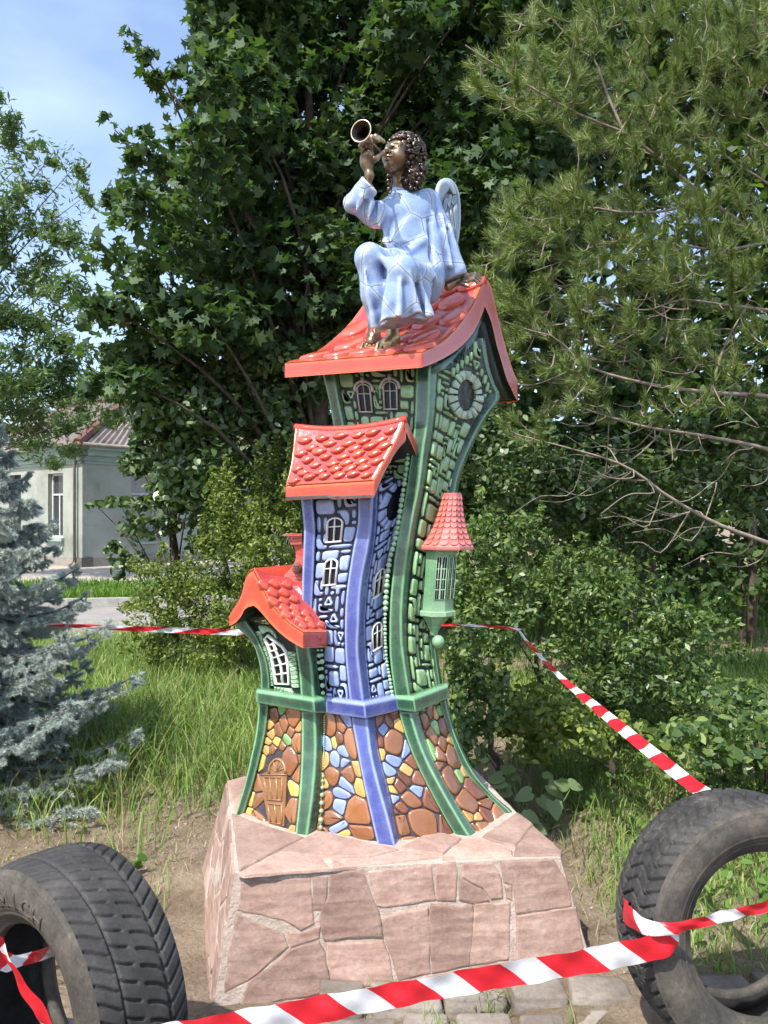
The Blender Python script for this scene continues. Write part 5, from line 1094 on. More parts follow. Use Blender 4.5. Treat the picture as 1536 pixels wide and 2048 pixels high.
def hair(p):
    q = (p - Hc) @ HM / HS; d = ell(q, (0, -.020, .019), (.068, .071, .067)); d = smin(d, ell(q, (-.006, -.048, -.048), (.078, .042, .080)), .02); d = smax(d, -ell(q, (0, .062, -.03), (.056, .052, .070)), .008)
    for c, r in cur + tail:
        w = np.nonzero((np.abs(q[:, 0] - c[0]) < r + .016) & (np.abs(q[:, 1] - c[1]) < r + .016) & (np.abs(q[:, 2] - c[2]) < r + .016))[0]
        if len(w): e_ = q[w] - vec(c); l_ = np.linalg.norm(e_, axis=1); d[w] = smin(d[w], l_ - r * (1 + .16 * np.sin(l_ * 0 + np.arctan2(e_[:, 0], e_[:, 2]) * 5)), .0022)
    return d + .0012 * np.sin(q[:, 0] * 520) * np.sin(q[:, 1] * 500) * np.sin(q[:, 2] * 510)
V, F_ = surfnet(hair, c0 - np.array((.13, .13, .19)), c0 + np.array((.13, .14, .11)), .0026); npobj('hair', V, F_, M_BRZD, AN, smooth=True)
# ---- horn axis, then the hands
HO0, HO1 = vec(toW((0, .066, -.0418))), vec(P(722, 262, 2.75)); hd = (HO1 - HO0) / np.linalg.norm(HO1 - HO0)
def handmesh(fn, c, r, h=.0022, mat=M_BRZ): V, F_ = surfnet(fn, np.array(c) - r, np.array(c) + r, h); return npobj('hand', V, F_, mat, AN, smooth=True)
hp = HO0 + hd * .075                                       # where the fist closes on the tube
def hand1(p):
    HK = 1.32; o = lambda x, y, z: tuple(hp + np.array((x, y, z)) * HK)
    d = chain(p, [(Q(733, 376, 2.905), .0165), (Q(739, 350, 2.895), .0150), (o(-.030, .015, -.040), .0225), (o(-.026, .006, -.018), .0225)], .012)
    fing = [[(o(-.034, .012, -.006), .0098), (o(-.035, -.010, .014), .0088), (o(-.016, -.024, .020), .0080), (o(.002, -.022, .012), .0070)],
            [(o(-.030, .018, -.004), .0098), (o(-.026, .002, .024), .0088), (o(-.006, -.012, .028), .0080), (o(.010, -.012, .018), .0070)],
            [(o(-.024, .024, -.006), .0095), (o(-.016, .014, .026), .0085), (o(.004, .002, .030), .0078), (o(.016, .000, .020), .0068)],
            [(o(-.038, .008, -.014), .0088), (o(-.048, -.012, .002), .0078), (o(-.036, -.030, .010), .0070), (o(-.018, -.032, .006), .0062)]]
    d = smin(d, ell(p, o(-.031, .012, -.026), (.027, .017, .034)), .010)
    for f_ in fing: d = smin(d, chain(p, [(a_, r_ * 1.12) for a_, r_ in f_], .003), .004)
    th_ = chain(p, [(o(-.018, .010, -.034), .0120), (o(.000, -.004, -.028), .0098), (o(.016, -.002, -.012), .0080)], .004); return smin(d, th_, .008)
handmesh(hand1, (hp + vec(Q(738, 350, 2.895))) / 2 + np.array((0, 0, 0)), .11)
def hand2(p):
    d = chain(p, [(Q(896, 572, 3.12), .019), (Q(918, 560, 3.125), .0165), (Q(934, 554, 3.135), .0165)], .01); d = smin(d, cap(p, Q(928, 562, 3.115), Q(938, 556, 3.145), .012), .01)
    for k, (ox, oy, od) in enumerate(((0, 0, 0), (1, 3, -.012), (1, 6.5, -.022), (-1, 10, -.030))): d = smin(d, chain(p, [(Q(934 + ox, 553 + oy, 3.14 + od), .0092), (Q(950 + ox - k, 548 + oy, 3.15 + od), .0086), (Q(962 + ox - k * 2, 555 + oy, 3.155 + od), .0070)], .003), .005)
    return smin(d, chain(p, [(Q(922, 566, 3.10), .0105), (Q(936, 572, 3.085), .0085)], .004), .006)
handmesh(hand2, Q(930, 560, 3.13), .10)
# ---- feet
def foot(cx, cy, dx, mat, nm='foot'):
    d0 = roof_d(cx, cy) - .018; KF = 1.38
    def fn(p):
        d = chain(p, [(Q(cx + 14 + dx, cy - 44, d0 + .01), .022), (Q(cx + 15 + dx, cy - 22, d0 + .012), .025), (Q(cx + 2, cy - 10, d0 - .006), .024)], .012); d = smin(d, cap(p, Q(cx + 20 + dx, cy - 14, d0 + .03), Q(cx + 10, cy - 6, d0), .016), .014)
        for k in range(5): r = .0115 if k == 4 else .0082; d = smin(d, chain(p, [(Q(cx - 15 + k * 8, cy - 6 + abs(k - 3) * .3, d0 - .010), r * 1.15), (Q(cx - 19 + k * 8.6, cy + 5 + (k == 4), d0 - .028 - .002 * k), r)], .004), .005)
        return d
    V, F_ = surfnet(fn, np.array(Q(cx, cy - 20, d0)) - .085, np.array(Q(cx, cy - 20, d0)) + .085, .0026); return npobj(nm, V, F_, mat, AN, smooth=True)
foot(771, 697, 0, M_GOLD); foot(741, 694, -8, M_BRZ)
# ---- wing
M_WING = glaze('glaze_wing_grey', (.13, .175, .22), (.40, .48, .54), rough=.25)
class WPl:
    W = 1; H = 1
    def __init__(s, ox, dd, m=1): s.ox, s.dd, s.m = ox, dd, m
    def at(s, x, y, z=0.0): return P(s.ox + (x - 890) * s.m, y, s.dd + (x - 890) * .0022 - z)
    def nrm(s, u, v): return Vector((.3, -.95, 0))
def wing(S):
    ol = [(868, 425), (872, 400), (871, 380), (877, 362), (889, 355), (902, 358), (912, 372), (917, 392), (919, 425), (917, 465), (911, 500), (905, 508), (898, 490), (888, 465), (876, 445)]
    ol = [(885 + (x - 885) * 1.10, y) for x, y in ol]; ol = chaikin(ol, 2); w = None; v = []; f = []; e = []; n = len(ol); cx, cy = 893, 420
    for sc, z, ed in ((1, -.035, .3), (1.0, .0, .8), (.95, .008, 1), (.86, .006, .2), (.5, .004, 0)): v += [S.at(cx + (x - cx) * sc, cy + (y - cy) * sc, z) for x, y in ol]; e += [ed] * n
    for r in range(4):
        for i in range(n): f.append([r * n + i, r * n + (i + 1) % n, (r + 1) * n + (i + 1) % n, (r + 1) * n + i])
    f.append(list(range(n))[::-1]); f.append([4 * n + i for i in range(n)]); w = obj('wing', v, f, M_WING, AN, e)
    arm = chaikin([(869, 418), (872, 382), (878, 362), (890, 355), (903, 360), (912, 374), (916, 392), (908, 384), (899, 380), (890, 388), (884, 402), (878, 424)], 2)
    relief_px(S, arm, .018, M_WING, w, 'wing_bone')
    fe = [[(886, 404), (894, 392), (897, 400), (893, 420), (888, 428)], [(896, 391), (903, 385), (905, 396), (901, 414), (895, 418)], [(905, 385), (912, 386), (914, 398), (909, 410), (903, 412)],
          [(882, 430), (889, 424), (896, 450), (900, 478), (897, 486), (888, 462)], [(890, 424), (897, 419), (903, 450), (905, 490), (901, 488), (896, 452)], [(898, 418), (904, 414), (909, 448), (910, 492), (906, 500), (904, 452)], [(905, 413), (915, 402), (917, 430), (915, 468), (911, 496), (910, 450)]]
    for q in fe: relief_px(S, chaikin(q, 2), .013, M_WING, w, 'feather')
def relief_px(S, ol, h, mat, parent, name):
    cx = sum(p[0] for p in ol) / len(ol); cy = sum(p[1] for p in ol) / len(ol); v = []; f = []; e = []; n = len(ol)
    for sc, z, ed in ((1, -.004, .0), (.98, h * .6, .4), (.86, h * .95, 1), (.6, h * 1.08, .3)): v += [S.at(cx + (x - cx) * sc, cy + (y - cy) * sc, z) for x, y in ol]; e += [ed] * n
    for r in range(3):
        for i in range(n): f.append([r * n + i, r * n + (i + 1) % n, (r + 1) * n + (i + 1) % n, (r + 1) * n + i])
    f.append([3 * n + i for i in range(n)]); return obj(name, v, f, mat, parent, e)
wing(WPl(890, 3.19)); wing(WPl(806, 3.20, -1))
# ---- horn
HN = empty('horn', tuple(HO0), 'slender bronze horn with flared bell held at the angel\'s lips', 'horn'); L_ = np.linalg.norm(HO1 - HO0)
prof = [(0, .0055), (.03, .0075), (.05, .0040), (.3, .0036), (.6, .0048), (.75, .0072), (.85, .0130), (.92, .0200), (.97, .0290), (1.0, .0385)]
def rev(pf, m_, n=28):
    a1 = np.cross(hd, (0, 0, 1)); a1 /= np.linalg.norm(a1); a2 = np.cross(hd, a1); return [[Vector(HO0 + hd * L_ * k + (a1 * math.cos(2 * math.pi * i / n) + a2 * math.sin(2 * math.pi * i / n)) * r) for i in range(n)] for k, r in pf]
pc = [tuple(q) for q in catmull(prof, 40)]; pc = [(q[0], q[1]) for q in pc]
mb = MB(); mb.rings(rev(pc, 0), True, False); mb.build('horn_tube', M_HORN, HN); inner = [(k - .004, r - .0022) for k, r in pc if k > .55][::-1]; mb = MB(); mb.rings(rev([(inner[0][0] + .004, inner[0][1] + .002)] + inner, 0), True, False); mb.build('bell_lining', M_BRZD, HN)
a1 = np.cross(hd, (0, 0, 1)); a1 /= np.linalg.norm(a1); a2 = np.cross(hd, a1); mb = MB(); mb.tube([Vector(HO1 + (a1 * math.cos(t_) + a2 * math.sin(t_)) * .0385) for t_ in np.linspace(0, 2 * math.pi, 41)], .0024, 6, False); mb.build('bell_rim', bronze('bronze_rim', (.3, .2, .13), (.6, .45, .32), (.85, .7, .52), .9), HN)
# ------------------------------------------------------------------ foliage tools
def leafmat(name, c0, c1, c2, trans=.3, rough=.5, spec=.35, tcol=None):
    m, t, b, o = newmat(name); g = t.nodes.new('ShaderNodeNewGeometry'); col = ramp(t, g.outputs['Random Per Island'], [(.0, c0), (.55, c1), (1.0, c2)])
    n1 = ramp(t, noise(t, 1.7, 3), [(.3, (.75, .8, .8)), (.7, (1.2, 1.15, 1.05))]); col = mixn(t, col, n1, 1.0, 'MULTIPLY')
    t.links.new(col, b.inputs['Base Color']); b.inputs['Roughness'].default_value = rough; b.inputs['Specular IOR Level'].default_value = spec
    tr = t.nodes.new('ShaderNodeBsdfTranslucent'); t.links.new(mixn(t, col, tcol or (1.3, 1.5, .5), 1.0, 'MULTIPLY'), tr.inputs['Color']); ms = t.nodes.new('ShaderNodeMixShader'); ms.inputs[0].default_value = trans
    t.links.new(b.outputs[0], ms.inputs[1]); t.links.new(tr.outputs[0], ms.inputs[2]); t.links.new(ms.outputs[0], o.inputs[0]); return m
M_BARK = rough_mat('bark_grey_brown', [(.3, (.05, .038, .028)), (.7, (.14, .11, .085))], 14, .95, 60, .8, .01)
M_TWIG = rough_mat('bark_pale_twig', [(.3, (.17, .135, .105)), (.7, (.34, .28, .23))], 20, .9, 90, .5, .004)
def unit(a): return a / (np.linalg.norm(a, axis=-1, keepdims=True) + 1e-9)
def frames(n_, rg):
    n_ = unit(n_); r = rg.normal(size=n_.shape); t_ = unit(r - n_ * (r * n_).sum(-1, keepdims=True)); return n_, t_, np.cross(n_, t_)
def leaves(name, pts, size, nrm, tmpl, mat, parent, rg, tang=None, curl=.0):
    """tmpl (k,2 or 3): x along leaf, y across, z lift"""
    tm = np.asarray(tmpl, float); k = len(tm)
    if tm.shape[1] == 2: tm = np.concatenate([tm, np.zeros((k, 1))], 1)
    n_, t_, b_ = frames(nrm, rg)
    if tang is not None: t_ = unit(tang); b_ = unit(np.cross(nrm, t_)); n_ = np.cross(t_, b_)
    V = pts[:, None] + size[:, None, None] * (tm[None, :, 0:1] * t_[:, None] + tm[None, :, 1:2] * b_[:, None] + tm[None, :, 2:3] * n_[:, None]); F_ = np.arange(len(pts) * k).reshape(-1, k); return npobj(name, V.reshape(-1, 3), F_, mat, parent)
def pol(a, r): return (r * math.cos(R(a)), r * math.sin(R(a)))
half = [(0, 1.0), (12, .62), (22, .60), (38, .95), (52, .50), (66, .44), (88, .74), (112, .40), (150, .38)]
T_MAPLE = [(-.30, 0)] + [pol(-a, r) for a, r in half[::-1]] + [pol(a, r) for a, r in half[1:]]
T_MAPLE = [(x, y, .28 * abs(y) - .30 * max(x, 0)**2) for x, y in T_MAPLE]
T_OVAL = [(-.5, 0, 0), (-.2, -.28, .06), (.2, -.24, .05), (.55, 0, -.06), (.2, .24, .05), (-.2, .28, .06)]
T_LEAF4 = [(-.5, 0, 0), (0, -.22, .03), (.5, 0, -.05), (0, .22, .03)]
T_LANCE = [(-.5, 0, 0), (-.1, -.13, .0), (.5, 0, -.08), (-.1, .13, .0)]
def clumps(cl, per, rg, shell=.55, flat=.8, lump=.72):
    """cl rows: x, y, rx, ry in photo pixels, depth, depth radius -> world points and outward directions"""
    pp = []; nn = []
    for x, y, rx, ry, d, rd_ in cl:
        n = max(4, int(per * rx * ry)); u = unit(rg.normal(size=(n, 3))); m_ = max(3, int(9 * math.sqrt(rx * ry) / 70)); sc_ = unit(rg.normal(size=(m_, 3))) * (.45 + .55 * rg.random((m_, 1))); pick = rg.integers(0, m_, n); on = rg.random(n) < lump; r = (rg.random(n)**(1 / 3)) * (1 - shell) + shell * (.75 + .3 * rg.random(n)); q = u * r[:, None]; q = np.where(on[:, None], sc_[pick] + u * (.36 * rg.random(n)[:, None]**.5), q)
        c = np.array(P(x, y, d)); sx, sz = rx / FP * d, ry / FP * d; w = c + q * np.array((sx, rd_, sz)); pp.append(w); nn.append(u)
    return np.concatenate(pp), np.concatenate(nn)
def leafy(name, cl, per, size, tmpl, mat, parent, rg, up=.8, out=.5, jit=.7, droop=0.0, shell=.55, smin_=.6, fl=None):
    p, o = clumps(cl, per, rg, shell); 
    if fl is not None: k = fl(p); p, o = p[k], o[k]
    n_ = unit(o * out + np.array((0, 0, up)) + rg.normal(size=o.shape) * jit); s = size * (smin_ + (1.35 - smin_) * rg.random(len(p))); return leaves(name, p, s, n_, tmpl, mat, parent, rg)
def tubes(mb, p0, p1, r0, r1, sagv=0.0, n=5, k=5, wob=.03, rd=random):
    p0, p1 = Vector(p0), Vector(p1); L_ = (p1 - p0).length; o1 = Vector((rd.uniform(-1, 1), rd.uniform(-1, 1), rd.uniform(-1, 1))) * wob * L_
    pts = [p0.lerp(p1, i / n) + o1 * math.sin(math.pi * i / n) - Vector((0, 0, sagv * L_ * math.sin(math.pi * i / n))) for i in range(n + 1)]; mb.tube(pts, [r0 + (r1 - r0) * i / n for i in range(n + 1)], k, False)
def tree(name, label, cat, base, cl, per, size, tmpl, mat, rg, trunk_r=.12, up=.8, out=.5, jit=.7, nb=14, group=None, bark=None, shoots=0, shell=.55, fl=None, fork=.5):
    root = empty(name, base, label, cat, group); base = Vector(base); rd = random.Random(len(cl) * 7 + int(base.x * 10)); mb = MB(); bark = bark or M_BARK
    zs = [P(c[0], c[1], c[4]) for c in cl]; cen = sum(zs, Vector()) / len(zs); top = max(z.z for z in zs); tp = Vector((base.x * .5 + cen.x * .5, base.y * .5 + cen.y * .5, base.z + (top - base.z) * .85))
    n = 9; tpts = [base.lerp(tp, i / n) + Vector((rd.uniform(-1, 1), rd.uniform(-1, 1), 0)) * .04 * (i > 0) for i in range(n + 1)]; mb.tube([base - Vector((0, 0, .15))] + tpts, [trunk_r * 1.25] + [trunk_r * (1 - .85 * i / n) for i in range(n + 1)], 9, False); mb.build('trunk', bark, root)
    mb = MB()
    for z in zs:
        k = min(n, max(1, int(n * max(.12, min(.95, (z.z - base.z - .15 * (top - base.z)) / (tp.z - base.z + 1e-6) * .8))))); tubes(mb, tpts[k], z, trunk_r * .22 * (1 - .5 * k / n), trunk_r * .04, -.08, 6, 5, .06, rd)
    mb.build('branches', bark, root)['kind'] = 'stuff'
    if shoots:
        ex_ = []
        for c in cl:
            for _ in range(shoots):
                a = rd.uniform(.1, 3.04); k = rd.uniform(.85, 1.25); s_ = rd.uniform(.10, .22); ex_.append((c[0] + c[2] * k * math.cos(a), c[1] - c[3] * k * math.sin(a), c[2] * s_ * .7 + 4, c[3] * s_ * 1.6 + 6, c[4] - c[5] * rd.uniform(-.3, .8), c[5] * .25))
        cl = list(cl) + ex_
    leafy('crown', cl, per, size, tmpl, mat, root, rg, up, out, jit, shell=shell, fl=fl); return root
rg = np.random.default_rng(3)
# ------------------------------------------------------------------ far house
M_WALL = rough_mat('painted_brick_wall', [(.3, (.19, .205, .17)), (.5, (.31, .335, .29)), (.75, (.38, .40, .355))], .9, .9, 9, .5, .02)
M_TRIM = rough_mat('cornice_green', [(.3, (.24, .33, .29)), (.7, (.33, .42, .38))], 2, .85, 20, .3, .01)
M_SLATE = rough_mat('old_slate_roof', [(.3, (.13, .105, .09)), (.7, (.25, .21, .19))], 1.5, .9, 14, .5, .02)
M_RUST = rough_mat('rusty_red_iron', [(.3, (.12, .045, .036)), (.7, (.20, .09, .07))], 3, .8, 20, .3, .01)
M_PLAST = rough_mat('grey_foundation', [(.3, (.20, .18, .155)), (.7, (.33, .30, .26))], 4, .95, 25, .6, .02)
M_GLASSD, t, b, _o = newmat('dim_window_glass'); b.inputs['Base Color'].default_value = (.045, .055, .055, 1); b.inputs['Roughness'].default_value = .08
M_FRAME = rough_mat('grey_white_window_frame', [(.3, (.45, .47, .46)), (.7, (.6, .62, .6))], 5, .7, 30, .2, .004)
M_BOARD = rough_mat('weathered_boards', [(.3, (.26, .26, .25)), (.7, (.38, .37, .36))], 6, .85, 40, .3, .006)
C0 = Vector((-8.54, 21.8, 0)); dl = Vector((-2.73, 2.2, 0)).normalized(); dr = Vector((2.2, 2.73, 0)).normalized()
HS_ = empty('old_house', C0, 'single-storey pale green painted brick house with slate roof behind the trees', 'house')
def hp_(a, b_, z): return C0 + dl * a + dr * b_ + Vector((0, 0, z))
LW, RW = 9.0, 9.0
def wallrect(org, ax_, outn, W_, H_, openings, mat, name, depth=.28):
    """wall front face with rectangular openings (u0,u1,v0,v1) and reveals"""
    us = sorted({0, W_} | {q for o in openings for q in o[:2]}); vs = sorted({0, H_} | {q for o in openings for q in o[2:4]}); mb = MB(); up_ = Vector((0, 0, 1))
    for i in range(len(us) - 1):
        for j in range(len(vs) - 1):
            c = ((us[i] + us[i + 1]) / 2, (vs[j] + vs[j + 1]) / 2)
            if any(o[0] < c[0] < o[1] and o[2] < c[1] < o[3] for o in openings): continue
            mb.add([org + ax_ * us[i] + up_ * vs[j], org + ax_ * us[i + 1] + up_ * vs[j], org + ax_ * us[i + 1] + up_ * vs[j + 1], org + ax_ * us[i] + up_ * vs[j + 1]], [[0, 1, 2, 3]])
    for u0, u1, v0, v1 in openings:
        q = [org + ax_ * u0 + up_ * v0, org + ax_ * u1 + up_ * v0, org + ax_ * u1 + up_ * v1, org + ax_ * u0 + up_ * v1]; r = [p - outn * depth for p in q]; mb.add(q + r, [[i, (i + 1) % 4, 4 + (i + 1) % 4, 4 + i] for i in range(4)])
    return mb.build(name, mat, HS_, smooth=False)
nl = Vector((-dl.y, dl.x, 0)); nl = nl if nl.y < 0 else -nl; nr = Vector((dr.y, -dr.x, 0)); nr = nr if nr.y < 0 else -nr
def a_of(px): return ((px - CX) / FP * C0.y - C0.x) / (dl.x - (px - CX) / FP * dl.y)
def b_of(px): return ((px - CX) / FP * C0.y - C0.x) / (dr.x - (px - CX) / FP * dr.y)
wl0, wl1 = sorted((a_of(126), a_of(96))); dw0, dw1 = sorted((a_of(42), a_of(18))); wr0, wr1 = b_of(262), b_of(312)
oL = [(wl0, wl1, .72, 2.62), (dw0, dw1, .05, 2.65)]; oR = [(wr0, wr1, .85, 2.60), (wr0 + 2.6, wr1 + 2.6, .85, 2.6)]
wallrect(hp_(0, 0, .12), dl, nl, LW, 3.25, oL, M_WALL, 'wall'); wallrect(hp_(0, 0, .12), dr, nr, RW, 3.25, oR, M_WALL, 'wall')
def box_on(org, ax_, outn, u0, u1, v0, v1, z0, z1): mb = MB(); return [org + ax_ * u + Vector((0, 0, v)) + outn * z for z in (z0, z1) for (u, v) in ((u0, v0), (u1, v0), (u1, v1), (u0, v1))]
BF = [[0, 1, 2, 3], [4, 7, 6, 5], [0, 4, 5, 1], [1, 5, 6, 2], [2, 6, 7, 3], [3, 7, 4, 0]]
for org, ax_, on, W_, z0 in ((hp_(0, 0, 0), dl, nl, LW, 0), (hp_(0, 0, 0), dr, nr, RW, 0)):
    mb = MB(); mb.add(box_on(org, ax_, on, -.06, W_, -.1, .30, -.3, .06), BF); mb.build('foundation', M_PLAST, HS_, smooth=False)
    mb = MB(); mb.add(box_on(org, ax_, on, -.05, W_, 2.98, 3.06, -.05, .05), BF); mb.add(box_on(org, ax_, on, -.10, W_, 3.063, 3.20, -.05, .10), BF); mb.add(box_on(org, ax_, on, -.20, W_, 3.203, 3.36, -.05, .20), BF); mb.add(box_on(org, ax_, on, -.30, W_, 3.363, 3.46, -.05, .30), BF); mb.build('cornice', M_TRIM, HS_, smooth=False)
# brick courses where the paint shows them: thin proud bands of bricks
for (org, ax_, on, W_, ops) in ((hp_(0, 0, .12), dl, nl, 4.2, oL), (hp_(0, 0, .12), dr, nr, 4.6, oR)):
    pass
def window(org, ax_, on, u0, u1, v0, v1, boarded=False):
    mb = MB(); f_ = .06
    for q in ((u0, u0 + f_, v0, v1), (u1 - f_, u1, v0, v1), (u0 + f_, u1 - f_, v0, v0 + f_), (u0 + f_, u1 - f_, v1 - f_, v1), ((u0 + u1) / 2 - .025, (u0 + u1) / 2 + .025, v0 + f_, v0 + (v1 - v0) * .66), (u0 + f_, u1 - f_, v0 + (v1 - v0) * .66, v0 + (v1 - v0) * .66 + .05)): mb.add(box_on(org, ax_, on, *q, -.20, -.13), BF)
    w = mb.build('window', M_FRAME, HS_, smooth=False); um = (u0 + u1) / 2; vm = v0 + (v1 - v0) * .66
    for q in ((u0 + f_, um - .025, v0 + f_, vm), (um + .025, u1 - f_, v0 + f_, vm), (u0 + f_, u1 - f_, vm + .05, v1 - f_)):
        mb = MB(); mb.add(box_on(org, ax_, on, *q, -.18, -.165), BF); mb.build('pane', M_BOARD if boarded else M_GLASSD, w, smooth=False)
    mb = MB(); mb.add(box_on(org, ax_, on, u0 - .08, u1 + .08, v0 - .10, v0 - .003, -.02, .10), BF); mb.add(box_on(org, ax_, on, u0 - .03, u1 + .03, v0 - .34, v0 - .27, -.02, .05), BF); mb.build('sill', M_TRIM, w, smooth=False)
window(hp_(0, 0, .12), dl, nl, *oL[0]); window(hp_(0, 0, .12), dr, nr, *oR[0], True); window(hp_(0, 0, .12), dr, nr, *oR[1])
mb = MB(); mb.add(box_on(hp_(0, 0, .12), dl, nl, dw0, dw1, .05, 2.65, -.27, -.2), BF); mb.build('door', rough_mat('dark_green_door', [(.3, (.03, .045, .04)), (.7, (.05, .07, .06))], 4, .7), HS_, smooth=False)
def roofslope(a, b_, c, d, nu, nv, name):
    """corrugated slope: eave a->b, ridge d->c"""
    v = []; f = []; n = (b_ - a).cross(d - a).normalized(); n = n if n.z > 0 else -n
    for j in range(nv + 1):
        for i in range(nu + 1): p = (a.lerp(b_, i / nu)).lerp(d.lerp(c, i / nu), j / nv); v.append(p + n * (.03 * math.cos(i * math.pi) + .012 * (j % 2)))
    for j in range(nv):
        for i in range(nu): f.append([j * (nu + 1) + i, j * (nu + 1) + i + 1, (j + 1) * (nu + 1) + i + 1, (j + 1) * (nu + 1) + i])
    return obj(name, v, f, M_SLATE, HS_, smooth=False)
ev = 3.46; apex = hp_(4.0, 4.2, 5.7); e0 = hp_(-.35, -.35, ev)
roofslope(hp_(9.2, -.35, ev), e0, apex, hp_(9.2, 4.2, 5.7), 90, 10, 'roof'); roofslope(e0, hp_(-.35, 9.2, ev), hp_(4.0, 9.2, 5.7), apex, 90, 10, 'roof')
mb = MB(); mb.tube([e0.lerp(apex, k) + Vector((0, 0, .05)) for k in np.linspace(0, 1, 12)], .14, 6); mb.tube([apex + Vector((0, 0, .05)), hp_(9.2, 4.2, 5.75)], .12, 6); mb.build('hip_cap', M_RUST, HS_, smooth=False)
mb = MB(); mb.tube([hp_(-.36, -.36, 3.50), hp_(9.2, -.36, 3.46)], .055, 7); mb.tube([hp_(-.36, -.36, 3.50), hp_(-.36, 9.2, 3.46)], .055, 7); mb.build('gutter', M_PLAST, HS_)
mb = MB(); mb.tube([hp_(.25, -.34, 3.45), hp_(.25, -.10, 3.1), hp_(.25, -.10, .2), hp_(.25, -.25, .08)], .045, 7); mb.build('downpipe', M_PLAST, HS_)
# ------------------------------------------------------------------ trees
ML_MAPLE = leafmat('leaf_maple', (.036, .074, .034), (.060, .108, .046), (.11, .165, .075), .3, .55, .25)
ML_MAPLEB = leafmat('leaf_maple_shaded', (.020, .048, .028), (.032, .070, .036), (.055, .10, .048), .3, .5, .3)  # darkened copy of the maple leaf: inner shade put into the colour
ML_ELDER = leafmat('leaf_box_elder', (.065, .115, .048), (.10, .16, .068), (.17, .23, .11), .4)
ML_LILAC = leafmat('leaf_lilac', (.052, .098, .036), (.092, .150, .055), (.17, .235, .10), .25, .38, .5)
ML_SMALL = leafmat('leaf_small_shrub', (.090, .135, .030), (.155, .205, .048), (.28, .33, .08), .3)
ML_PRIVET = leafmat('leaf_privet', (.045, .092, .030), (.088, .145, .045), (.23, .30, .085), .3, .4, .45)
ML_DARK = leafmat('leaf_dark_understorey', (.028, .058, .020), (.050, .092, .030), (.12, .175, .05), .4)
D = 7.2
mcl = [(520, 60, 150, 110), (700, 30, 170, 120), (880, 50, 150, 120), (1010, 100, 120, 120), (1120, 60, 110, 110), (480, 200, 110, 105), (650, 220, 170, 130), (850, 220, 160, 130), (1000, 270, 130, 130), (1120, 260, 100, 120), (455, 90, 70, 90), (320, 140, 48, 26), (268, 88, 20, 22), (380, 180, 55, 45), (420, 130, 40, 50), (285, 300, 52, 40), (350, 350, 90, 55), (430, 340, 100, 80), (580, 380, 160, 120), (760, 420, 170, 130), (930, 430, 150, 120), (1080, 440, 110, 110), (255, 400, 48, 36), (330, 470, 110, 66), (235, 530, 62, 42), (450, 500, 140, 90), (620, 540, 170, 100), (800, 580, 160, 100), (980, 570, 120, 110), (215, 610, 58, 36), (300, 640, 120, 45), (175, 690, 62, 32), (420, 640, 140, 60), (600, 660, 140, 60), (230, 260, 18, 20), (345, 265, 12, 18), (500, -60, 150, 90), (750, -90, 250, 90), (1000, -60, 150, 100), (350, 590, 110, 60), (215, 775, 50, 28), (270, 765, 60, 38), (250, 720, 60, 30), (330, 720, 100, 50)]
mcl = [(x, y, rx, ry, D + .55 * math.sin(i * 2.1) + (.5 if x > 500 else 0), .75 if rx > 60 else .25) for i, (x, y, rx, ry) in enumerate(mcl)]
MT = tree('maple_tree', 'large dark maple with lobed leaves filling the sky behind the tower', 'tree', (-.6, 7.9, 0), mcl, .060, .078, T_MAPLE, ML_MAPLE, rg, .17, up=.75, out=.35, jit=.55)
# dense inner foliage of the maple, shade put into its darker leaf colour
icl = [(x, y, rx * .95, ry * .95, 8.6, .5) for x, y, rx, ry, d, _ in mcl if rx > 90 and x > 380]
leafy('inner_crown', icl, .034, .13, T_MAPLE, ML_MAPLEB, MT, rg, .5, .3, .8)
ecl = [(5, 230, 26, 55), (40, 330, 40, 60), (10, 420, 55, 60), (108, 305, 26, 26), (148, 335, 24, 40), (75, 420, 55, 50), (160, 400, 26, 32), (130, 470, 50, 40), (40, 530, 80, 60), (165, 510, 32, 26), (120, 570, 60, 40), (50, 630, 90, 55), (150, 620, 40, 26), (100, 700, 80, 45), (20, 740, 90, 60), (130, 760, 70, 50), (40, 830, 100, 55), (150, 830, 60, 40), (-60, 500, 80, 200), (-60, 800, 80, 120), (190, 640, 22, 18), (230, 810, 50, 40), (100, 900, 60, 35), (140, 745, 80, 45), (60, 800, 90, 50), (215, 770, 60, 36), (30, 870, 70, 30), (250, 840, 40, 26)]
ecl = [(x, y, rx, ry, 17.6 + .8 * math.sin(i * 1.7), .9) for i, (x, y, rx, ry) in enumerate(ecl)]
tree('box_elder_tree', 'pale green airy tree in front of the far house', 'tree', (-11.4, 18.0, 0), ecl, .26, .185, T_LANCE, ML_ELDER, rg, .16, up=.6, out=.4, jit=.9)
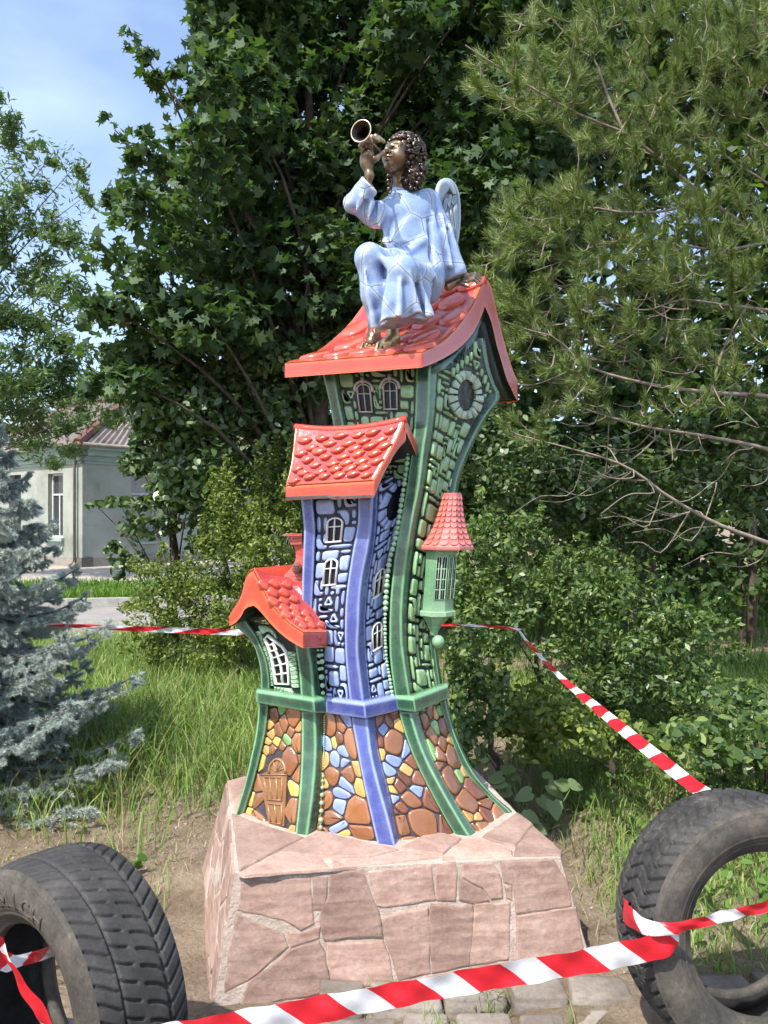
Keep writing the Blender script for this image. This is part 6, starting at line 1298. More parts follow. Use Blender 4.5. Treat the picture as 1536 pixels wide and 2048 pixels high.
# background trees closing the view on the right
for i, (bx, by, cl_, lab) in enumerate(((.9, 11.5, [(880, 300, 160, 260), (900, 650, 180, 200), (860, 900, 160, 150), (980, 850, 130, 180)], 'dense dark leafy tree directly behind the tower'), (3.8, 11.0, [(1180, 250, 190, 240), (1220, 620, 190, 220), (1180, 900, 170, 160), (1050, 500, 130, 200)], 'dark leafy tree behind the pine boughs'), (6.4, 11.6, [(1480, 300, 200, 260), (1420, 20, 200, 140), (1580, 120, 140, 180), (1500, 680, 200, 230), (1420, 880, 160, 110), (1620, 500, 150, 300)], 'dark leafy tree at the far right behind the pine'), (-1.9, 12.0, [(560, 650, 190, 200), (470, 860, 170, 160), (620, 900, 130, 190)], 'dark leafy tree behind the maple, between house and tower'))):
    cl2 = [(x, y, rx, ry, by - .6 + .5 * math.sin(k * 2 + i), .9) for k, (x, y, rx, ry) in enumerate(cl_)]
    tree('leafy_tree', lab, 'tree', (bx, by, 0), cl2, .060, .18, T_OVAL, ML_DARK, rg, .15, up=.5, out=.4, jit=.9, group='background trees')
# thin trunks seen through the gap on the right
for i, (x, y0, y1, d, r, lb) in enumerate(((1500, 1060, 1330, 8.2, .055, 'slender brown tree trunk standing in the shaded gap beyond the shrubs'), (1388, 980, 1120, 12.5, .07, 'dark tree trunk farther back in the shaded gap'))):
    rt_ = empty('sapling_tree', (P(x, y0, d).x, d, gz(P(x, y0, d).x, d)), lb, 'tree'); mb = MB(); b0 = P(x, y1, d); b0.z = -.05; mb.tube([b0, P(x + 6, (y0 + y1) / 2, d), P(x + 4, y0, d), P(x - 5, 820, d)], [r, r * .9, r * .8, r * .6], 8); mb.build('trunk', M_BARK, rt_)
    leafy('crown', [(x, 900, 90, 90, d, .5)], .02, .13, T_OVAL, ML_DARK, rt_, rg)
# left bushes
lcl = [(430, 720, 170, 70), (530, 800, 110, 90), (390, 820, 120, 85), (310, 770, 70, 50), (330, 890, 60, 70), (275, 925, 45, 34), (240, 1005, 40, 11), (190, 1010, 26, 10), (300, 1040, 55, 45), (330, 980, 40, 45), (255, 1110, 42, 32), (240, 1145, 18, 16), (400, 940, 90, 100), (560, 880, 60, 110), (440, 1040, 70, 60), (600, 760, 70, 60), (650, 700, 50, 45), (560, 640, 16, 22), (610, 625, 10, 14), (300, 830, 45, 40), (345, 770, 60, 60), (285, 880, 30, 30)]
lcl = [(x, y, rx, ry, 7.7 + .35 * math.sin(i * 1.9), .6 if rx > 50 else .15) for i, (x, y, rx, ry) in enumerate(lcl)]
tree('lilac_bush', 'tall lilac bush with heart-shaped leaves, one bough reaching towards the house', 'bush', (-2.2, 7.9, 0), lcl, .17, .078, T_OVAL, ML_LILAC, rg, .06, up=.45, out=.5, jit=.6)
for i, (lab, base, cl_, d, mt, pr, sz) in enumerate((
    ('yellow-green fine-leaved shrub between lilac and little red-roofed house', (-1.35, 7.0, 0), [(480, 1010, 80, 90), (560, 970, 60, 80), (520, 1090, 70, 60), (430, 1080, 50, 50), (590, 1060, 40, 90), (540, 1170, 60, 70), (520, 1250, 70, 55)], 6.9, ML_SMALL, .46, .040),
    ('low rounded shrub of tiny leaves behind the tape, near the asphalt path', (-2.2, 7.2, 0), [(350, 1170, 100, 55), (440, 1190, 90, 70), (300, 1220, 60, 34), (390, 1240, 80, 40), (500, 1200, 50, 80), (470, 1250, 70, 36), (330, 1262, 80, 26), (440, 1275, 90, 28), (400, 1300, 110, 34), (300, 1290, 50, 26)], 7.1, ML_SMALL, .46, .040))):
    cl2 = [(x, y, rx, ry, d + .2 * math.sin(k * 2 + i), .35) for k, (x, y, rx, ry) in enumerate(cl_)]; tree('fine_leaved_shrub', lab, 'shrub', base, cl2, pr, sz, T_LEAF4, mt, rg, .03, up=.5, out=.5, jit=.8, shoots=4, group='shrubs left of the tower')
# dense understorey closing the view behind everything
for i, (lab, cl_, d) in enumerate((('deep green thicket between the lilac and the tower', [(560, 780, 90, 110), (450, 900, 120, 90), (600, 940, 90, 130), (520, 1060, 110, 90), (620, 1120, 60, 90)], 10.2), ('shady thicket seen to the right of the turret', [(960, 800, 120, 120), (1000, 960, 130, 120), (960, 1100, 100, 110), (1090, 1080, 110, 100), (1150, 940, 120, 110)], 8.6), ('shady thicket beneath the pine at the right', [(1270, 820, 130, 110), (1300, 960, 120, 90), (1420, 860, 140, 110), (1530, 920, 130, 120), (1270, 1060, 90, 80), (1180, 1130, 120, 80)], 9.0), ('dim low thicket beyond the shaded gap on the right', [(1350, 1085, 90, 60), (1450, 1070, 110, 70), (1570, 1080, 100, 70), (1250, 1070, 90, 60), (1400, 1130, 130, 40)], 12.5), ('added dark shrubs standing in for the shaded gap under the lowest bough', [(1500, 1130, 70, 60), (1440, 1010, 90, 60), (1560, 1010, 80, 90), (1380, 1120, 60, 40), (1400, 1190, 90, 40), (1560, 1180, 60, 60)], 8.6))):  # last thicket is added to darken the gap, in place of shaded ground
    cl2 = [(x, y, rx, ry, d + .4 * math.sin(k * 2 + i), .6) for k, (x, y, rx, ry) in enumerate(cl_)]; c = P(cl_[0][0], 1100, d); tree('thicket_shrub', lab, 'shrub', (c.x, d + .2, 0), cl2, .075 if d < 12 else .05, .095 if d < 12 else .16, T_OVAL, ML_DARK, rg, .04, up=.5, out=.5, jit=.8, group='background thickets')
dcl = [(x, 985 - 30 * (k % 3), 130, 60, 32 + 3 * (k % 2), 2.5) for k, x in enumerate(range(-300, 2000, 140))]
tag(leafy('distant_treeline', dcl, .06, .55, T_OVAL, ML_DARK, None, rg), 'far line of trees along the horizon', kind='stuff')
# right shrubs
for i, (lab, base, cl_, d, mt, pr, sz, tm) in enumerate((
    ('broad glossy privet shrub behind the sagging tape, right of the tower', (2.1, 5.0, 0), [(1150, 1190, 120, 80), (1250, 1240, 150, 90), (1330, 1330, 120, 80), (1180, 1340, 130, 80), (1280, 1400, 120, 55), (1380, 1260, 70, 50), (1440, 1245, 30, 18), (1220, 1140, 50, 40)], 4.9, ML_PRIVET, .20, .046, T_LEAF4),
    ('dark green shrub close behind the turret', (1.1, 5.0, 0), [(1040, 1140, 90, 80), (980, 1070, 70, 70), (1000, 1230, 80, 90), (940, 1180, 50, 90), (1060, 1060, 40, 40)], 5.2, ML_PRIVET, .21, .046, T_LEAF4),
    ('narrow leafy creeper column beside the skirt of the tower', (.62, 4.2, 0), [(930, 1380, 36, 110), (945, 1480, 34, 60), (990, 1400, 36, 50), (925, 1300, 30, 60)], 4.3, ML_PRIVET, .30, .040, T_OVAL),
    ('light green weedy shrub at the foot of the privet', (1.35, 4.4, 0), [(1090, 1420, 70, 45), (1150, 1450, 80, 40), (1060, 1480, 60, 36), (1220, 1480, 80, 30)], 4.2, ML_SMALL, .20, .044, T_OVAL),
    ('tall loose shrub under the lowest pine bough', (2.2, 6.6, 0), [(1030, 920, 110, 110), (1180, 960, 120, 90), (1120, 1050, 110, 80), (1300, 1010, 90, 70), (1350, 1060, 60, 50), (1240, 1080, 80, 50)], 6.6, ML_LILAC, .15, .058, T_OVAL),
    ('low bright green weedy bush behind the right-hand tyre', (2.0, 3.9, 0), [(1450, 1480, 110, 50), (1400, 1540, 90, 34), (1510, 1420, 80, 50), (1340, 1500, 60, 34), (1540, 1520, 80, 60)], 3.9, ML_PRIVET, .10, .050, T_OVAL),
    ('broad-leaved bush at the right edge below the pine', (3.4, 5.9, 0), [(1450, 900, 90, 70), (1500, 1000, 60, 60), (1520, 850, 60, 80), (1400, 960, 50, 40)], 5.9, ML_LILAC, .12, .068, T_OVAL))):
    cl2 = [(x, y, rx, ry, d + .25 * math.sin(k * 2 + i), .35) for k, (x, y, rx, ry) in enumerate(cl_)]; tree('leafy_shrub', lab, 'shrub', base, cl2, pr, sz, tm, mt, rg, .03, up=.5, out=.5, jit=.7, shoots=4, group='shrubs right of the tower')
# ------------------------------------------------------------------ pine on the right
M_NEED = leafmat('pine_needle', (.085, .14, .036), (.145, .21, .054), (.28, .345, .11), .15, .45, .4); M_NEEDD = M_NEED
M_CONE = rough_mat('pine_cone', [(.3, (.02, .014, .01)), (.7, (.06, .04, .028))], 60, .8, 90, .8, .006)
PN = empty('pine_tree', (4.1, 6.0, 0), 'pine with long needle tufts and bare grey twigs reaching in from the right', 'tree')
rdp = random.Random(12); TRK = [Vector((4.1, 6.0, -.1)), Vector((4.0, 5.95, 2)), Vector((3.9, 5.9, 4)), Vector((3.8, 5.9, 6.5)), Vector((3.8, 5.9, 8))]
mb = MB(); mb.tube(TRK, [.17, .15, .12, .07, .03], 10); mb.build('trunk', M_BARK, PN)
limbs = [[(1700, 600, 5.8), (1536, 484, 5.5), (1405, 390, 5.3), (1327, 324, 5.2), (1248, 266, 5.1), (1170, 234, 5.0), (1084, 188, 4.9), (983, 125, 4.8), (930, 90, 4.75)], [(1248, 266, 5.1), (1215, 190, 5.1), (1186, 117, 5.1), (1123, 59, 5.05), (1092, 20, 5.0), (1060, -40, 5.0)], [(1700, 830, 5.7), (1536, 793, 5.3), (1420, 785, 5.1), (1288, 766, 5.0), (1170, 730, 4.9), (1112, 676, 4.85), (1057, 660, 4.8), (1000, 640, 4.8)], [(1650, 450, 5.8), (1536, 367, 5.6), (1452, 312, 5.5), (1350, 219, 5.4), (1290, 150, 5.35), (1250, 60, 5.3)], [(1700, 1150, 5.6), (1536, 1086, 5.2), (1426, 1044, 5.1), (1314, 978, 5.0), (1285, 953, 5.0), (1231, 924, 4.95), (1148, 899, 4.9), (1037, 870, 4.85)], [(1700, 960, 5.7), (1536, 899, 5.3), (1397, 870, 5.2), (1293, 854, 5.1), (1190, 825, 5.1), (1115, 800, 5.0)], [(1650, 250, 5.8), (1536, 188, 5.7), (1460, 110, 5.6), (1400, 20, 5.5), (1380, -60, 5.5)], [(1405, 390, 5.3), (1340, 420, 5.1), (1250, 425, 5.0), (1170, 415, 4.95), (1080, 440, 4.9), (1010, 420, 4.9)], [(1536, 484, 5.5), (1440, 500, 5.3), (1330, 485, 5.2), (1210, 485, 5.1), (1130, 520, 5.05), (1060, 545, 5.0)], [(1420, 785, 5.1), (1450, 690, 5.2), (1500, 600, 5.3)], [(1536, 620, 5.4), (1450, 610, 5.3), (1360, 600, 5.2), (1290, 620, 5.1), (1200, 600, 5.1)]]
nodes = []
for k, l in enumerate(limbs):
    q = [P(*r) for r in catmull(l, 22)]; r0 = .019 if k in (0, 2, 4, 5) else .011; mb = MB(); mb.tube(q, [r0 * (1 - .8 * i / 21) for i in range(22)], 7, False); mb.build('limb', M_TWIG, PN); nodes += [(p, .006) for p in q[3:]]
reg = [(1000, 130, 70, 60, 14), (1090, 60, 90, 60, 20), (1090, 180, 90, 60, 22), (1200, 120, 90, 80, 30), (1190, 250, 90, 60, 26), (1320, 130, 100, 90, 34), (1300, 280, 90, 70, 30), (1440, 120, 110, 90, 36), (1440, 280, 110, 90, 36), (1060, 420, 80, 60, 24), (1030, 470, 70, 60, 20), (1180, 400, 100, 60, 26), (1160, 490, 100, 60, 26), (1310, 420, 110, 60, 28), (1280, 520, 110, 60, 26), (1450, 430, 90, 70, 26), (980, 560, 50, 60, 16), (1000, 640, 50, 60, 18), (1100, 600, 90, 50, 22), (1080, 690, 80, 60, 22), (1200, 620, 90, 50, 20), (1180, 720, 90, 50, 18), (1400, 560, 110, 60, 26), (1320, 680, 110, 60, 20), (1460, 680, 80, 70, 20), (1100, 780, 80, 50, 14), (1250, 820, 100, 50, 10), (1420, 780, 110, 50, 12), (1050, 850, 50, 30, 5), (1480, 500, 60, 60, 12), (960, 200, 40, 60, 6), (1500, 30, 80, 60, 18), (1250, 10, 100, 50, 20), (1480, 70, 90, 90, 26), (1370, 20, 110, 50, 20)]
tufts = []
for x, y, rx, ry, n in reg:
    for _ in range(int(n * 1.6)):
        a, r = rdp.random() * 6.283, math.sqrt(rdp.random()); tufts.append(P(x + rx * r * math.cos(a), y + ry * r * math.sin(a), 4.95 + rdp.uniform(-.35, .6)))
tufts.sort(key=lambda p: min((p - q[0]).length for q in nodes[::3])); mb = MB(); tdir = []
NP = np.array([n_[0] for n_ in nodes]); 
for p in tufts:
    i = int(np.argmin(((NP - np.array(p))**2).sum(1) + .02 * (NP[:, 0] < p.x))); q = Vector(NP[i]); dv = p - q; L0 = dv.length
    midp = q.lerp(p, .5) + Vector((rdp.uniform(-.1, .1), rdp.uniform(-.1, .1), -.12)) * L0; mb.tube([q, q.lerp(midp, .6) , midp, midp.lerp(p, .6), p], [.0052, .0044, .004, .0036, .0026], 4, False); d_ = (p - midp); d_ = d_.normalized() if d_.length > 1e-4 else Vector((-1, 0, .3)); tdir.append((d_ + Vector((-.35, 0, .45))).normalized())
    NP = np.concatenate([NP, np.array([midp, p])])
mb.build('twig', M_TWIG, PN)['kind'] = 'stuff'
# extra bare curving twigs low on the right
mb = MB()
for _ in range(70):
    x, y = rdp.uniform(1120, 1536), rdp.uniform(560, 1120); p0 = P(x, y, 5.0 + rdp.uniform(-.2, .5)); a = rdp.uniform(2.4, 3.9); l_ = rdp.uniform(.15, .5); p2 = p0 + Vector((math.cos(a) * l_, rdp.uniform(-.1, .1), math.sin(a) * l_ * .6)); pm = p0.lerp(p2, .5) + Vector((0, 0, -.12 * l_ * rdp.choice([1, 1, -1]))); i = int(np.argmin(((NP - np.array(p0))**2).sum(1)))
    cq = [Vector(tuple(q_)) for q_ in catmull([tuple(Vector(NP[i])), tuple(p0), tuple(pm), tuple(p2)], 12)]; mb.tube(cq, [.0048 - .0028 * q_ / 11 for q_ in range(12)], 4, False)
mb.build('bare_twig', M_TWIG, PN)['kind'] = 'stuff'
rn = np.random.default_rng(8)
def needles(name, base, dirs, per, length, width, spread, mat, parent, back=.0, rg=rn, k3=True):
    B = np.repeat(np.array([tuple(b_) for b_ in base]), per, 0); Dv = np.repeat(np.array([tuple(d_) for d_ in dirs]), per, 0); n = len(B); B = B - Dv * (rg.random((n, 1)) * back)
    q = unit(Dv * 1.0 + rg.normal(size=(n, 3)) * spread); s = unit(np.cross(q, rg.normal(size=(n, 3)))); L0 = length * (.65 + .5 * rg.random((n, 1))); V = np.stack([B - s * width, B + s * width, B + q * L0], 1); return npobj(name, V.reshape(-1, 3), np.arange(n * 3).reshape(-1, 3), mat, parent)
needles('needles', tufts, tdir, 105, .090, .0019, .46, M_NEED, PN, .10)
for x, y in ((1210, 310), (1180, 437), (1418, 490), (1215, 470)):
    c = P(x, y, 4.9); mb = MB()
    for k in range(60):
        a = k * 2.4; z = (k / 60 - .5) * .055; r = .020 * math.sqrt(max(.05, 1 - (z / .032)**2)); p = c + Vector((r * math.cos(a), r * math.sin(a), z)); o = Vector((math.cos(a), math.sin(a), -.5)) * .008; s2 = Vector((-math.sin(a), math.cos(a), 0)) * .006; mb.add([p - s2, p + s2, p + o + s2 * .6, p + o - s2 * .6, p + Vector((0, 0, .006))], [[0, 1, 2, 3], [0, 3, 2, 1], [4, 3, 2]])
    mb.build('pine_cone', M_CONE, PN, smooth=False)
# ------------------------------------------------------------------ blue spruce on the left
M_SPR = leafmat('spruce_needle', (.28, .345, .32), (.42, .49, .46), (.60, .66, .63), .1, .5, .35, (1, 1, 1)); SB = Vector((-2.46, 4.45, 0))
SP = empty('blue_spruce', SB, 'silvery blue spruce with layered boughs at the left edge', 'tree'); mb = MB(); mb.tube([SB - Vector((0, 0, .1)), SB + Vector((.02, 0, 1)), SB + Vector((0, .02, 2.45))], [.06, .045, .01], 8); mb.build('trunk', M_BARK, SP)
rds = random.Random(4); mb = MB(); tb = []; td = []
def sp_r(z): return 1.06 * max(0.03, (1 - z / 2.45))**.82
lv = .10
while lv < 2.3:
    nb = 9 if lv < 1.5 else 6
    for k in range(nb):
        a = 2 * math.pi * (k + rds.random() * .7) / nb + lv * 5; L0 = sp_r(lv) * rds.uniform(.78, 1.12); p0 = SB + Vector((0, 0, lv + .06)); dx = Vector((math.cos(a), math.sin(a), 0)); 
        if dx.x < -.75: continue
        pts = [p0 + dx * (L0 * u) + Vector((0, 0, -.22 * L0 * math.sin(math.pi * u * .75) + .06 * L0 * u * u * 2)) for u in np.linspace(0, 1, 9)]; mb.tube(pts, [.014 * (1 - .75 * i / 8) for i in range(9)], 5, False); sdx = Vector((-dx.y, dx.x, 0))
        for i in range(2, 9):
            p = pts[i]; fw_ = (pts[i] - pts[i - 1]).normalized(); w = L0 * .42 * (1 - i / 10.5)
            for s in (-1, 1):
                for rr_ in range(2):
                    e_ = p + (sdx * s + fw_ * .75).normalized() * (w * rds.uniform(.5, 1.1)) + Vector((0, 0, rds.uniform(-.10, .03))); mb.tube([p, e_], [.005, .003], 3, False); n2 = max(2, int((e_ - p).length / .028))
                    for u in range(1, n2 + 1): tb.append(p.lerp(e_, u / n2)); td.append((e_ - p).normalized())
                    for s2 in (-1, 1):
                        q = p.lerp(e_, .55); e2 = q + ((e_ - p).normalized() + sdx * s2 * .2 + fw_ * s2 * .8).normalized() * ((e_ - p).length * .5); m_ = max(2, int((e2 - q).length / .03))
                        for u in range(1, m_ + 1): tb.append(q.lerp(e2, u / m_)); td.append((e2 - q).normalized())
            for u in (.0, .5): tb.append(pts[i].lerp(pts[i - 1], u)); td.append(fw_)
    lv += .155 if lv < 1.2 else .14
mb.build('bough', M_BARK, SP)['kind'] = 'stuff'
needles('needles', tb, td, 74, .027, .0016, .60, M_SPR, SP, .028, np.random.default_rng(6))
# ------------------------------------------------------------------ grass and weeds
M_GRASS = leafmat('grass_blade', (.11, .19, .040), (.18, .28, .068), (.33, .40, .14), .3, .5, .3); M_LAWN = leafmat('lawn_blade', (.07, .15, .022), (.11, .21, .035), (.16, .26, .05), .35, .6, .2); M_STRAW = leafmat('dry_straw', (.22, .17, .085), (.34, .28, .15), (.48, .42, .26), .2, .7, .2, (1, 1, 1)); M_WEED = leafmat('weed_leaf', (.06, .13, .025), (.10, .19, .04), (.17, .27, .07), .3, .5, .3)
def grass(name, label, X, Y, hgt, wid, lean, mat, rg, kind='stuff'):
    n = len(X); Z = ground_h(X, Y); a = rg.random(n) * 6.283; sx, sy = np.cos(a), np.sin(a); b = a + rg.normal(size=n) * .5 + 1.57; h = hgt * (.5 + .8 * rg.random(n)); ln = lean * h * (.3 + rg.random(n)); lx, ly = np.cos(b) * ln, np.sin(b) * ln
    base = np.stack([X, Y, Z - .01], -1); s = np.stack([sx, sy, 0 * sx], -1) * (wid * (.6 + .7 * rg.random(n)))[:, None]; m1 = base + np.stack([lx * .30, ly * .30, h * .60], -1); m2 = base + np.stack([lx * .62, ly * .62, h * .88], -1); tp = base + np.stack([lx * 1.15, ly * 1.15, h * (1 - .25 * (ln / h) ** 2)], -1)
    V = np.stack([base - s, base + s, m1 + s * .85, m1 - s * .85, m2 + s * .5, m2 - s * .5, tp + s * .06, tp - s * .06], 1); k = np.arange(n)[:, None] * 8; F_ = np.concatenate([k + np.array([[0, 1, 2, 3]]), k + np.array([[3, 2, 4, 5]]), k + np.array([[5, 4, 6, 7]])], 0)
    o = npobj(name, V.reshape(-1, 3), F_, mat); tag(o, label, kind=kind); return o
gr_ = np.random.default_rng(15)
def scatter(n, x0, x1, y0, y1, keep): X = gr_.uniform(x0, x1, n); Y = gr_.uniform(y0, y1, n); k = keep(X, Y); return X[k], Y[k]
def patch(X, Y, s=1.3, sd_=1): return .5 + .5 * gnoise(X, Y, s, sd_)
def off_plinth(X, Y, m=.12): return ~((X > -.85 - m) & (X < .75 + m) & (Y > 2.2) & (Y < 3.75 + m))
# tall meadow grass left of the tower
def kl(X, Y): px = CX + X / Y * FP; py = CY + EYE / Y * FP; e = (px + (py - 1600) * .9); bare = smooth01(py, 1540, 1690) * .95; return (gr_.random(len(X)) > bare) & off_plinth(X, Y, .2) & (px < 900) & (gr_.random(len(X)) < .35 + .65 * patch(X, Y, 2.1, 2))
X, Y = scatter(62000, -5.2, .3, 3.0, 9.3, kl); far = Y > 5.2
grass('grass', 'tall unmown grass between the spruce and the tower', X, Y, np.where(Y > 4.4, .30, .20), .0034, .85, M_GRASS, gr_)
X, Y = scatter(3500, -5.2, .3, 3.2, 9.0, kl); grass('dry_grass', 'pale dead stalks standing among the tall grass', X, Y, .34, .0022, .7, M_STRAW, gr_)
X, Y = scatter(26000, -9.5, -.6, 11.4, 16.6, lambda X, Y: (Y > 11.25 + (X + 14) * .178) & (Y < 15.9 + (X + 14) * .06)); grass('lawn_grass', 'bright green lawn strip beyond the kerb before the house', X, Y, .22, .010, .5, M_LAWN, gr_)
def kr(X, Y): px = CX + X / Y * FP; py = CY + EYE / Y * FP; bare = smooth01(1130 - px + (py - 1560) * .5, -40, 120) * .92; return (gr_.random(len(X)) > bare) & off_plinth(X, Y, .1) & (gr_.random(len(X)) < .3 + .7 * patch(X, Y, 2.3, 4))
X, Y = scatter(60000, .55, 4.6, 2.55, 7.5, kr); grass('grass', 'rough green grass right of the plinth under the sagging tape', X, Y, np.where(Y > 3.4, .13, .08), .0030, .9, M_GRASS, gr_)
X, Y = scatter(20000, .4, 11, 6.5, 19, lambda X, Y: X > 0); grass('grass', 'shaded sparse grass in the gap between the shrubs', X, Y, np.where(Y > 10, .34, .16), np.where(Y > 10, .012, .006), .6, M_LAWN, gr_)
X, Y = scatter(9000, -2.2, 1.9, 2.0, 4.6, lambda X, Y: off_plinth(X, Y, .0) & (gr_.random(len(X)) < patch(X, Y, 3.3, 6)) & ~((X > -.6) & (X < 1.2) & (Y < 2.58))); grass('dry_straw', 'scattered dry straw and dead grass stems on the bare earth', X, Y, .045, .0016, 2.6, M_STRAW, gr_)
X, Y = scatter(6500, -2.4, 1.9, 2.1, 4.4, lambda X, Y: off_plinth(X, Y, .03) & (gr_.random(len(X)) < patch(X, Y, 4.1, 9)**2) & ~((X > -.6) & (X < 1.2) & (Y < 2.5))); grass('grass', 'sparse short grass tufts on the bare earth near the plinth', X, Y, .07, .0022, .9, M_GRASS, gr_)
tb2 = []
for cx, cy, n in ((.33, 2.46, 90), (-.05, 2.47, 30), (.55, 2.30, 40), (.15, 2.33, 30)): tb2.append(np.stack([gr_.normal(cx, .025, n), gr_.normal(cy, .02, n)], -1))
tb2 = np.concatenate(tb2); grass('grass', 'small grass tufts growing between the cobbles', tb2[:, 0], tb2[:, 1], .085, .0020, .8, M_GRASS, gr_)
# clover and low leaves
def ground_leaves(name, label, X, Y, size, hz, mat, tm=T_OVAL): Z = ground_h(X, Y) + hz * gr_.random(len(X)); pts = np.stack([X, Y, Z], -1); nm = unit(np.array((0, -.25, 1)) + gr_.normal(size=pts.shape) * .45); o = leaves(name, pts, size * (.6 + .7 * gr_.random(len(X))), nm, tm, mat, None, gr_); return tag(o, label, kind='stuff')
X, Y = scatter(5200, 1.0, 4.4, 2.7, 6.2, lambda X, Y: (gr_.random(len(X)) < patch(X, Y, 1.9, 5)) & kr(X, Y)); ground_leaves('low_weeds', 'low broad-leaved weeds among the grass right of the plinth', X, Y, .055, .13, M_WEED)
X, Y = scatter(900, -2.6, -1.05, 2.35, 3.5, lambda X, Y: (X < -1.05 - (3.2 - Y) * .1) & (gr_.random(len(X)) < patch(X, Y, 3, 3))); ground_leaves('low_weeds', 'light green weed leaves behind the tyre by the spruce', X, Y, .06, .08, M_WEED)
# pebbles and clods on the bare earth
X, Y = scatter(1500, -1.9, 1.8, 2.05, 4.4, lambda X, Y: off_plinth(X, Y, .0) & ~((X > -.7) & (X < 1.3) & (Y < 2.56))); n = len(X); Z = ground_h(X, Y); sz = .004 + .010 * gr_.random(n)**3
oc = np.array([(1, 0, 0), (-.9, .1, 0), (0, 1, .1), (.1, -1, 0), (0, .1, .7), (0, 0, -.6)], float); of = np.array([(0, 2, 4), (2, 1, 4), (1, 3, 4), (3, 0, 4), (2, 0, 5), (1, 2, 5), (3, 1, 5), (0, 3, 5)]); V = np.stack([X, Y, Z], -1)[:, None] + oc[None] * sz[:, None, None] * (.7 + .6 * gr_.random((n, 6, 1))); F_ = (np.arange(n)[:, None, None] * 6 + of[None]).reshape(-1, 3)
tag(npobj('pebbles', V.reshape(-1, 3), F_, rough_mat('pebble', [(.3, (.16, .13, .10)), (.7, (.40, .35, .28))], 9, .9)), 'small stones and clods scattered over the bare earth', kind='stuff')
# burdock-like plants with large pale leaves
M_BUR = leafmat('burdock_leaf', (.12, .17, .07), (.16, .22, .095), (.22, .28, .14), .25, .55, .3)
for i, (x, y, d, n, lb) in enumerate(((1045, 1515, 3.95, 9, 'broad pale-leaved weed beside the creeper column'), (1100, 1535, 3.8, 6, 'broad pale-leaved weed nearer the tape'), (1010, 1545, 3.7, 5, 'small broad-leaved weed at the foot of the tower plinth'))):
    b0 = P(x, y, d); b0.z = gz(b0.x, d); rt_ = empty('broad_leaf_weed', b0, lb, 'weed', 'broad-leaved weeds right of the plinth'); rd = random.Random(i)
    for k in range(n):
        a = rd.uniform(0, 6.283); l_ = rd.uniform(.07, .16); tip = b0 + Vector((math.cos(a) * l_, math.sin(a) * l_, rd.uniform(.10, .24))); mb = MB(); mb.tube([b0, b0.lerp(tip, .5) + Vector((0, 0, .02)), tip], [.0035, .003, .002], 5); mb.build('stem', M_BUR, rt_)
        s = rd.uniform(.055, .085); nn_ = Vector((math.cos(a) * .4, -.6 + math.sin(a) * .3, .8)).normalized(); t_ = Vector((math.cos(a), math.sin(a), -.3)); t_ = (t_ - nn_ * t_.dot(nn_)).normalized(); bb = nn_.cross(t_); ol = [(-.25, .0), (-.42, .28), (-.2, .52), (.2, .52), (.6, .3), (.95, 0), (.6, -.3), (.2, -.52), (-.2, -.52), (-.42, -.28)]
        v = [tip + t_ * (u * s) + bb * (w * s) + nn_ * (.10 * abs(w) * s - .12 * u * u * s) for u, w in ol] + [tip + t_ * .15 * s]; obj('leaf', v, [[j, (j + 1) % 10, 10] for j in range(10)], M_BUR, rt_)
# ------------------------------------------------------------------ barrier tape
M_TAPE, t, b, _o = newmat('barrier_tape'); uv = t.nodes.new('ShaderNodeAttribute'); uv.attribute_name = 'along'; sx = t.nodes.new('ShaderNodeMath'); sx.operation = 'FRACT'; t.links.new(uv.outputs['Fac'], sx.inputs[0]); gt = t.nodes.new('ShaderNodeMath'); gt.operation = 'GREATER_THAN'; gt.inputs[1].default_value = .43; t.links.new(sx.outputs[0], gt.inputs[0])
t.links.new(mixn(t, (.66, .66, .67), (.62, .018, .030), gt.outputs[0]), b.inputs['Base Color']); b.inputs['Roughness'].default_value = .38; b.inputs['Specular IOR Level'].default_value = .4; bump(t, b, noise(t, 38, 4, .6), .25, .006)
tr_ = t.nodes.new('ShaderNodeBsdfTranslucent'); t.links.new(mixn(t, (.5, .5, .5), (.5, .012, .02), gt.outputs[0]), tr_.inputs['Color']); ms = t.nodes.new('ShaderNodeMixShader'); ms.inputs[0].default_value = .18; t.links.new(b.outputs[0], ms.inputs[1]); t.links.new(tr_.outputs[0], ms.inputs[2]); t.links.new(ms.outputs[0], _o.inputs[0])
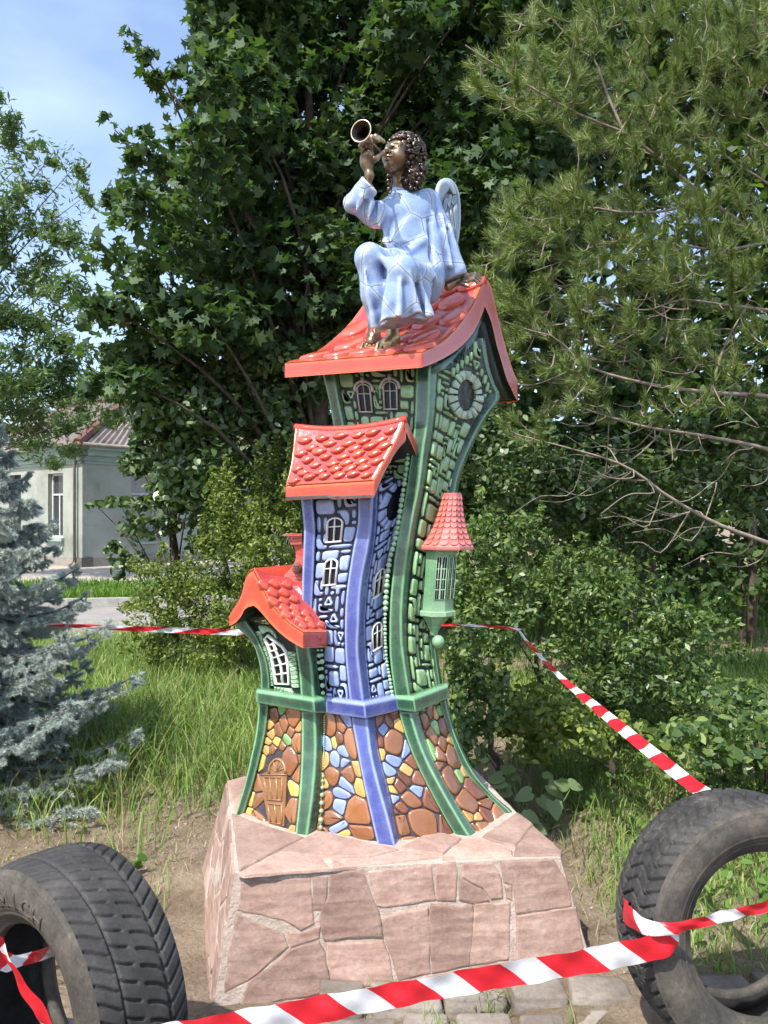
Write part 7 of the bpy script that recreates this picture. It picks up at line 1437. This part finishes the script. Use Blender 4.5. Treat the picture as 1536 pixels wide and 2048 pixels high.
def tape(label, edgeA, edgeB, phase=0.0, period=.265, skew=.045, n=140, m_=7, wrk=.0032, name='barrier_tape', anchor=None):
    """strip between two edge curves given as (x, y, depth)"""
    A = [P(*q) for q in catmull(edgeA, n)]; B = [P(*q) for q in catmull(edgeB, n)]; v = []; f = []; at = []; s = 0; rd = random.Random(int(phase * 100) + n)
    for i in range(n):
        if i: s += ((A[i] + B[i]) / 2 - (A[i - 1] + B[i - 1]) / 2).length
        w = B[i] - A[i]; t_ = (A[min(i + 1, n - 1)] - A[max(i - 1, 0)]); nm = w.cross(t_).normalized() if w.cross(t_).length > 1e-9 else Vector((0, -1, 0))
        for j in range(m_): k = j / (m_ - 1); v.append(A[i] + w * k + nm * (wrk * (math.sin(s * 34 + k * 3) + .7 * math.sin(s * 71 - k * 6)) + .004 * math.sin(math.pi * k) * math.sin(s * 5))); at.append((s + (k - .5) * skew * 2) / period + phase)
    for i in range(n - 1):
        for j in range(m_ - 1): f.append([i * m_ + j, i * m_ + j + 1, (i + 1) * m_ + j + 1, (i + 1) * m_ + j])
    if anchor is not None:
        k0 = min(range(n), key=lambda i: abs(px_of((A[i] + B[i]) / 2)[0] - anchor)); a0 = at[k0 * m_ + m_ // 2]; at = [q - a0 + .43 for q in at]
    o = obj(name, v, f, M_TAPE); a = o.data.attributes.new('along', 'FLOAT', 'POINT'); a.data.foreach_set('value', at); return tag(o, label, 'tape', 'red and white barrier tapes')
tape('wide red and white striped tape stretched across the front of the plinth', [(200, 2072, 1.66), (330, 2048, 1.72), (414, 2033, 1.77), (626, 1994, 1.86), (828, 1959, 1.93), (1001, 1927, 1.99), (1164, 1899, 2.02), (1300, 1870, 2.03), (1340, 1864, 2.03), (1357, 1870, 2.04)], [(200, 2122, 1.66), (330, 2096, 1.72), (424, 2080, 1.77), (640, 2046, 1.86), (840, 2006, 1.93), (1010, 1976, 1.99), (1170, 1949, 2.02), (1290, 1926, 2.03), (1335, 1912, 2.03), (1350, 1896, 2.04)], .28, .226, -.038, anchor=936)
tape('tape wrapped diagonally round the right tyre and pulled off to the side', [(1250, 1765, 2.48), (1238, 1778, 2.36), (1256, 1806, 2.15), (1290, 1836, 2.06), (1330, 1846, 2.02), (1380, 1838, 2.03), (1440, 1824, 2.05), (1536, 1800, 2.1), (1600, 1782, 2.14)], [(1250, 1805, 2.48), (1238, 1822, 2.36), (1254, 1850, 2.15), (1284, 1868, 2.06), (1318, 1872, 2.015), (1380, 1862, 2.03), (1440, 1846, 2.05), (1536, 1824, 2.1), (1600, 1806, 2.14)], .1, .226, -.02)
tape('striped tape sagging from the right tyre back to the shrubs', [(1460, 1608, 2.42), (1432, 1585, 2.5), (1397, 1562, 2.6), (1320, 1502, 2.85), (1256, 1452, 3.1), (1198, 1407, 3.4), (1144, 1366, 3.7), (1099, 1326, 3.9), (1053, 1278, 4.1), (1040, 1259, 4.15)], [(1440, 1632, 2.42), (1415, 1607, 2.5), (1380, 1583, 2.6), (1304, 1522, 2.85), (1242, 1470, 3.1), (1187, 1422, 3.4), (1136, 1376, 3.7), (1094, 1332, 3.9), (1050, 1282, 4.1), (1037, 1263, 4.15)], .6, .185, -.018)
tape('thin pale tape running behind the turret to the shrub', [(1043, 1258, 4.15), (1012, 1253, 4.15), (960, 1249, 4.15), (880, 1247, 4.15), (760, 1248, 4.2)], [(1041, 1264, 4.15), (1010, 1258, 4.15), (958, 1254, 4.15), (878, 1252, 4.15), (758, 1254, 4.2)], .3, .3)
tape('thin tape running from the spruce to behind the little red-roofed house', [(76, 1245, 4.3), (150, 1248, 4.5), (300, 1253, 4.8), (420, 1257, 5.0), (520, 1259, 5.1), (640, 1258, 5.2)], [(78, 1251, 4.3), (150, 1256, 4.5), (300, 1264, 4.8), (420, 1269, 5.0), (520, 1272, 5.1), (640, 1272, 5.2)], .2, .42, .09)
tape('tape threaded through the hole of the tyre on the left', [(-30, 1880, 1.62), (0, 1872, 1.64), (8, 1898, 1.66), (26, 1908, 1.70), (60, 1905, 1.78), (100, 1892, 1.88), (130, 1880, 1.95)], [(-30, 1950, 1.62), (0, 1942, 1.64), (20, 1942, 1.66), (36, 1935, 1.70), (68, 1926, 1.78), (108, 1912, 1.88), (138, 1898, 1.95)], .62, .2)
tape('crumpled tape end hanging from the left tyre to the ground', [(10, 1886, 1.63), (24, 1918, 1.63), (52, 1966, 1.63), (84, 2012, 1.63), (118, 2062, 1.64)], [(0, 1896, 1.63), (12, 1926, 1.635), (36, 1972, 1.64), (66, 2020, 1.64), (98, 2068, 1.65)], .35, .3, .02)
